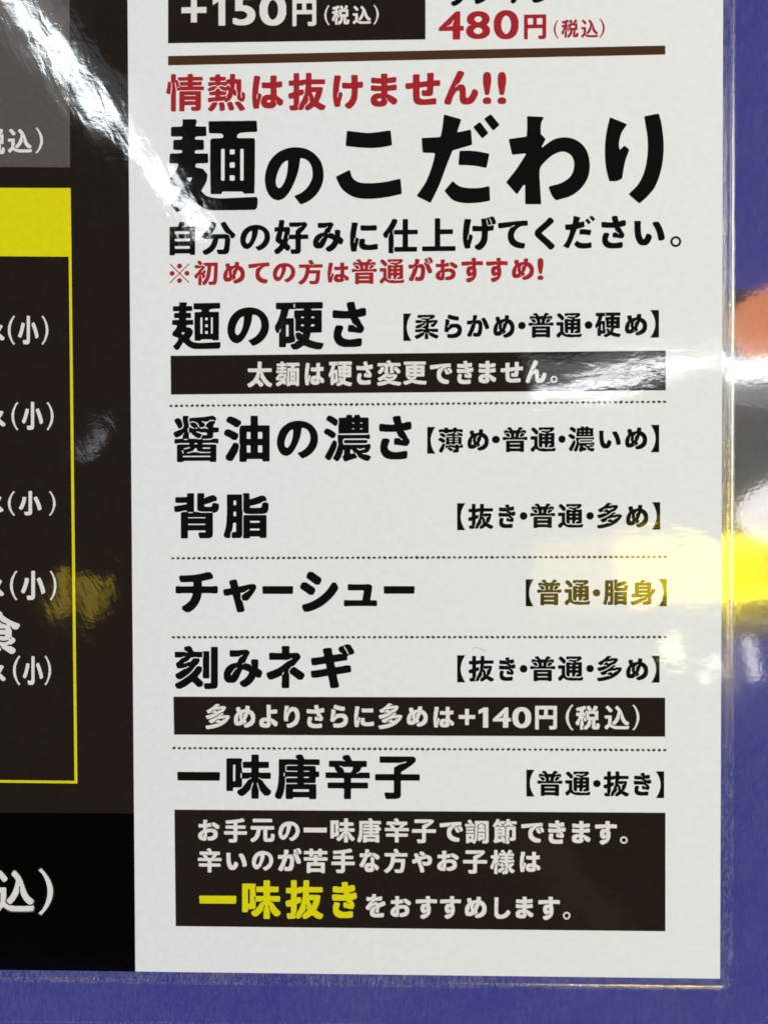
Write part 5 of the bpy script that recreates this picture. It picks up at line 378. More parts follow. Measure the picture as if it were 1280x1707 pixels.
  '一': [[10,60,30,0,970,0,990,60,1000,940,985,1000,20,1000,0,940]],
  '元': [[57,4,78,0,118,3,199,46,220,60,304,144,349,219,369,263,396,344,411,419,421,507,432,530,449,533,517,533,527,530,532,522,535,159,547,78,575,41,598,25,632,15,889,15,929,32,964,70,984,130,1000,270,997,315,983,330,916,360,862,360,852,352,846,337,844,263,837,204,828,177,794,163,726,163,706,169,696,189,696,515,699,526,713,533,963,537,972,545,979,559,980,656,976,671,963,686,943,689,44,689,23,685,10,670,7,641,8,559,23,537,44,533,240,533,253,526,256,515,249,463,228,374,204,315,169,256,106,189,17,138,3,122,0,100,3,70,34,26],[111,856,132,852,875,853,889,860,898,878,898,974,889,992,868,1000,118,999,102,989,95,967,95,878]],
  '円': [[18,3,33,0,144,1,159,8,167,18,171,424,174,435,189,442,819,440,828,431,830,417,828,163,822,156,811,152,670,152,648,144,638,127,638,90,662,18,677,3,693,0,856,1,937,17,954,25,978,47,996,73,1000,98,1000,960,997,982,989,992,974,999,959,1000,41,1000,19,997,8,989,1,975,0,960,0,40,3,18],[181,596,172,605,170,620,170,822,174,841,181,846,196,848,381,848,400,844,406,837,407,822,407,620,404,601,396,596,381,594],[589,596,579,605,578,620,578,822,581,841,589,846,604,848,804,848,822,844,828,837,830,822,830,620,826,601,819,596,804,594]],
  '初': [[183,3,197,0,302,1,315,8,322,17,306,71,305,98,307,118,325,166,326,260,285,389,288,426,295,429,302,423,316,402,356,287,371,273,406,271,420,275,449,314,463,341,471,368,469,396,430,450,437,463,497,524,499,558,492,578,447,615,427,621,413,615,389,592,336,521,322,516,315,517,307,531,321,558,361,612,385,635,417,653,455,734,458,761,463,767,475,771,538,771,548,767,554,761,555,686,534,517,507,409,506,355,501,335,454,258,424,226,402,193,361,152,342,111,340,78,357,36,385,7,399,1,441,1,454,7,541,91,571,145,615,206,664,335,687,429,714,612,722,754,725,764,739,771,823,771,833,767,840,754,840,686,833,653,833,517,826,483,826,396,820,368,819,314,812,253,796,179,781,154,767,149,621,146,607,133,599,118,599,84,620,24,635,10,649,7,844,7,885,22,930,64,949,98,965,159,978,260,980,328,986,355,986,450,993,483,993,625,1000,666,1000,882,997,896,990,905,976,912,962,913,413,912,399,905,391,896,389,855,393,842,448,788,449,774,434,765,404,774,385,803,371,813,325,788,302,784,225,787,169,815,156,818,44,818,30,815,21,808,13,788,13,713,17,699,30,686,211,683,232,688,281,714,302,715,307,707,295,685,218,640,131,524,48,443,13,416,0,396,2,348,37,286,58,271,93,271,114,278,135,300,181,402,197,416,206,409,205,375,166,274,166,30,169,17],[255,801,267,800,292,815,329,827,349,842,353,862,303,943,263,991,246,1000,197,998,156,978,139,964,132,950,132,910,168,855,239,816]],
  '味': [[575,3,590,0,700,1,717,10,723,24,724,173,684,316,686,364,693,366,700,359,721,319,740,241,768,173,810,123,859,75,879,68,935,71,997,133,1000,167,993,187,897,275,830,364,804,406,733,452,718,473,721,480,741,482,797,454,817,449,962,449,976,452,990,465,993,480,992,568,986,582,976,589,741,592,731,595,725,609,725,677,728,687,735,692,921,694,942,702,949,711,952,725,948,821,935,834,921,837,735,838,728,844,725,854,724,970,717,990,707,997,693,1000,576,997,566,990,560,976,558,854,552,840,535,837,390,836,376,827,373,813,376,704,383,697,397,694,535,694,552,691,558,677,557,602,552,595,541,592,362,593,352,602,351,663,331,731,332,806,352,874,349,895,341,904,328,911,314,912,38,912,16,908,3,895,0,874,0,207,3,186,24,171,128,171,141,178,149,187,153,241,162,250,293,252,321,261,341,281,351,303,352,432,356,446,472,450,535,481,555,481,561,473,555,458,479,411,452,369,387,289,372,262,352,241,335,227,279,202,249,180,242,167,242,146,249,126,307,64,355,61,376,68,427,105,521,199,543,255,564,330,583,366,590,373,597,371,599,323,559,187,559,30,562,17],[162,396,153,405,152,418,152,752,159,765,183,769,193,765,200,752,200,412,197,401,190,396],[335,451,328,452,317,466,310,507,313,561,321,582,335,590,348,585,352,554,351,466,348,456]],
  '唐': [[68,3,97,0,125,3,145,23,164,61,186,117,207,203,209,257,223,350,224,470,231,485,245,497,292,507,493,506,507,497,509,483,500,470,487,467,265,465,256,457,255,443,255,383,262,370,278,367,487,367,500,363,508,350,500,337,487,333,278,333,258,327,249,297,248,243,242,217,242,30,244,17,252,7,272,0,379,1,395,10,409,37,433,40,748,40,762,34,773,10,789,1,896,0,916,7,923,17,926,37,926,310,918,330,903,335,661,333,647,337,639,350,647,363,661,367,883,367,903,370,912,383,916,487,930,493,977,496,991,510,993,537,991,603,977,617,930,620,916,627,912,717,904,730,892,737,869,740,654,740,641,743,633,757,641,770,661,773,883,773,923,761,983,763,997,776,1000,790,1000,863,993,883,983,890,970,893,668,895,654,907,617,977,594,997,574,1000,547,999,493,984,478,977,466,963,463,943,466,930,500,906,513,887,534,877,534,864,527,861,517,863,507,873,487,876,460,891,446,893,117,893,97,886,90,877,87,863,87,517,81,483,80,410,74,383,73,343,51,230,31,163,9,117,0,83,1,57,7,43],[413,168,404,177,403,203,406,213,419,220,748,220,759,217,765,203,764,177,759,170,748,167],[648,470,641,477,639,490,641,497,654,506,755,506,769,497,771,490,769,476,755,468],[211,502,198,510,195,537,203,597,211,604,224,597,222,543,227,517,218,503],[265,609,235,630,228,650,229,737,235,750,252,765,278,773,487,773,507,770,513,763,513,750,500,741,285,740,272,737,265,730,262,717,263,657,272,643,500,639,513,630,515,623,507,610,487,607],[641,610,634,617,634,630,641,637,654,640,762,639,775,630,777,623,769,610,755,607]],
  '変': [[49,3,137,1,245,21,379,56,493,97,675,36,809,7,863,0,917,0,937,1,950,7,1000,83,998,117,984,131,957,139,870,147,702,185,614,174,594,181,590,190,608,204,702,223,772,290,809,335,830,370,832,410,823,426,777,457,762,460,702,459,641,447,567,447,513,459,493,442,466,429,439,427,431,430,428,437,445,457,493,473,500,483,493,510,461,530,457,543,456,743,458,757,463,763,513,766,524,763,529,757,530,523,539,497,547,490,561,487,675,489,687,497,691,510,691,597,653,703,660,730,675,758,695,777,735,787,762,786,829,767,957,770,971,783,974,797,974,870,966,890,957,897,944,900,601,901,586,910,536,990,527,997,507,1000,473,999,419,986,406,979,392,963,390,943,397,930,454,897,465,877,460,869,439,869,386,897,372,900,50,900,29,893,20,877,20,797,23,783,36,770,150,767,204,784,238,787,298,777,321,757,333,730,335,710,302,583,303,497,312,485,325,497,352,506,372,505,379,497,366,481,345,469,325,470,312,480,253,430,184,382,124,348,43,311,27,290,29,257,73,203,97,187,144,189,218,225,278,261,318,223,352,219,399,206,413,198,416,190,406,180,386,175,345,186,305,188,197,161,16,130,7,123,0,110,2,77,35,17],[278,265,271,277,272,290,278,297,292,297,298,290,298,277,292,269],[500,277,413,309,372,329,356,343,352,350,355,357,379,359,466,329,493,327,547,329,634,359,665,357,668,350,664,343,648,329,601,309],[96,477,124,473,158,477,231,547,258,582,272,610,294,697,294,730,285,741,265,747,204,747,177,738,164,725,138,683,86,617,40,577,33,557,36,523,50,507],[842,483,863,480,897,482,952,517,966,537,964,577,947,603,883,673,850,706,817,730,776,746,708,744,694,723,692,690,721,617,779,557,820,503]],
  '多': [[51,3,130,0,306,29,489,76,644,137,778,216,831,260,915,341,997,463,1000,490,997,517,984,530,947,551,926,554,764,553,686,523,658,522,651,530,665,547,736,580,745,591,743,612,729,628,715,635,693,635,615,612,524,536,383,454,256,401,151,362,134,341,134,314,141,300,199,239,249,237,278,245,372,287,379,294,383,314,402,348,433,369,475,390,510,398,545,393,595,418,722,420,806,452,827,451,835,442,820,422,729,382,637,318,623,319,567,363,545,372,503,362,440,330,419,312,410,294,411,284,440,259,532,239,542,226,538,219,524,211,510,210,454,222,433,222,271,176,115,149,17,138,7,131,0,118,2,84,30,23],[58,402,115,399,256,438,383,495,468,543,524,582,595,640,715,678,774,733,836,815,844,835,841,870,813,897,792,910,778,913,595,912,517,881,489,880,482,889,496,905,572,943,577,957,574,970,559,984,489,1000,418,997,316,903,272,869,172,807,66,755,44,733,41,713,45,692,108,631,165,631,249,671,269,652,285,644,320,636,376,632,390,620,391,612,383,604,369,602,285,606,151,563,30,537,9,517,7,483,44,415],[249,674,242,686,241,700,262,727,327,768,348,770,362,761,362,747,355,740,334,734,313,721,283,700,263,679],[468,704,426,735,397,747,389,761,397,774,545,778,630,809,670,808,672,801,668,794,651,780,538,738,489,705]],
  '太': [[69,3,89,0,122,2,202,43,268,88,348,162,361,169,407,135,493,34,513,16,540,13,573,16,635,71,642,84,642,111,619,147,520,250,483,280,461,307,494,389,490,510,500,544,507,546,522,517,528,382,558,321,623,220,659,176,732,101,785,56,877,2,924,0,944,8,997,78,1000,105,997,125,983,140,884,196,818,253,769,307,692,426,645,524,631,557,629,578,632,585,646,588,964,591,977,604,980,618,980,699,973,720,964,727,950,730,593,730,576,733,571,740,570,760,570,794,576,821,575,976,560,997,540,1000,440,999,427,992,420,983,417,861,411,828,410,753,407,740,401,733,381,730,50,730,30,722,23,713,20,699,20,618,23,604,36,591,361,588,374,584,378,578,375,557,335,443,283,348,251,307,215,264,144,206,17,133,3,118,0,98,3,78,47,24],[593,584,573,598,573,611,579,618,593,619,613,605,613,590,606,584]],
  '子': [[261,4,275,0,425,0,486,8,534,24,564,54,576,76,578,91,578,409,579,424,585,431,602,435,970,435,983,438,997,452,1000,467,999,562,993,576,983,584,602,587,588,589,579,598,579,627,587,641,677,698,787,779,861,841,904,888,911,909,909,946,888,971,855,996,833,1000,139,1000,118,997,105,983,101,967,102,873,112,856,125,849,541,848,663,883,697,882,703,873,663,843,541,806,438,746,422,721,421,605,418,594,411,589,30,587,15,583,2,569,0,460,7,446,16,438,398,435,411,433,420,424,421,185,418,163,411,156,391,152,241,159,227,156,213,141,213,98,240,25]],
  '小': [[277,3,297,0,441,0,493,8,520,16,539,28,562,51,573,72,582,120,582,963,578,984,559,1000,448,1000,434,993,425,977,424,168,418,154,389,145,264,151,251,148,242,141,235,120,237,86,260,24],[859,209,906,206,979,236,998,257,1000,305,985,367,959,442,894,593,848,682,801,760,788,767,749,767,690,745,670,733,661,716,661,682,711,586,776,442,809,353,844,230],[74,230,120,226,140,234,187,298,223,367,279,511,324,682,326,723,319,737,310,744,225,760,199,761,179,758,166,744,134,614,95,497,43,387,0,319,0,284,7,271]],
  '手': [[240,3,262,0,466,1,507,9,544,31,563,51,578,92,579,310,582,320,589,325,970,327,985,330,998,344,1000,446,993,460,984,467,602,470,589,471,580,480,579,555,582,565,589,570,909,572,923,575,937,589,939,684,932,698,922,705,595,708,585,711,580,718,579,793,589,809,609,816,759,838,854,860,884,875,892,895,889,929,871,956,827,998,773,1000,677,974,452,940,343,932,316,926,262,926,227,919,159,919,132,913,91,911,78,905,70,895,70,841,84,793,98,779,180,776,214,783,302,783,336,790,398,790,411,786,414,779,415,725,411,715,405,709,91,707,71,692,67,671,68,596,78,579,91,573,391,572,408,568,413,562,415,541,415,487,408,473,391,470,30,470,9,462,0,446,0,351,7,337,16,330,391,327,405,325,413,317,415,167,413,153,408,146,391,143,227,143,213,140,200,126,199,85,227,17]],
  '抜': [[68,3,174,0,226,7,253,16,279,36,319,8,358,8,371,14,411,53,434,125,510,196,531,233,538,253,527,355,534,382,542,389,554,375,563,348,566,274,587,226,580,213,483,128,463,105,448,57,477,8,490,1,516,0,556,9,615,43,701,102,799,36,872,2,924,0,944,7,997,71,1000,98,993,118,977,132,891,171,819,215,786,213,778,226,786,240,806,242,820,253,850,307,873,361,899,436,919,517,928,564,925,591,905,610,865,621,635,622,622,618,602,603,589,611,587,618,595,632,615,639,620,679,628,688,971,692,984,705,987,720,987,794,980,814,971,821,957,824,635,826,628,831,625,841,625,970,617,990,608,997,595,1000,510,1000,489,997,474,976,473,841,467,828,365,824,332,805,305,806,299,811,296,821,295,970,288,990,279,997,259,1000,174,1000,154,992,147,983,144,970,144,828,141,811,128,804,35,803,20,794,13,774,13,693,15,679,22,670,42,662,134,661,141,655,144,645,144,517,141,500,121,489,16,457,7,449,0,436,1,395,19,334,29,318,42,312,75,311,134,327,141,323,144,314,144,166,141,149,128,142,55,141,40,132,33,118,34,71,55,17],[266,50,257,64,257,111,295,213,297,375,312,390,393,422,405,436,414,463,413,537,404,553,391,560,378,561,345,560,312,550,299,554,296,571,297,652,302,659,312,662,384,663,417,688,457,688,465,679,466,666,448,530,453,503,445,436,417,391,376,280,324,193,289,105,286,57,279,48],[694,284,687,287,681,301,675,382,642,443,622,471,602,476,589,493,572,503,570,510,575,518,585,517,595,507,615,503,628,490,641,487,740,487,782,517,793,518,799,512,799,503,773,476,753,475,747,470,713,389,707,321,709,301,702,287]],
  '方': [[72,3,121,0,155,15,224,60,303,137,350,197,391,278,425,365,439,426,445,437,459,442,707,443,721,441,729,432,710,265,694,197,680,164,666,152,645,147,479,154,466,153,452,146,442,130,442,103,460,70,477,23,486,16,500,13,548,13,583,6,679,6,748,15,790,33,824,68,843,103,868,197,890,365,890,412,903,527,901,567,887,580,873,583,472,586,466,594,471,668,479,676,493,678,976,678,990,685,999,701,1000,788,992,809,983,816,969,819,645,820,636,829,632,856,604,916,570,977,548,997,528,1000,493,998,431,975,415,963,407,943,409,916,437,862,459,834,479,829,493,812,507,806,512,795,507,788,497,788,486,798,466,802,452,815,438,819,59,819,45,818,31,811,24,802,21,788,21,708,24,694,38,681,279,677,293,674,297,668,296,600,280,500,246,379,205,298,179,258,124,197,22,130,3,110,0,90,3,69],[562,788,560,795,567,802,597,816,610,815,617,809,617,795,610,788,590,785]],
  '普': [[152,3,167,0,269,1,282,7,299,30,316,34,684,33,697,29,711,14,724,7,833,7,848,10,861,24,864,37,864,436,861,453,833,464,813,466,187,466,143,456,136,436,136,30,139,17],[303,164,294,172,294,192,299,199,310,202,684,202,697,196,700,186,697,169,684,162],[296,327,289,334,289,348,296,355,310,358,684,358,697,355,706,341,697,328,684,324,316,324],[16,483,31,480,119,481,153,498,167,500,820,500,847,498,881,481,983,483,997,497,1000,524,999,591,992,605,983,612,854,614,786,582,765,582,757,591,772,612,847,653,895,737,929,746,942,759,946,780,943,862,935,871,922,878,813,878,799,876,745,847,718,847,713,855,721,868,799,915,806,922,809,936,809,956,799,972,724,999,670,999,656,993,595,891,582,880,568,879,418,879,404,889,364,951,324,997,269,1000,235,991,191,970,184,956,185,929,194,915,270,875,280,862,278,848,255,847,187,878,71,876,62,868,55,855,55,767,71,747,99,737,105,720,147,652,188,625,201,608,228,595,289,616,298,625,299,652,283,713,207,762,194,763,139,744,126,747,119,753,119,767,126,774,139,777,235,776,299,747,314,733,324,706,339,639,337,612,303,584,275,581,207,583,194,594,173,597,139,614,17,612,3,598,0,578,1,503],[677,584,655,598,646,618,675,733,684,742,724,761,745,764,758,775,771,774,775,767,772,760,752,750,738,731,704,706,688,645,686,618,726,598,734,591,732,584,704,581],[480,616,473,622,470,632,471,733,480,742,507,742,514,737,517,726,516,625,507,616],[854,746,812,760,804,767,806,774,840,777,867,774,874,767,874,753,867,747]],
  '更': [[55,3,123,1,183,17,283,52,370,94,383,97,483,59,657,22,717,14,770,13,797,7,884,7,917,0,951,1,967,11,983,61,1000,96,1000,132,993,146,984,154,857,157,831,163,770,164,744,171,704,172,624,186,530,211,503,201,463,194,450,203,448,211,457,225,510,236,523,245,551,303,561,339,570,348,877,350,891,353,904,367,907,396,907,796,904,815,891,824,871,828,590,829,577,832,569,846,577,861,590,864,877,864,917,857,951,860,964,874,967,889,967,975,957,992,944,999,931,1000,56,1000,36,997,27,989,19,968,19,889,23,874,36,860,96,857,136,864,410,864,423,861,431,846,423,832,410,829,143,828,116,821,107,811,106,389,109,368,136,343,155,303,203,236,230,224,256,218,270,209,290,210,297,203,297,196,283,188,270,194,250,187,196,192,123,167,23,142,9,135,0,118,2,82,43,16],[350,310,263,353,244,375,246,382,283,383,356,351,396,365,417,382,440,382,444,375,439,361,403,331,370,310],[163,353,155,368,163,382,189,386,236,382,236,375,189,352],[270,487,261,496,261,518,266,525,276,528,403,528,417,521,420,511,417,493,403,486],[590,487,582,496,582,518,587,525,597,528,737,528,750,521,753,511,750,493,737,486],[263,668,256,675,256,689,263,697,276,700,410,699,423,689,425,682,417,668,403,664],[583,668,577,675,577,689,583,697,597,700,737,700,751,696,759,682,751,668,737,664]],
  '柔': [[433,3,547,0,561,3,574,17,576,150,538,248,538,276,547,283,567,262,592,199,613,166,706,103,825,44,885,22,931,24,951,42,998,101,1000,136,993,150,984,158,858,205,785,242,640,290,620,311,626,320,659,321,772,287,958,287,973,297,980,311,981,395,978,409,971,419,951,426,593,427,583,430,578,437,579,451,596,486,597,633,603,647,693,651,765,683,796,682,797,668,786,654,693,608,670,584,663,563,666,535,686,513,746,490,785,490,802,500,861,563,927,647,965,703,968,738,960,759,951,766,905,783,746,783,693,770,646,769,613,777,602,787,606,794,620,802,679,805,759,828,848,892,855,913,852,941,825,972,792,997,752,1000,712,993,142,992,129,985,122,976,119,948,120,885,129,868,142,861,248,861,335,895,381,894,401,889,500,879,593,895,633,894,640,892,642,885,620,869,587,856,514,840,487,840,341,860,328,858,268,830,261,815,268,806,295,798,381,790,421,781,468,766,476,759,474,752,467,750,381,748,354,755,308,756,275,765,248,780,235,783,63,783,49,780,36,766,34,675,43,658,56,651,209,651,328,685,354,684,361,682,363,675,341,653,182,606,36,545,29,535,27,521,27,493,33,479,56,451,96,441,129,441,255,469,298,493,301,521,320,549,421,588,458,668,474,680,482,675,481,640,462,591,441,557,348,522,311,493,320,465,341,450,368,441,434,437,442,423,434,409,354,406,315,424,295,427,229,426,142,406,83,406,43,425,27,416,20,395,21,311,30,294,43,287,222,287,335,321,361,321,368,318,370,311,348,290,295,268,229,249,129,198,23,155,7,143,0,122,3,94,56,22,76,14,116,16,189,47,255,82,308,114,376,164,392,185,427,263,447,283,456,276,457,248,420,157,418,143,418,24]],
  '様': [[172,3,186,0,278,1,293,10,300,23,300,57,281,152,300,219,301,307,283,355,262,449,265,497,273,497,291,470,316,361,324,349,337,345,363,345,389,364,395,367,402,364,449,301,458,280,454,267,337,200,325,186,320,165,321,125,329,84,343,64,402,61,441,83,465,118,487,140,513,153,559,165,565,171,598,226,588,274,578,286,572,286,513,257,493,260,487,267,487,280,493,287,514,294,565,325,573,334,553,409,540,429,480,457,435,459,422,454,413,442,409,388,395,377,382,388,378,456,354,476,343,493,321,564,321,598,317,605,296,618,289,632,291,638,304,647,356,642,376,648,385,672,386,713,391,733,389,740,369,753,368,760,369,767,382,776,395,774,409,761,422,757,585,756,598,747,600,740,598,733,585,724,428,720,419,706,418,665,404,632,409,625,422,622,585,621,598,611,600,605,592,591,572,588,415,588,369,601,356,598,353,591,373,510,389,492,409,487,461,499,539,468,575,463,580,456,584,422,606,355,621,280,618,199,601,165,578,136,507,112,486,91,478,64,498,10,507,3,520,0,650,1,690,12,718,37,731,71,732,118,694,247,694,287,696,294,703,296,730,247,765,138,794,108,866,56,892,47,938,50,964,74,993,111,1000,138,999,152,993,165,899,225,854,267,860,283,959,388,967,409,963,442,899,459,860,459,794,430,768,405,761,406,742,441,716,455,708,470,709,476,722,485,761,467,788,467,846,491,879,500,938,484,964,472,978,483,980,578,973,591,964,598,951,599,918,588,735,588,722,591,714,605,716,611,729,621,912,622,938,629,946,638,947,706,931,721,735,723,722,726,714,740,722,753,735,757,918,757,944,751,958,753,964,760,967,848,960,861,951,869,892,869,833,839,814,840,808,848,820,868,879,901,893,916,895,956,879,979,820,999,761,997,748,983,703,881,690,872,644,872,631,873,620,882,580,963,552,997,507,999,461,984,446,976,434,963,431,943,434,916,448,901,501,868,511,855,509,841,487,840,428,871,369,869,360,861,354,848,352,787,343,778,324,777,307,780,301,794,301,970,293,990,278,999,258,1000,180,999,164,990,157,970,157,801,154,784,141,777,42,776,29,769,20,753,20,672,27,652,42,643,121,641,127,638,131,625,83,476,50,402,3,321,0,287,3,267,28,219,42,203,56,197,75,196,95,197,108,203,121,219,129,240,166,422,180,457,186,465,193,463,195,388,157,206,157,30,160,17],[755,338,745,348,747,382,761,401,768,400,776,382,768,348]],
  '濃': [[432,3,453,0,486,2,559,31,692,67,713,84,713,91,698,104,679,139,656,164,606,185,586,182,572,188,569,238,572,248,579,253,595,245,612,218,688,185,726,124,727,91,778,56,831,29,898,7,938,8,964,27,1000,84,1000,111,991,127,971,139,918,154,825,155,811,162,807,171,811,178,831,187,918,190,944,203,960,218,971,250,987,265,993,279,994,352,991,366,984,375,971,382,944,382,918,365,885,356,433,356,413,365,406,372,397,406,396,433,406,474,420,489,439,496,885,497,918,487,938,473,958,471,971,477,980,493,980,567,971,583,958,585,938,571,904,564,353,564,307,575,300,572,291,534,290,480,299,440,316,393,316,359,294,285,268,218,245,164,206,97,198,64,214,41,260,10,300,7,320,14,348,50,361,77,372,131,394,171,397,211,406,252,413,258,426,258,435,245,435,198,427,151,405,117,396,77,415,23],[80,30,127,27,141,30,150,37,161,57,169,97,228,211,276,346,276,399,263,446,253,460,227,462,194,453,186,446,86,245,20,131,18,111,21,90],[752,237,703,265,696,279,705,288,718,288,745,278,765,275,825,288,872,285,874,279,868,272,845,257,772,237],[924,258,909,272,905,279,907,285,924,288,945,285,951,279,951,265,938,256],[443,399,459,396,891,396,922,406,926,413,927,433,918,449,891,456,453,456,443,453,438,446,436,413],[165,493,194,491,227,500,236,507,256,540,267,594,263,607,235,634,174,676,114,706,94,711,41,709,21,690,0,654,1,607,21,586],[307,607,320,604,944,604,951,607,954,621,951,923,944,932,931,939,785,941,776,950,772,984,758,997,745,1000,652,997,643,983,639,954,625,941,615,943,608,950,601,983,592,997,506,1000,486,997,477,990,470,977,468,950,459,941,320,936,312,923,329,869,330,829,304,735,303,621],[439,681,431,695,439,708,473,711,486,701,486,688,479,681,459,678],[599,681,591,695,599,708,639,711,652,701,652,688,645,681,625,678],[765,681,757,695,758,701,772,711,811,711,825,701,825,688,811,679],[219,755,260,752,270,755,275,762,296,842,294,862,281,903,268,916,227,944,160,981,141,986,94,984,81,972,54,930,51,903,54,876,67,861,162,802],[439,802,431,815,439,829,473,831,486,822,486,809,479,802,459,799],[599,802,591,815,599,829,639,831,652,822,652,809,645,802,625,799],[765,802,757,815,758,822,772,831,811,831,825,822,825,809,811,800]],
  '硬': [[378,3,431,0,464,9,510,31,596,86,734,31,866,1,938,1,951,8,966,25,1000,89,1000,117,991,134,978,141,938,142,833,164,780,180,714,207,704,216,702,223,722,280,739,344,747,353,938,355,952,358,965,372,968,784,965,812,958,819,945,823,760,824,747,833,745,848,754,862,767,865,925,865,958,858,972,862,985,876,988,904,987,975,972,996,951,1000,425,1000,372,993,56,993,36,990,23,976,20,883,27,862,43,852,115,851,124,848,127,840,110,755,83,670,54,592,8,507,0,479,2,443,29,372,43,358,62,355,76,360,95,415,109,438,115,445,122,443,124,436,123,386,109,358,91,344,86,330,86,81,93,60,109,50,214,53,227,67,231,117,237,131,306,135,352,154,385,158,407,174,419,195,419,216,389,337,392,372,389,394,386,649,379,661,365,666,273,666,240,654,227,663,227,677,247,693,261,720,286,840,299,850,392,852,438,865,583,865,596,862,603,855,603,833,589,824,418,822,405,817,396,805,396,691,419,663,427,635,428,415,431,397,444,390,517,388,569,359,616,388,625,386,630,379,623,365,587,330,585,316,592,294,592,273,590,259,583,251,576,252,566,266,558,316,523,345,490,360,451,352,431,341,429,316,450,230,460,216,484,209,492,195,484,181,451,178,427,145,411,130,339,111,326,100,325,74],[240,278,234,284,231,294,231,507,234,518,240,523,267,524,277,521,283,507,283,294,280,284,273,278],[741,477,728,486,728,500,757,528,800,532,813,525,816,507,810,493,767,488],[550,491,543,496,540,507,541,521,546,528,583,532,596,525,599,507,593,493],[543,663,535,677,537,684,550,694,589,694,602,684,602,670,589,660],[754,663,746,677,747,684,760,694,807,694,820,684,820,670,807,660],[398,876,389,890,385,961,392,975,398,977,405,975,414,961,418,890,411,875]],
  '税': [[198,3,304,0,317,3,325,17,309,71,307,91,316,125,332,166,333,314,295,450,295,483,304,489,328,456,355,362,369,346,416,348,461,403,500,406,526,424,539,416,541,409,533,395,513,389,494,314,481,281,462,240,436,199,395,163,363,141,348,118,347,64,362,17,375,3,421,0,448,9,507,48,579,123,613,179,639,247,647,321,648,368,657,402,670,411,683,402,686,389,686,341,674,253,673,105,676,78,687,51,716,23,762,13,919,14,952,29,971,49,992,98,1000,152,1000,226,991,242,932,270,880,267,867,255,859,240,854,159,840,150,827,150,821,155,818,166,819,395,824,402,834,405,919,406,934,416,941,429,939,781,925,795,893,798,880,795,827,765,808,767,805,774,814,790,871,828,886,846,915,916,915,950,899,973,827,1000,788,1000,775,993,761,977,715,855,703,815,690,803,683,804,677,813,668,842,636,909,599,970,585,987,572,993,526,994,480,979,466,970,459,957,482,862,497,835,533,811,546,791,565,781,566,774,561,767,552,766,539,777,520,781,487,797,428,795,419,788,412,774,410,720,405,713,395,710,343,711,335,720,333,740,336,825,356,836,435,862,443,876,421,959,411,977,395,991,343,992,238,956,68,917,42,910,33,903,26,889,26,862,52,794,61,787,81,784,120,785,173,794,179,790,182,781,182,727,179,717,173,711,42,709,29,702,22,693,19,598,26,578,42,569,140,566,147,561,149,551,129,524,106,470,56,382,2,308,0,274,34,206,48,190,61,183,81,182,101,183,114,190,141,226,154,253,191,409,205,444,212,452,219,450,221,389,183,226,183,30,185,17],[441,414,428,423,416,463,389,526,369,542,303,571,296,585,303,598,323,599,402,567,413,558,450,463,456,429,448,416],[572,542,564,551,562,571,562,646,565,656,572,661,775,662,785,659,790,652,791,558,788,548,781,542],[428,578,420,592,425,632,420,686,428,700,435,701,441,700,450,686,451,598,448,585,441,578],[618,767,618,776,644,795,657,794,664,788,664,774,657,767,637,764]],
  '節': [[549,3,563,0,663,1,679,10,686,23,686,91,669,131,653,218,663,252,682,272,686,285,687,547,690,557,697,563,797,563,805,554,807,541,805,265,797,257,717,255,699,245,694,232,693,198,706,131,723,121,863,121,917,136,951,171,960,211,959,682,953,695,943,702,878,709,870,735,860,749,790,788,774,809,777,816,797,819,870,786,983,789,997,803,1000,829,999,890,993,903,983,910,737,913,697,883,677,881,668,890,674,903,703,924,723,930,726,950,723,965,710,980,697,987,643,1000,603,1000,590,993,575,977,555,930,551,870,526,803,510,789,450,763,437,753,434,735,443,722,490,707,523,684,563,716,623,742,643,765,657,774,695,735,770,688,843,709,857,709,865,702,863,688,843,674,750,672,737,674,683,703,630,704,577,683,559,661,553,635,553,332,533,252,535,225,566,111,564,77,537,23,541,10],[89,30,143,27,190,45,383,93,397,89,420,50,443,30,490,27,503,32,513,44,531,84,533,104,497,225,472,258,377,307,330,291,290,282,281,272,283,258,289,252,357,225,366,218,370,203,363,196,350,195,290,214,233,211,227,225,227,265,228,285,233,292,270,296,297,317,330,328,403,328,477,296,497,296,510,305,513,326,513,661,417,694,377,672,290,672,263,691,223,705,203,703,117,668,104,675,102,682,123,703,201,742,210,769,223,777,237,769,243,742,249,735,317,690,390,713,400,729,394,756,383,767,337,795,331,809,335,816,350,819,363,816,417,789,483,814,497,824,505,843,519,890,516,910,497,913,317,913,277,888,257,881,243,890,243,903,297,940,299,957,292,970,270,985,223,998,170,1000,157,993,149,984,112,897,71,829,3,749,0,722,7,702,70,660,80,641,79,211,61,164,36,138,33,117,37,96,74,44],[223,413,217,420,217,433,223,440,237,443,377,442,390,433,391,426,383,413,370,410],[223,554,217,561,217,574,223,581,237,584,377,583,390,574,391,567,383,554,370,551]],
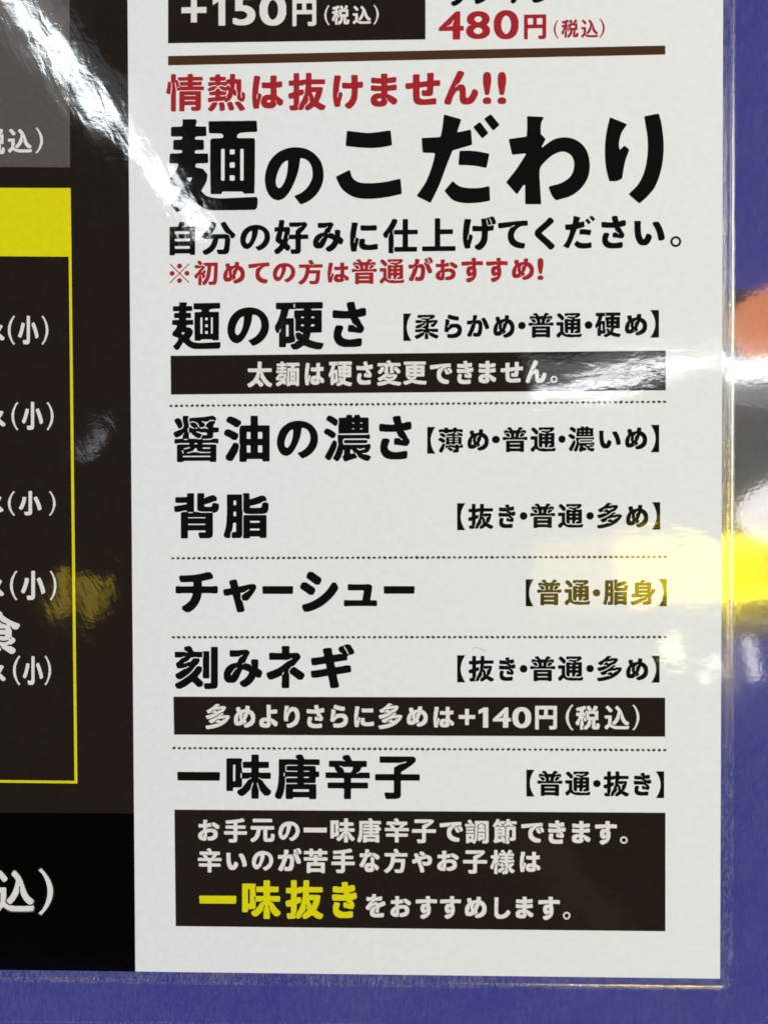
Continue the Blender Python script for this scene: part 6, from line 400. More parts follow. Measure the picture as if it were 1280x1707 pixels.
  '脂': [[446,3,460,0,560,1,575,10,589,37,606,41,785,40,798,35,811,14,831,7,924,7,944,14,951,24,954,44,954,480,953,493,946,507,937,514,924,517,884,510,533,510,487,517,454,512,444,486,444,78,432,24,438,10],[62,10,123,7,136,14,143,24,146,92,153,126,168,153,189,180,205,275,206,323,215,342,228,347,268,345,277,337,278,160,275,149,268,144,209,142,194,133,186,112,182,30,195,14,209,7,341,7,374,16,401,44,410,99,411,493,424,554,404,663,404,949,403,963,394,971,103,973,89,970,76,956,73,514,66,473,66,384,46,241,31,173,2,92,0,71,3,51,10,41],[593,178,584,187,584,207,589,214,599,217,785,217,798,211,801,201,798,184,785,177],[593,348,584,357,584,378,589,384,599,387,785,387,798,381,801,371,798,354,785,347],[228,491,222,497,219,507,220,582,225,588,235,592,268,590,275,585,278,575,277,500,272,493,262,490],[543,548,566,544,858,544,884,550,924,552,950,565,970,587,982,609,1000,677,997,759,984,775,957,787,937,793,897,788,871,775,857,759,845,697,831,682,791,674,626,674,586,682,580,687,577,697,580,708,586,713,712,744,818,776,863,813,884,821,911,829,937,827,946,833,953,847,953,874,947,888,891,943,825,945,752,914,588,861,574,833,553,813,546,812,538,820,540,831,553,854,575,874,573,983,566,993,553,999,454,1000,440,997,434,983,444,936,444,629,451,588,458,575,474,561,500,552],[228,736,222,742,219,752,220,827,225,833,235,837,268,835,275,830,278,820,277,745,272,738,262,735]],
  '苦': [[141,3,156,0,260,1,277,10,292,44,309,47,712,47,726,40,733,16,754,1,858,0,879,7,886,17,889,37,889,402,886,423,872,436,858,439,587,441,578,449,577,490,580,500,594,506,983,510,997,523,1000,537,1000,618,992,639,983,646,969,649,788,649,733,635,629,636,580,655,570,686,566,733,559,740,538,743,434,740,424,726,423,672,418,659,406,649,371,636,267,635,212,649,31,649,10,641,3,632,0,618,0,537,3,523,17,510,392,507,406,505,415,497,416,456,413,446,406,441,156,439,141,436,128,422,125,30,128,17],[295,191,286,199,285,220,285,280,288,291,295,296,705,297,719,296,728,287,729,206,726,196,719,191],[258,672,281,669,371,671,388,686,390,747,399,766,455,783,517,784,545,782,594,769,601,764,610,726,612,686,626,672,649,669,740,671,761,686,764,753,767,764,774,769,962,771,983,778,990,787,993,801,992,882,985,895,969,905,774,907,767,912,764,922,761,983,754,993,740,999,622,997,612,990,605,976,603,916,594,907,573,906,406,907,399,912,396,922,395,976,379,997,365,1000,260,999,246,993,239,983,236,922,233,912,226,907,31,905,10,889,7,868,8,794,17,778,38,771,226,769,233,764,236,753,237,693,245,679]],
  '薄': [[96,3,144,1,160,10,250,160,254,173,248,201,251,235,271,303,288,316,289,323,279,351,258,366,191,360,178,356,30,105,27,78,30,57,44,41],[607,3,621,0,762,0,802,12,822,29,837,58,839,173,846,187,977,191,990,198,997,207,1000,235,997,303,983,317,953,323,947,337,946,595,943,616,903,626,688,626,674,629,666,643,674,656,688,660,903,660,930,654,956,634,977,640,984,650,986,663,984,738,970,752,916,773,782,811,754,792,748,786,747,772,755,763,789,752,811,738,817,731,815,724,775,721,742,728,681,729,668,738,666,745,674,759,705,765,725,813,755,829,842,829,956,797,977,799,986,806,992,820,993,901,990,916,977,929,963,932,762,933,753,942,751,976,744,990,735,997,715,1000,614,997,600,983,596,942,591,935,581,932,413,933,404,942,400,983,386,997,285,1000,265,997,256,990,249,976,247,942,238,933,50,932,36,929,21,908,20,827,28,806,44,797,57,798,117,821,144,822,238,797,254,786,272,763,285,757,393,768,400,772,406,789,419,796,540,797,560,814,581,822,614,822,627,813,627,799,621,792,560,783,554,779,547,762,540,757,413,754,379,730,317,724,313,718,316,677,325,661,560,660,574,656,582,643,580,636,567,627,352,626,339,623,325,610,311,575,309,554,309,527,322,473,309,418,309,377,322,323,318,316,303,309,282,207,285,197,292,192,349,187,383,146,433,108,487,55,500,48,554,51,561,58,566,85,580,119,587,126,604,126,609,119,608,105,583,44,593,17],[614,132,601,153,493,197,474,214,476,221,513,224,607,191,678,187,683,180,685,160,683,139,678,133,654,129],[386,192,372,201,373,214,386,223,410,221,412,214,409,207],[332,289,325,296,323,309,332,318,399,313,433,318,445,316,449,309,446,296,433,286],[574,289,565,303,568,316,661,321,681,351,701,365,735,374,802,372,825,357,831,343,834,323,842,314,889,313,916,318,930,309,931,303,929,296,916,286,822,286,806,296,797,323,789,332,728,333,718,330,702,309,668,286],[460,315,453,317,451,330,459,343,466,346,547,346,554,343,563,330,560,317,547,313],[167,398,178,393,245,393,258,402,281,446,279,507,267,520,225,549,120,602,97,605,57,602,27,575,3,541,0,520,3,500,17,485,104,440],[446,432,439,439,437,452,440,459,453,468,560,468,574,459,576,452,574,438,560,429],[681,432,674,439,672,452,674,459,688,468,802,468,815,459,818,452,815,438,802,429],[446,527,439,534,437,548,440,555,453,564,560,564,574,555,576,548,574,534,560,525],[681,527,674,534,672,548,674,555,688,564,802,564,815,555,818,548,815,534,802,525],[222,595,272,593,283,602,293,622,297,643,292,656,292,684,266,724,225,763,158,782,111,780,60,758,54,745,54,718,57,704,64,695,151,644]],
  '調': [[359,3,401,0,421,7,477,91,491,125,513,267,521,436,530,463,545,489,551,493,832,493,846,491,857,483,871,463,877,443,874,172,863,152,846,138,757,134,732,125,726,111,728,78,743,30,757,14,771,7,908,7,955,22,984,51,992,71,1000,132,1000,909,997,936,984,949,962,953,449,953,428,950,419,943,411,922,411,862,438,814,438,733,436,706,423,679,425,605,418,571,425,510,416,436,418,314,397,186,373,143,366,145,364,152,363,199,383,355,383,395,377,409,360,412,65,412,51,411,45,405,41,388,41,51,42,37,49,24,58,16,72,14,161,14,177,24,186,51,195,59,277,61,298,53],[544,118,558,115,640,116,657,125,666,152,675,161,729,163,757,169,818,169,832,174,840,186,842,213,842,429,832,455,812,459,592,459,572,456,565,450,556,422,554,314,531,138,535,125],[195,197,188,203,185,213,186,287,192,294,202,297,243,296,250,291,253,280,252,206,247,199,236,196],[675,292,668,297,665,307,668,338,682,344,719,341,726,328,723,297,709,291],[48,449,65,446,373,447,380,453,383,463,382,537,373,546,360,547,51,546,43,537,41,524,41,463],[524,497,515,510,514,578,517,591,531,600,538,598,547,584,548,517,544,497,538,494],[866,496,857,510,856,578,860,592,873,600,880,598,890,584,890,517,887,503,880,497],[48,584,65,581,373,583,380,588,383,598,382,666,373,674,360,676,65,675,51,670,42,659,41,598],[558,611,531,644,523,666,523,747,530,767,550,787,562,814,620,816,629,808,627,777,613,771,579,769,564,753,562,672,572,647,627,639,633,632,634,618,627,611,613,608],[777,611,769,625,777,639,825,643,837,652,842,672,842,733,840,753,832,765,784,772,777,777,775,808,781,814,791,817,839,816,848,808,854,787,874,767,881,747,881,666,873,644,846,611,798,608],[17,699,31,699,86,716,346,716,394,711,401,720,404,733,402,808,394,825,387,830,339,831,325,836,320,862,286,929,243,993,223,1000,175,998,134,978,117,963,110,949,110,922,140,869,181,844,195,825,216,815,221,808,218,801,202,799,188,811,168,814,134,830,17,828,3,814,0,794,1,720,8,706],[243,799,237,801,235,808,271,829,298,836,313,828,312,814,291,800],[661,819,647,828,646,835,647,841,661,851,743,851,757,841,758,835,757,828,743,819,702,824]],
  '身': [[57,3,105,0,147,9,304,62,414,109,441,124,459,151,476,163,517,179,572,190,631,225,645,238,681,306,702,321,711,312,711,292,673,211,668,161,654,155,565,154,496,134,473,111,467,97,489,30,502,17,517,13,709,14,770,28,791,41,814,64,826,84,829,97,832,372,958,507,997,560,1000,580,997,601,990,610,942,636,921,644,866,643,857,634,819,527,805,511,798,507,791,509,790,547,813,607,829,668,828,869,826,883,818,892,798,899,606,899,592,896,537,868,517,868,511,876,522,896,572,922,585,936,589,956,586,977,578,986,565,992,517,1000,455,1000,434,997,425,990,393,914,380,901,201,899,188,896,178,889,171,869,169,453,164,446,153,443,64,443,51,440,41,433,34,419,33,399,34,339,41,319,51,312,64,309,414,309,544,341,578,341,586,339,588,332,572,318,544,304,393,266,229,197,16,131,0,111,2,70,41,17],[332,439,322,453,325,466,332,473,345,476,654,476,668,473,677,460,674,446,668,439,654,436,352,436],[332,594,322,607,325,621,332,628,345,631,654,631,668,627,677,614,674,600,668,594,654,591,352,591],[325,741,318,748,318,762,325,769,339,772,661,772,675,768,683,755,675,742,661,738,345,738]],
  '辛': [[434,3,545,0,558,3,572,16,575,37,576,225,579,235,586,240,928,242,943,245,956,258,958,352,951,366,942,373,586,377,579,382,576,393,576,453,582,466,599,470,969,470,990,477,997,487,1000,500,999,581,992,594,976,603,791,604,777,601,723,571,703,574,700,581,714,601,769,634,815,722,908,726,924,735,931,748,932,769,931,836,924,856,915,863,901,866,620,866,599,869,592,876,560,943,539,977,524,993,503,1000,469,999,408,980,391,970,384,957,384,923,389,910,408,893,436,876,449,859,462,853,468,842,462,835,453,836,442,846,421,848,394,863,380,866,106,866,85,858,78,849,75,836,75,755,83,735,99,726,199,722,235,641,265,621,270,614,270,601,257,592,216,604,24,603,8,594,0,574,1,493,10,477,24,471,394,470,408,468,414,463,418,393,414,382,408,377,65,373,55,366,49,352,48,272,51,258,58,249,79,242,394,242,411,238,416,231,418,218,418,30,421,17],[435,605,425,614,395,688,331,728,321,742,323,755,346,756,408,726,606,725,620,722,624,715,621,695,594,634,576,607,558,604],[647,721,639,728,640,742,661,756,675,755,681,748,682,735,663,722],[236,736,229,748,236,757,271,755,272,748,265,742]],
  '込': [[63,3,91,0,111,8,172,86,204,118,219,123,300,67,341,45,409,24,463,15,855,14,896,21,957,22,970,29,984,46,1000,111,1000,132,991,149,977,156,930,143,821,150,774,143,517,143,436,157,368,158,348,163,280,215,264,247,265,276,290,347,290,562,283,584,273,591,260,594,30,593,14,584,7,569,6,498,14,476,23,468,36,466,138,464,145,458,148,447,145,247,74,190,9,121,0,104,2,82,15,61,40,25],[880,182,923,180,950,191,991,254,991,283,979,297,874,376,813,469,766,584,711,741,645,865,530,988,510,995,483,992,449,959,432,934,426,920,426,899,436,881,466,856,513,806,534,770,533,734,518,662,484,555,447,476,405,404,365,354,314,305,304,276,307,247,361,199,375,194,409,194,425,204,513,297,565,376,606,455,615,490,616,591,625,626,632,631,639,626,648,598,651,476,671,419,698,362,737,297,805,225,848,196],[212,727,246,724,275,741,317,777,323,791,322,813,310,834,269,884,199,959,151,999,111,1000,54,956,47,942,49,913,141,813,185,752]],
  '通': [[55,4,83,0,117,4,169,71,215,116,229,113,282,73,335,45,401,24,447,15,533,14,567,7,646,7,686,14,898,14,958,22,973,32,985,53,1000,110,1000,145,991,162,971,170,951,168,924,152,878,137,812,128,739,128,706,139,666,128,593,128,567,137,540,153,520,156,487,155,461,143,427,136,381,144,354,154,327,174,286,259,285,606,282,628,275,635,262,638,23,638,10,630,1,614,0,521,7,500,16,493,30,490,136,488,142,482,145,472,144,259,136,247,101,223,50,177,14,138,1,110,3,74,40,18],[571,174,600,170,681,174,685,181,677,231,678,252,686,274,706,297,712,319,726,326,792,325,799,319,802,309,800,287,792,278,732,275,721,266,716,252,716,216,724,181,732,172,812,170,838,177,885,178,924,193,945,209,954,259,951,748,938,763,924,766,739,760,726,765,719,777,726,785,746,794,799,795,838,807,905,859,940,897,948,919,945,947,911,985,891,998,838,1000,799,993,354,993,340,990,328,975,325,890,335,873,348,866,394,866,434,884,487,901,527,900,633,880,653,880,726,900,766,897,768,890,762,883,732,864,646,840,494,865,461,856,416,833,412,812,421,802,560,771,614,748,622,741,620,734,560,731,407,765,361,766,343,755,320,706,318,635,325,592,325,266,327,252,346,209,354,194,368,185,414,177,464,181,470,195,474,319,487,326,540,326,550,323,555,316,557,195,561,181],[474,450,467,458,465,472,467,479,480,489,547,489,560,479,562,472,560,457,547,448],[712,450,706,458,703,472,706,479,719,489,792,489,805,479,807,472,805,457,792,448],[474,606,467,614,465,628,467,635,480,645,547,645,560,635,562,628,560,613,547,604],[712,606,706,614,703,628,706,635,719,645,792,645,805,635,807,628,805,613,792,604],[208,699,255,696,271,706,289,727,322,791,319,812,308,830,235,908,164,975,136,992,89,990,56,964,30,934,26,911,29,890,76,837,132,784,162,745]],
  '食': [[180,3,246,1,338,26,536,68,556,81,565,98,563,111,537,159,523,170,437,189,404,188,345,176,335,179,330,186,328,267,332,284,345,290,378,291,411,311,463,324,536,324,622,304,701,324,744,321,746,314,741,307,720,293,628,265,536,286,483,303,450,286,404,269,396,260,397,247,411,230,424,224,457,222,529,207,542,200,562,181,586,138,602,122,780,3,832,0,852,7,899,57,901,91,894,111,873,132,806,177,786,182,720,183,707,192,706,199,707,206,720,215,799,219,872,271,888,287,894,301,894,334,888,348,845,384,819,393,811,402,808,557,772,625,770,638,773,647,780,651,794,645,826,596,839,584,885,568,931,568,954,584,997,645,1000,672,993,693,971,707,859,745,760,793,674,847,612,895,595,916,589,956,577,970,523,998,483,1000,457,993,400,922,355,875,253,799,114,725,35,694,16,682,0,659,2,625,39,578,55,561,68,555,108,555,136,564,147,572,167,601,183,611,193,632,206,632,209,625,207,615,197,605,194,584,171,537,170,159,168,145,147,118,144,105,146,64,167,17],[305,130,299,132,291,145,292,152,305,160,312,159,320,145,318,138],[773,344,770,361,773,375,780,382,793,382,799,375,800,361,786,345,780,341],[332,415,323,429,325,442,332,449,345,452,641,452,655,449,663,436,661,422,654,415,641,412,352,412],[325,564,319,571,319,584,325,591,338,594,648,594,661,591,669,578,661,564,648,561,345,561],[305,686,303,693,319,707,411,746,429,726,452,713,464,693,461,686,450,683,404,698,345,683],[648,685,569,712,496,787,483,787,437,770,411,747,405,767,417,783,457,815,490,829,503,829,525,814,582,746,654,721,701,695,701,686,694,684]],
  '麺': [[61,3,109,0,128,5,221,56,294,114,309,111,338,71,354,62,400,64,427,91,436,125,436,179,427,206,403,247,421,287,443,388,450,436,449,483,440,498,413,507,307,506,274,489,254,489,249,497,260,517,292,537,314,541,427,540,460,534,467,530,488,483,489,449,457,280,457,226,476,152,457,64,457,24,467,7,486,0,573,1,588,10,602,44,626,47,824,47,838,40,844,16,864,1,950,0,970,7,977,17,980,37,977,720,970,729,957,736,811,736,799,733,785,719,758,705,750,706,746,713,765,741,791,753,805,796,818,810,970,811,990,818,997,828,1000,841,1000,916,993,936,984,943,964,946,467,946,453,943,427,920,360,919,350,922,345,929,343,976,336,990,327,997,228,1000,214,997,201,983,197,929,188,921,69,919,49,911,42,902,39,889,39,821,43,808,56,803,95,811,195,811,208,808,217,794,215,780,201,771,69,770,56,764,52,753,52,699,58,686,89,676,201,675,215,666,216,659,208,645,195,642,82,642,42,650,34,645,27,632,27,551,33,537,42,530,109,528,175,560,188,559,194,551,183,530,115,484,65,409,36,374,6,348,0,334,2,294,56,233,102,230,142,258,155,254,181,233,177,220,162,205,102,164,22,125,9,111,6,91,9,71],[592,171,579,179,576,206,576,591,579,605,592,613,606,605,609,578,609,192,606,179],[844,171,831,179,828,206,828,591,831,605,844,613,858,605,861,578,861,192,858,179],[712,179,703,192,703,226,712,240,725,242,732,240,741,226,741,192,732,179],[215,219,208,226,208,240,221,249,235,247,241,240,241,226,228,217],[148,300,136,307,136,314,172,368,195,383,214,375,208,361,175,331],[288,306,281,307,272,321,281,348,294,342,303,328,301,314],[268,353,215,375,228,395,241,398,274,393,307,409,327,412,341,424,347,424,354,417,353,409,347,403,334,398,321,379,293,361,281,348],[712,361,703,375,703,409,712,422,725,425,732,422,741,409,741,375,732,361],[473,534,467,538,464,551,463,625,459,639,341,643,327,652,326,659,327,666,341,675,440,679,449,693,452,726,473,761,460,770,341,771,327,780,327,801,334,808,347,811,433,811,480,804,506,811,626,811,642,808,646,794,640,760,632,743,626,738,506,736,490,726,477,659,478,652,496,632,496,557,493,544,486,537],[712,544,703,557,703,591,712,605,725,607,732,605,741,591,741,557,732,544],[460,819,451,835,445,895,453,909,460,910,467,909,476,895,481,835,473,820]],
  '（': [[1000,40,739,117,607,193,504,270,431,347,387,423,372,500,387,577,431,653,504,730,607,807,739,883,1000,960,800,1000,556,917,356,833,200,750,89,667,22,583,0,500,22,417,89,333,200,250,356,167,556,83,800,0]],
  '）': [[200,0,444,83,644,167,800,250,911,333,978,417,1000,500,978,583,911,667,800,750,644,833,444,917,200,1000,0,960,261,883,393,807,496,730,569,653,613,577,628,500,613,423,569,347,496,270,393,193,261,117,0,40]],
 },
 'O': {
  '込': [[56,0,112,0,172,75,206,110,219,115,334,42,402,20,456,12,869,11,963,19,984,36,1000,100,1000,136,991,151,950,156,945,165,991,244,991,287,867,387,799,502,714,738,667,832,639,878,530,990,476,990,446,961,426,925,429,881,510,799,533,760,518,667,484,559,409,414,365,358,314,312,300,304,291,315,290,566,280,588,30,591,9,581,6,488,16,466,131,462,145,455,148,445,147,251,67,186,9,125,0,108,2,72],[503,142,415,162,404,172,406,179,507,280,537,321,593,416,632,504,641,495,691,366,737,287,801,219,888,158,876,148,767,140],[205,724,260,724,309,760,323,781,322,817,266,892,165,992,145,1000,104,998,50,954,49,903]],
  '）': [[200,0,444,83,644,167,800,250,911,333,978,417,1000,500,978,583,911,667,800,750,644,833,444,917,200,1000,0,960,261,883,393,807,496,730,569,653,613,577,628,500,613,423,569,347,496,270,393,193,261,117,0,40]],
 },
 'T': {
  'こ': [[623,974,515,964,457,964,408,968,198,993,183,994,174,993,167,986,164,975,148,810,147,783,154,774,168,770,361,750,485,743,571,743,675,750,758,763,841,780,850,786,853,798,833,984,829,993,823,998,814,1000,797,998],[14,334,3,326,0,314,23,258,47,208,68,175,102,134,124,113,166,81,211,54,244,38,278,25,309,16,377,4,420,0,558,0,688,12,814,31,983,67,995,72,1000,78,1000,111,984,276,980,287,974,292,955,292,829,264,752,249,657,237,561,230,451,230,426,231,377,237,346,244,315,256,294,269,266,292,249,314,236,338,213,411,208,418,197,420]],
  'だ': [[828,960,823,954,821,948,829,934,916,830,924,824,931,823,939,827,991,870,999,879,1000,886,993,898,909,993,899,1000,891,1000],[328,993,326,986,318,904,310,850,293,768,287,754,280,750,260,747,81,738,64,736,59,732,57,727,68,590,70,581,74,575,79,572,86,571,123,569,174,569,209,566,216,563,219,554,202,477,188,431,156,342,125,272,108,240,89,208,5,97,0,85,4,78,12,73,157,7,162,7,167,9,174,17,241,141,258,176,288,242,363,431,430,588,437,594,447,598,661,656,669,661,672,668,659,813,657,823,653,827,649,829,639,829,508,803,499,803,494,807,493,811,495,820,536,932,537,939,535,945,531,948,521,952,351,997,339,999,332,998],[752,909,695,869,689,863,688,857,695,845,782,743,791,735,798,734,807,738,856,779,864,788,865,795,860,805,779,903,769,912,761,914],[524,590,521,586,518,575,506,447,507,440,511,435,518,433,543,430,602,430,708,422,752,415,833,399,840,399,847,404,851,415,879,543,879,554,875,559,863,563,803,574,744,584,705,589,624,594,529,593],[430,245,425,240,348,156,339,144,338,138,343,129,401,67,427,44,452,30,484,18,536,7,604,0,651,0,730,5,796,12,877,26,884,28,888,33,890,44,886,122,885,160,883,183,881,188,877,191,867,192,794,178,730,171,649,171,594,176,550,183,513,195,486,211,447,243,442,246,436,247]],
  'の': [[417,990,369,978,311,957,263,934,225,909,180,872,132,823,105,788,78,747,54,698,34,641,18,584,8,531,0,464,0,407,6,351,22,273,45,209,61,177,81,150,99,128,122,107,142,92,160,84,204,71,232,65,252,70,318,99,336,114,369,148,407,199,449,269,500,379,545,499,570,584,586,662,600,779,605,800,613,807,627,807,672,796,699,785,730,763,760,730,781,694,798,648,809,599,814,542,810,485,801,443,782,393,758,346,730,305,694,262,648,222,613,197,576,177,514,153,508,149,504,142,507,131,513,121,593,13,610,1,631,0,651,7,717,37,758,62,792,87,833,123,862,152,896,195,926,241,944,273,967,322,989,400,996,443,1000,492,1000,542,994,602,987,641,975,687,963,723,945,761,919,803,896,832,851,880,823,903,785,929,747,951,703,971,665,983,620,992,555,1000,474,999],[386,768,393,761,395,723,391,652,384,581,376,531,361,471,329,379,287,312,276,299,266,293,246,287,232,286,218,296,200,319,192,340,186,376,186,411,189,443,206,521,225,573,248,627,285,691,304,716,318,730,338,745,373,765]],
  'り': [[689,974,677,970,671,964,672,950,718,774,728,704,729,666,732,646,728,578,721,520,702,434,682,380,657,328,626,278,600,247,562,208,532,184,424,115,415,107,412,103,415,96,424,89,570,6,586,0,593,1,603,5,703,63,792,127,817,148,841,170,872,208,910,269,940,332,968,407,989,495,1000,585,1000,662,993,736,968,869,961,894,944,939,919,994,909,1000,891,1000],[84,953,81,948,50,869,30,808,15,745,4,668,0,619,0,533,4,488,11,436,24,378,37,337,72,256,80,249,91,246,163,246,204,249,232,255,280,272,290,278,295,283,323,402,341,459,358,497,407,584,410,596,407,603,398,610,349,638,338,642,332,642,321,639,273,609,259,603,253,603,248,607,241,635,239,662,242,689,251,722,269,763,283,788,301,810,369,873,371,880,369,884,352,891,122,953,101,958,90,957]],
  'わ': [[250,995,247,986,249,947,249,869,244,791,242,779,239,773,234,769,224,767,45,744,35,741,31,736,30,729,32,718,64,578,69,566,74,563,84,563,222,577,231,574,233,569,229,560,173,475,127,409,81,351,4,260,0,251,2,244,112,125,120,119,125,117,130,119,137,125,202,214,212,220,217,220,222,218,225,212,225,203,225,17,227,8,231,3,246,0,394,0,406,0,413,3,417,8,418,15,405,189,402,260,397,308,397,345,398,383,403,404,408,418,416,432,430,450,470,491,517,533,549,555,583,573,621,588,665,597,696,596,713,592,730,585,747,577,762,567,786,543,793,532,801,516,811,480,813,459,813,436,805,390,791,351,775,326,758,306,737,287,701,264,660,243,626,231,517,204,510,199,509,191,529,132,545,100,562,77,587,53,597,47,609,47,718,75,759,89,783,100,820,121,851,143,883,169,909,197,934,228,951,253,968,285,981,317,990,349,997,390,1000,432,997,475,992,516,984,548,975,578,957,617,938,647,918,670,888,697,856,718,822,735,783,748,752,755,713,760,677,760,640,756,604,748,575,738,546,725,522,711,440,653,430,648,425,649,424,654,427,662,465,727,468,736,467,743,464,748,417,793,413,800,412,807,412,885,416,917,423,940,444,976,445,986,440,990,418,993,265,1000,257,999]],
  '麺': [[149,995,148,990,150,960,149,942,145,932,139,925,131,922,104,920,60,920,28,917,21,912,18,903,18,827,19,821,23,817,28,814,35,813,136,813,144,810,147,804,142,789,136,782,127,781,53,778,46,773,43,762,43,686,44,680,47,674,51,671,58,670,81,668,115,668,138,665,142,662,145,656,144,647,141,641,136,637,129,636,95,633,49,633,12,630,8,627,5,622,2,599,0,541,1,534,4,530,10,527,33,525,69,524,92,522,98,519,101,513,93,480,83,458,63,430,11,369,7,363,5,354,8,313,10,306,15,300,28,293,67,277,124,257,129,254,132,250,131,241,120,213,98,170,70,135,25,89,20,81,21,76,24,70,74,9,83,1,92,0,129,11,141,18,150,29,223,150,228,157,234,159,238,158,245,153,284,114,309,93,355,61,378,48,401,37,423,30,451,24,499,19,762,19,791,21,878,21,905,23,958,23,967,25,974,29,986,39,992,50,997,74,1000,102,999,141,993,157,985,163,974,164,627,149,545,149,469,159,449,164,430,171,417,177,403,186,368,220,363,228,365,237,409,306,423,337,428,363,432,395,432,404,423,417,391,454,382,463,369,468,302,482,295,487,294,495,300,515,304,519,309,521,346,524,398,525,428,527,436,530,439,535,441,545,438,619,434,628,426,631,302,631,296,632,291,634,287,641,289,654,292,660,298,664,323,668,362,668,380,670,387,672,392,680,393,704,390,764,389,771,386,775,376,778,300,781,293,784,290,791,295,806,299,810,305,812,339,815,385,816,410,818,417,822,419,827,420,838,417,912,413,919,405,921,312,922,300,925,297,929,297,934,309,964,310,975,305,991,300,996,296,999,280,1000,155,999],[832,980,597,980,565,978,460,978,449,976,444,971,443,958,445,934,445,888,448,858,452,851,460,848,492,846,547,846,588,843,595,840,602,834,609,825,612,819,612,814,608,808,602,801,595,798,561,794,517,794,481,791,469,784,462,773,461,465,463,432,464,306,466,280,466,207,468,198,474,194,487,192,581,193,586,194,591,198,598,213,601,217,606,220,615,221,819,220,826,219,830,216,842,200,853,197,951,199,958,201,962,207,964,217,964,291,966,317,966,454,968,484,968,760,967,777,959,791,949,795,778,796,768,799,766,804,765,808,768,825,773,834,784,842,807,851,860,856,905,859,960,859,983,862,989,864,992,870,993,880,988,971,984,979,974,982,852,982],[611,681,620,678,624,673,626,665,625,352,624,345,621,341,615,339,609,338,597,338,590,340,586,345,585,354,585,665,587,675,595,680],[826,681,835,678,839,673,840,665,840,352,839,345,836,341,830,339,823,338,812,339,806,341,803,345,802,354,802,665,804,675,812,680],[725,674,732,673,736,670,739,662,740,636,738,628,735,623,727,620,700,620,691,621,686,624,683,634,683,662,686,670,693,674],[727,535,734,533,737,530,740,521,740,491,738,484,734,479,725,477,698,477,691,478,685,482,683,491,683,523,686,531,693,535],[727,396,734,394,737,391,740,382,740,352,738,345,734,340,725,338,698,338,691,339,685,343,683,352,683,385,686,392,693,396],[250,373,254,372,258,369,256,361,245,340,239,330,234,327,229,326,222,331,198,358,197,363,198,367,202,370,211,372]],
 },
}

def glyph(weight, char):
    """outlines of one character in a unit box, from thousandths"""
    return [[(l[i] / 1000, l[i + 1] / 1000) for i in range(0, len(l), 2)] for l in GLYPHS[weight][char]]

# ---------------------------------------------------------------- the table
ZT = -0.22       # table surface below the print, mm
R_ = 700
tv = [(-R_ * MM, -R_ * MM, ZT * MM), (R_ * MM, -R_ * MM, ZT * MM), (R_ * MM, R_ * MM, ZT * MM), (-R_ * MM, R_ * MM, ZT * MM)]
tv += [(x, y, z - 0.03) for x, y, z in tv]
table = link_mesh('tabletop', tv, [(0, 1, 2, 3), (7, 6, 5, 4), (0, 4, 5, 1), (1, 5, 6, 2), (2, 6, 7, 3), (3, 7, 4, 0)], 'table')
table['kind'] = 'structure'

# ---------------------------------------------------------------- unseen dark slabs added to block the violet world in the reflections
def slab(name, b0, b1, c0, c1, z0, z1):
    bv = [(x, y, z) for z in (z0, z1) for x, y in ((b0, c0), (b1, c0), (b1, c1), (b0, c1))]
    o = link_mesh(name, bv, [(3, 2, 1, 0), (4, 5, 6, 7), (0, 1, 5, 4), (1, 2, 6, 5), (2, 3, 7, 6), (3, 0, 4, 7)], 'blocker')
    o['kind'] = 'structure'
slab('patch_blocker', *PATCH_BLOCKER, 1.52, 1.66)  # added behind the patch lights so the world does not show through
slab('sheet_blocker', *SHEET_BLOCKER, 1.70, 1.76)  # added to keep violet reflections off the black print

# ---------------------------------------------------------------- the menu
menu = bpy.data.objects.new('laminated_menu', None); COL.objects.link(menu)
menu['label'] = 'laminated noodle shop menu sheet with white and dark printed panels lying on the purple table'
menu['category'] = 'menu'
made = {'menu': menu}
for name, mat, pts, layer, par, label, fringe in PANELS:
    key = name; kind = name.rstrip('0123456789')
    pts = [tuple(p) for p in pts]
    loop = screen_edge(pts, amp=0.035) if fringe else pts
    made[key] = filled(kind, [[loop]], layer * LAYER, mat, made[par], label)
paper_back = None
for name, par, mat, jag, label, gl in TEXT:
    loops = []
    for weight, char, ox, oy, ax, ay, bx, by in gl:
        shape = []
        for l in glyph(weight, char):
            q = [(ox + u * ax + v * bx, oy + u * ay + v * by) for u, v in l]
            shape.append(screen_edge(q) if jag else q)
        loops.append(shape)
    z = 3 if par != 'menu' else 1
    if name == 'text_shadow': z = 2
    filled(name, loops, z * LAYER, mat, made[par], label)
for x0, y0, x1, y1, n in RULES:
    loops = []
    for i in range(n):
        t = i / (n - 1); x, y = x0 + (x1 - x0) * t, y0 + (y1 - y0) * t
        rx, ry = 0.42 * random.uniform(.9, 1.1), 0.30 * random.uniform(.85, 1.12); ph = random.uniform(-.5, .5)
        lp = []
        for j in range(12):
            a = j * math.pi / 6; r = random.uniform(.84, 1.12)
            px, py = rx * r * math.cos(a), ry * r * math.sin(a)
            lp.append((x + px * math.cos(ph) - py * math.sin(ph), y + px * math.sin(ph) + py * math.cos(ph)))
        loops.append([lp])
    filled('dotted_rule', loops, LAYER, 'rule_ink', menu)

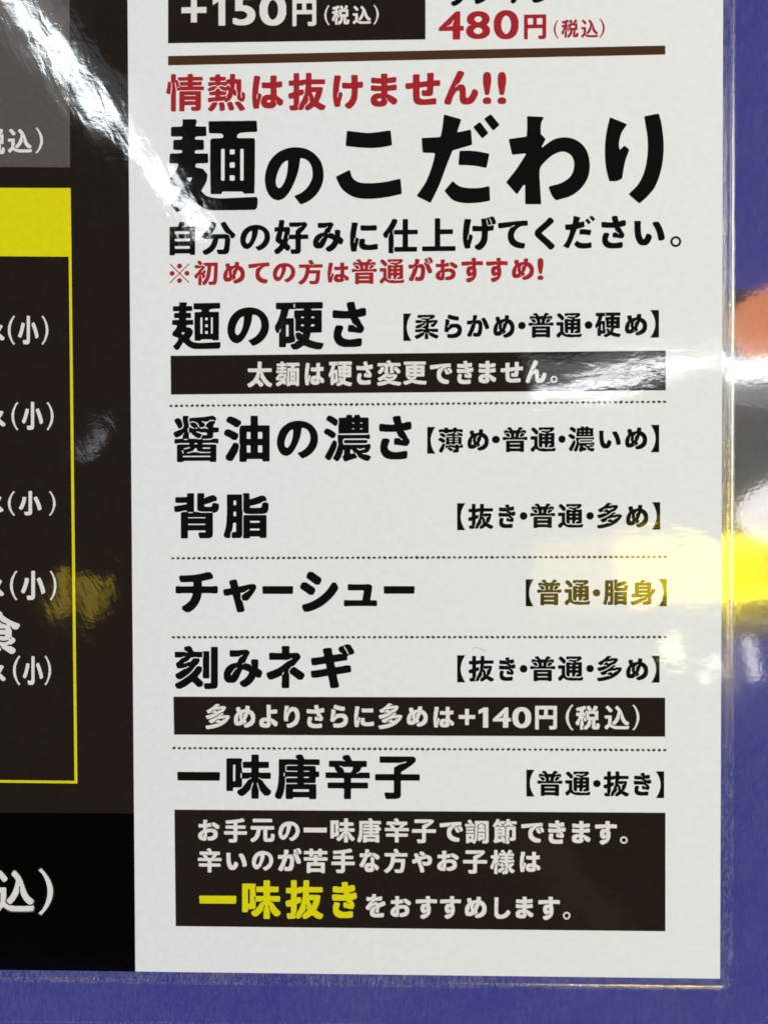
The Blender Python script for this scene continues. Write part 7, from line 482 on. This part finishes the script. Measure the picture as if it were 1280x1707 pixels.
# film: the fold that steps down from the sheet to the table, then the flat clear margin
PROFILE = [(0.0, 0.0), (0.25, -0.02), (0.6, -0.06), (1.1, -0.10), (1.6, -0.13), (1.8, -0.12), (1.95, -0.07), (2.1, -0.045), (2.25, -0.07), (2.4, -0.13), (2.7, -0.165), (3.0, -0.18)]
def path_offset(d):
    """the sheet's right and bottom edge pushed outwards by d mm, rounded at the corner"""
    pts = []
    (ax, ay), (bx, by), (cx, cy), (ex, ey), (fx, fy) = EDGE
    def seg(p, q, n):
        L = math.hypot(q[0] - p[0], q[1] - p[1]); nx, ny = -(q[1] - p[1]) / L, (q[0] - p[0]) / L
        return [(p[0] + (q[0] - p[0]) * i / n + nx * d, p[1] + (q[1] - p[1]) * i / n + ny * d) for i in range(n + 1)], math.atan2(ny, nx)
    s1, a1 = seg(EDGE[0], EDGE[1], 60); s2, a2 = seg(EDGE[1], EDGE[2], 60)
    s3, a3 = seg(EDGE[2], EDGE[3], 50); s4, a4 = seg(EDGE[3], EDGE[4], 30)
    pts += s1[:-1] + s2
    for i in range(1, 12):
        a = a2 + (a3 - a2) * i / 12; pts.append((cx + d * math.cos(a), cy + d * math.sin(a)))
    pts += s3[:-1] + s4
    return pts
rows = [path_offset(d) for d, z in PROFILE]; n = len(rows[0])
vs = []; fs = []
for (d, z), r in zip(PROFILE, rows):
    for i, (x, y) in enumerate(r):
        wob = 0.0 if d < 0.1 or d > 2.9 else 0.006 * math.sin(i * 0.9 + d) + random.uniform(-.004, .004) * (4 if 1.9 < d < 2.3 else 1)
        vs.append((x * MM, y * MM, (z + wob) * MM))
for j in range(len(rows) - 1):
    for i in range(n - 1): fs.append((j * n + i, j * n + i + 1, (j + 1) * n + i + 1, (j + 1) * n + i))
link_mesh('film_fold', vs, fs, 'rim', menu, 'raised clear fold of film around the paper edge', smooth=True)
inner = path_offset(3.0)
(gx, gy), (hx, hy), (kx, ky) = FILM; rad = 7.2
outer = []
for (x, y), i in zip(inner, range(n)):
    if i <= 120: outer.append((gx + (hx - gx) * (gy - y) / (gy - hy) if True else gx, max(y, hy + rad)))
    elif i < 132:
        a = -(i - 120) / 12 * math.pi / 2; outer.append((hx - rad + rad * math.cos(a), hy + rad + rad * math.sin(a)))
    else: outer.append((min(x, hx - rad), hy + (ky - hy) * (hx - x) / (hx - kx)))
vs = [(x * MM, y * MM, -0.18 * MM) for x, y in inner] + [(x * MM, y * MM, -0.18 * MM) for x, y in outer]
fs = [(i, i + 1, n + i + 1, n + i) for i in range(n - 1)]
link_mesh('film_margin', vs, fs, 'film', menu, 'clear film margin with a rounded corner')
vs = []; fs = []
cut = [(0.0, -0.18), (0.10, -0.165), (0.22, -0.18), (0.30, -0.216)]
for o_, z in cut:
    for i, (x, y) in enumerate(outer):
        (px, py), (qx, qy) = outer[max(0, i - 1)], outer[min(n - 1, i + 1)]
        L = math.hypot(qx - px, qy - py) or 1
        vs.append(((x - (qy - py) / L * o_) * MM, (y + (qx - px) / L * o_) * MM, z * MM))
for j in range(3): fs += [(j * n + i, j * n + i + 1, (j + 1) * n + i + 1, (j + 1) * n + i) for i in range(n - 1)]
link_mesh('film_edge', vs, fs, 'rim', menu, 'cut outer edge of the film', smooth=True)
# specks of dust sealed in under the film
dv = []; df = []
for k in range(45):
    x, y, r = random.uniform(-57, 77), random.uniform(-104, 115), random.uniform(.03, .075); b = len(dv)
    for j in range(5):
        a = j * 2 * math.pi / 5; q = r * random.uniform(.6, 1.2); dv.append(((x + q * math.cos(a)) * MM, (y + q * math.sin(a)) * MM, 4.2 * LAYER * MM))
    df.append(tuple(range(b, b + 5)))
dust = link_mesh('dust', dv, df, 'grey_ink', menu, 'tiny grey specks under the film'); dust['kind'] = 'stuff'
# a stray hair caught under the film
hv = []; m = 16
for i in range(m + 1):
    u = i / m; x = HAIR[0] + 3.6 * u; y = HAIR[1] - 0.5 * u + 0.35 * math.sin(u * 4.0); wd = 0.035 * (1 - abs(2 * u - 1) ** 3) + 0.008
    hv += [(x * MM, (y + wd) * MM, LAYER * MM), (x * MM, (y - wd) * MM, LAYER * MM)]
link_mesh('hair', hv, [(2 * i, 2 * i + 1, 2 * i + 3, 2 * i + 2) for i in range(m)], 'grey_ink', menu, 'stray grey hair under the film')
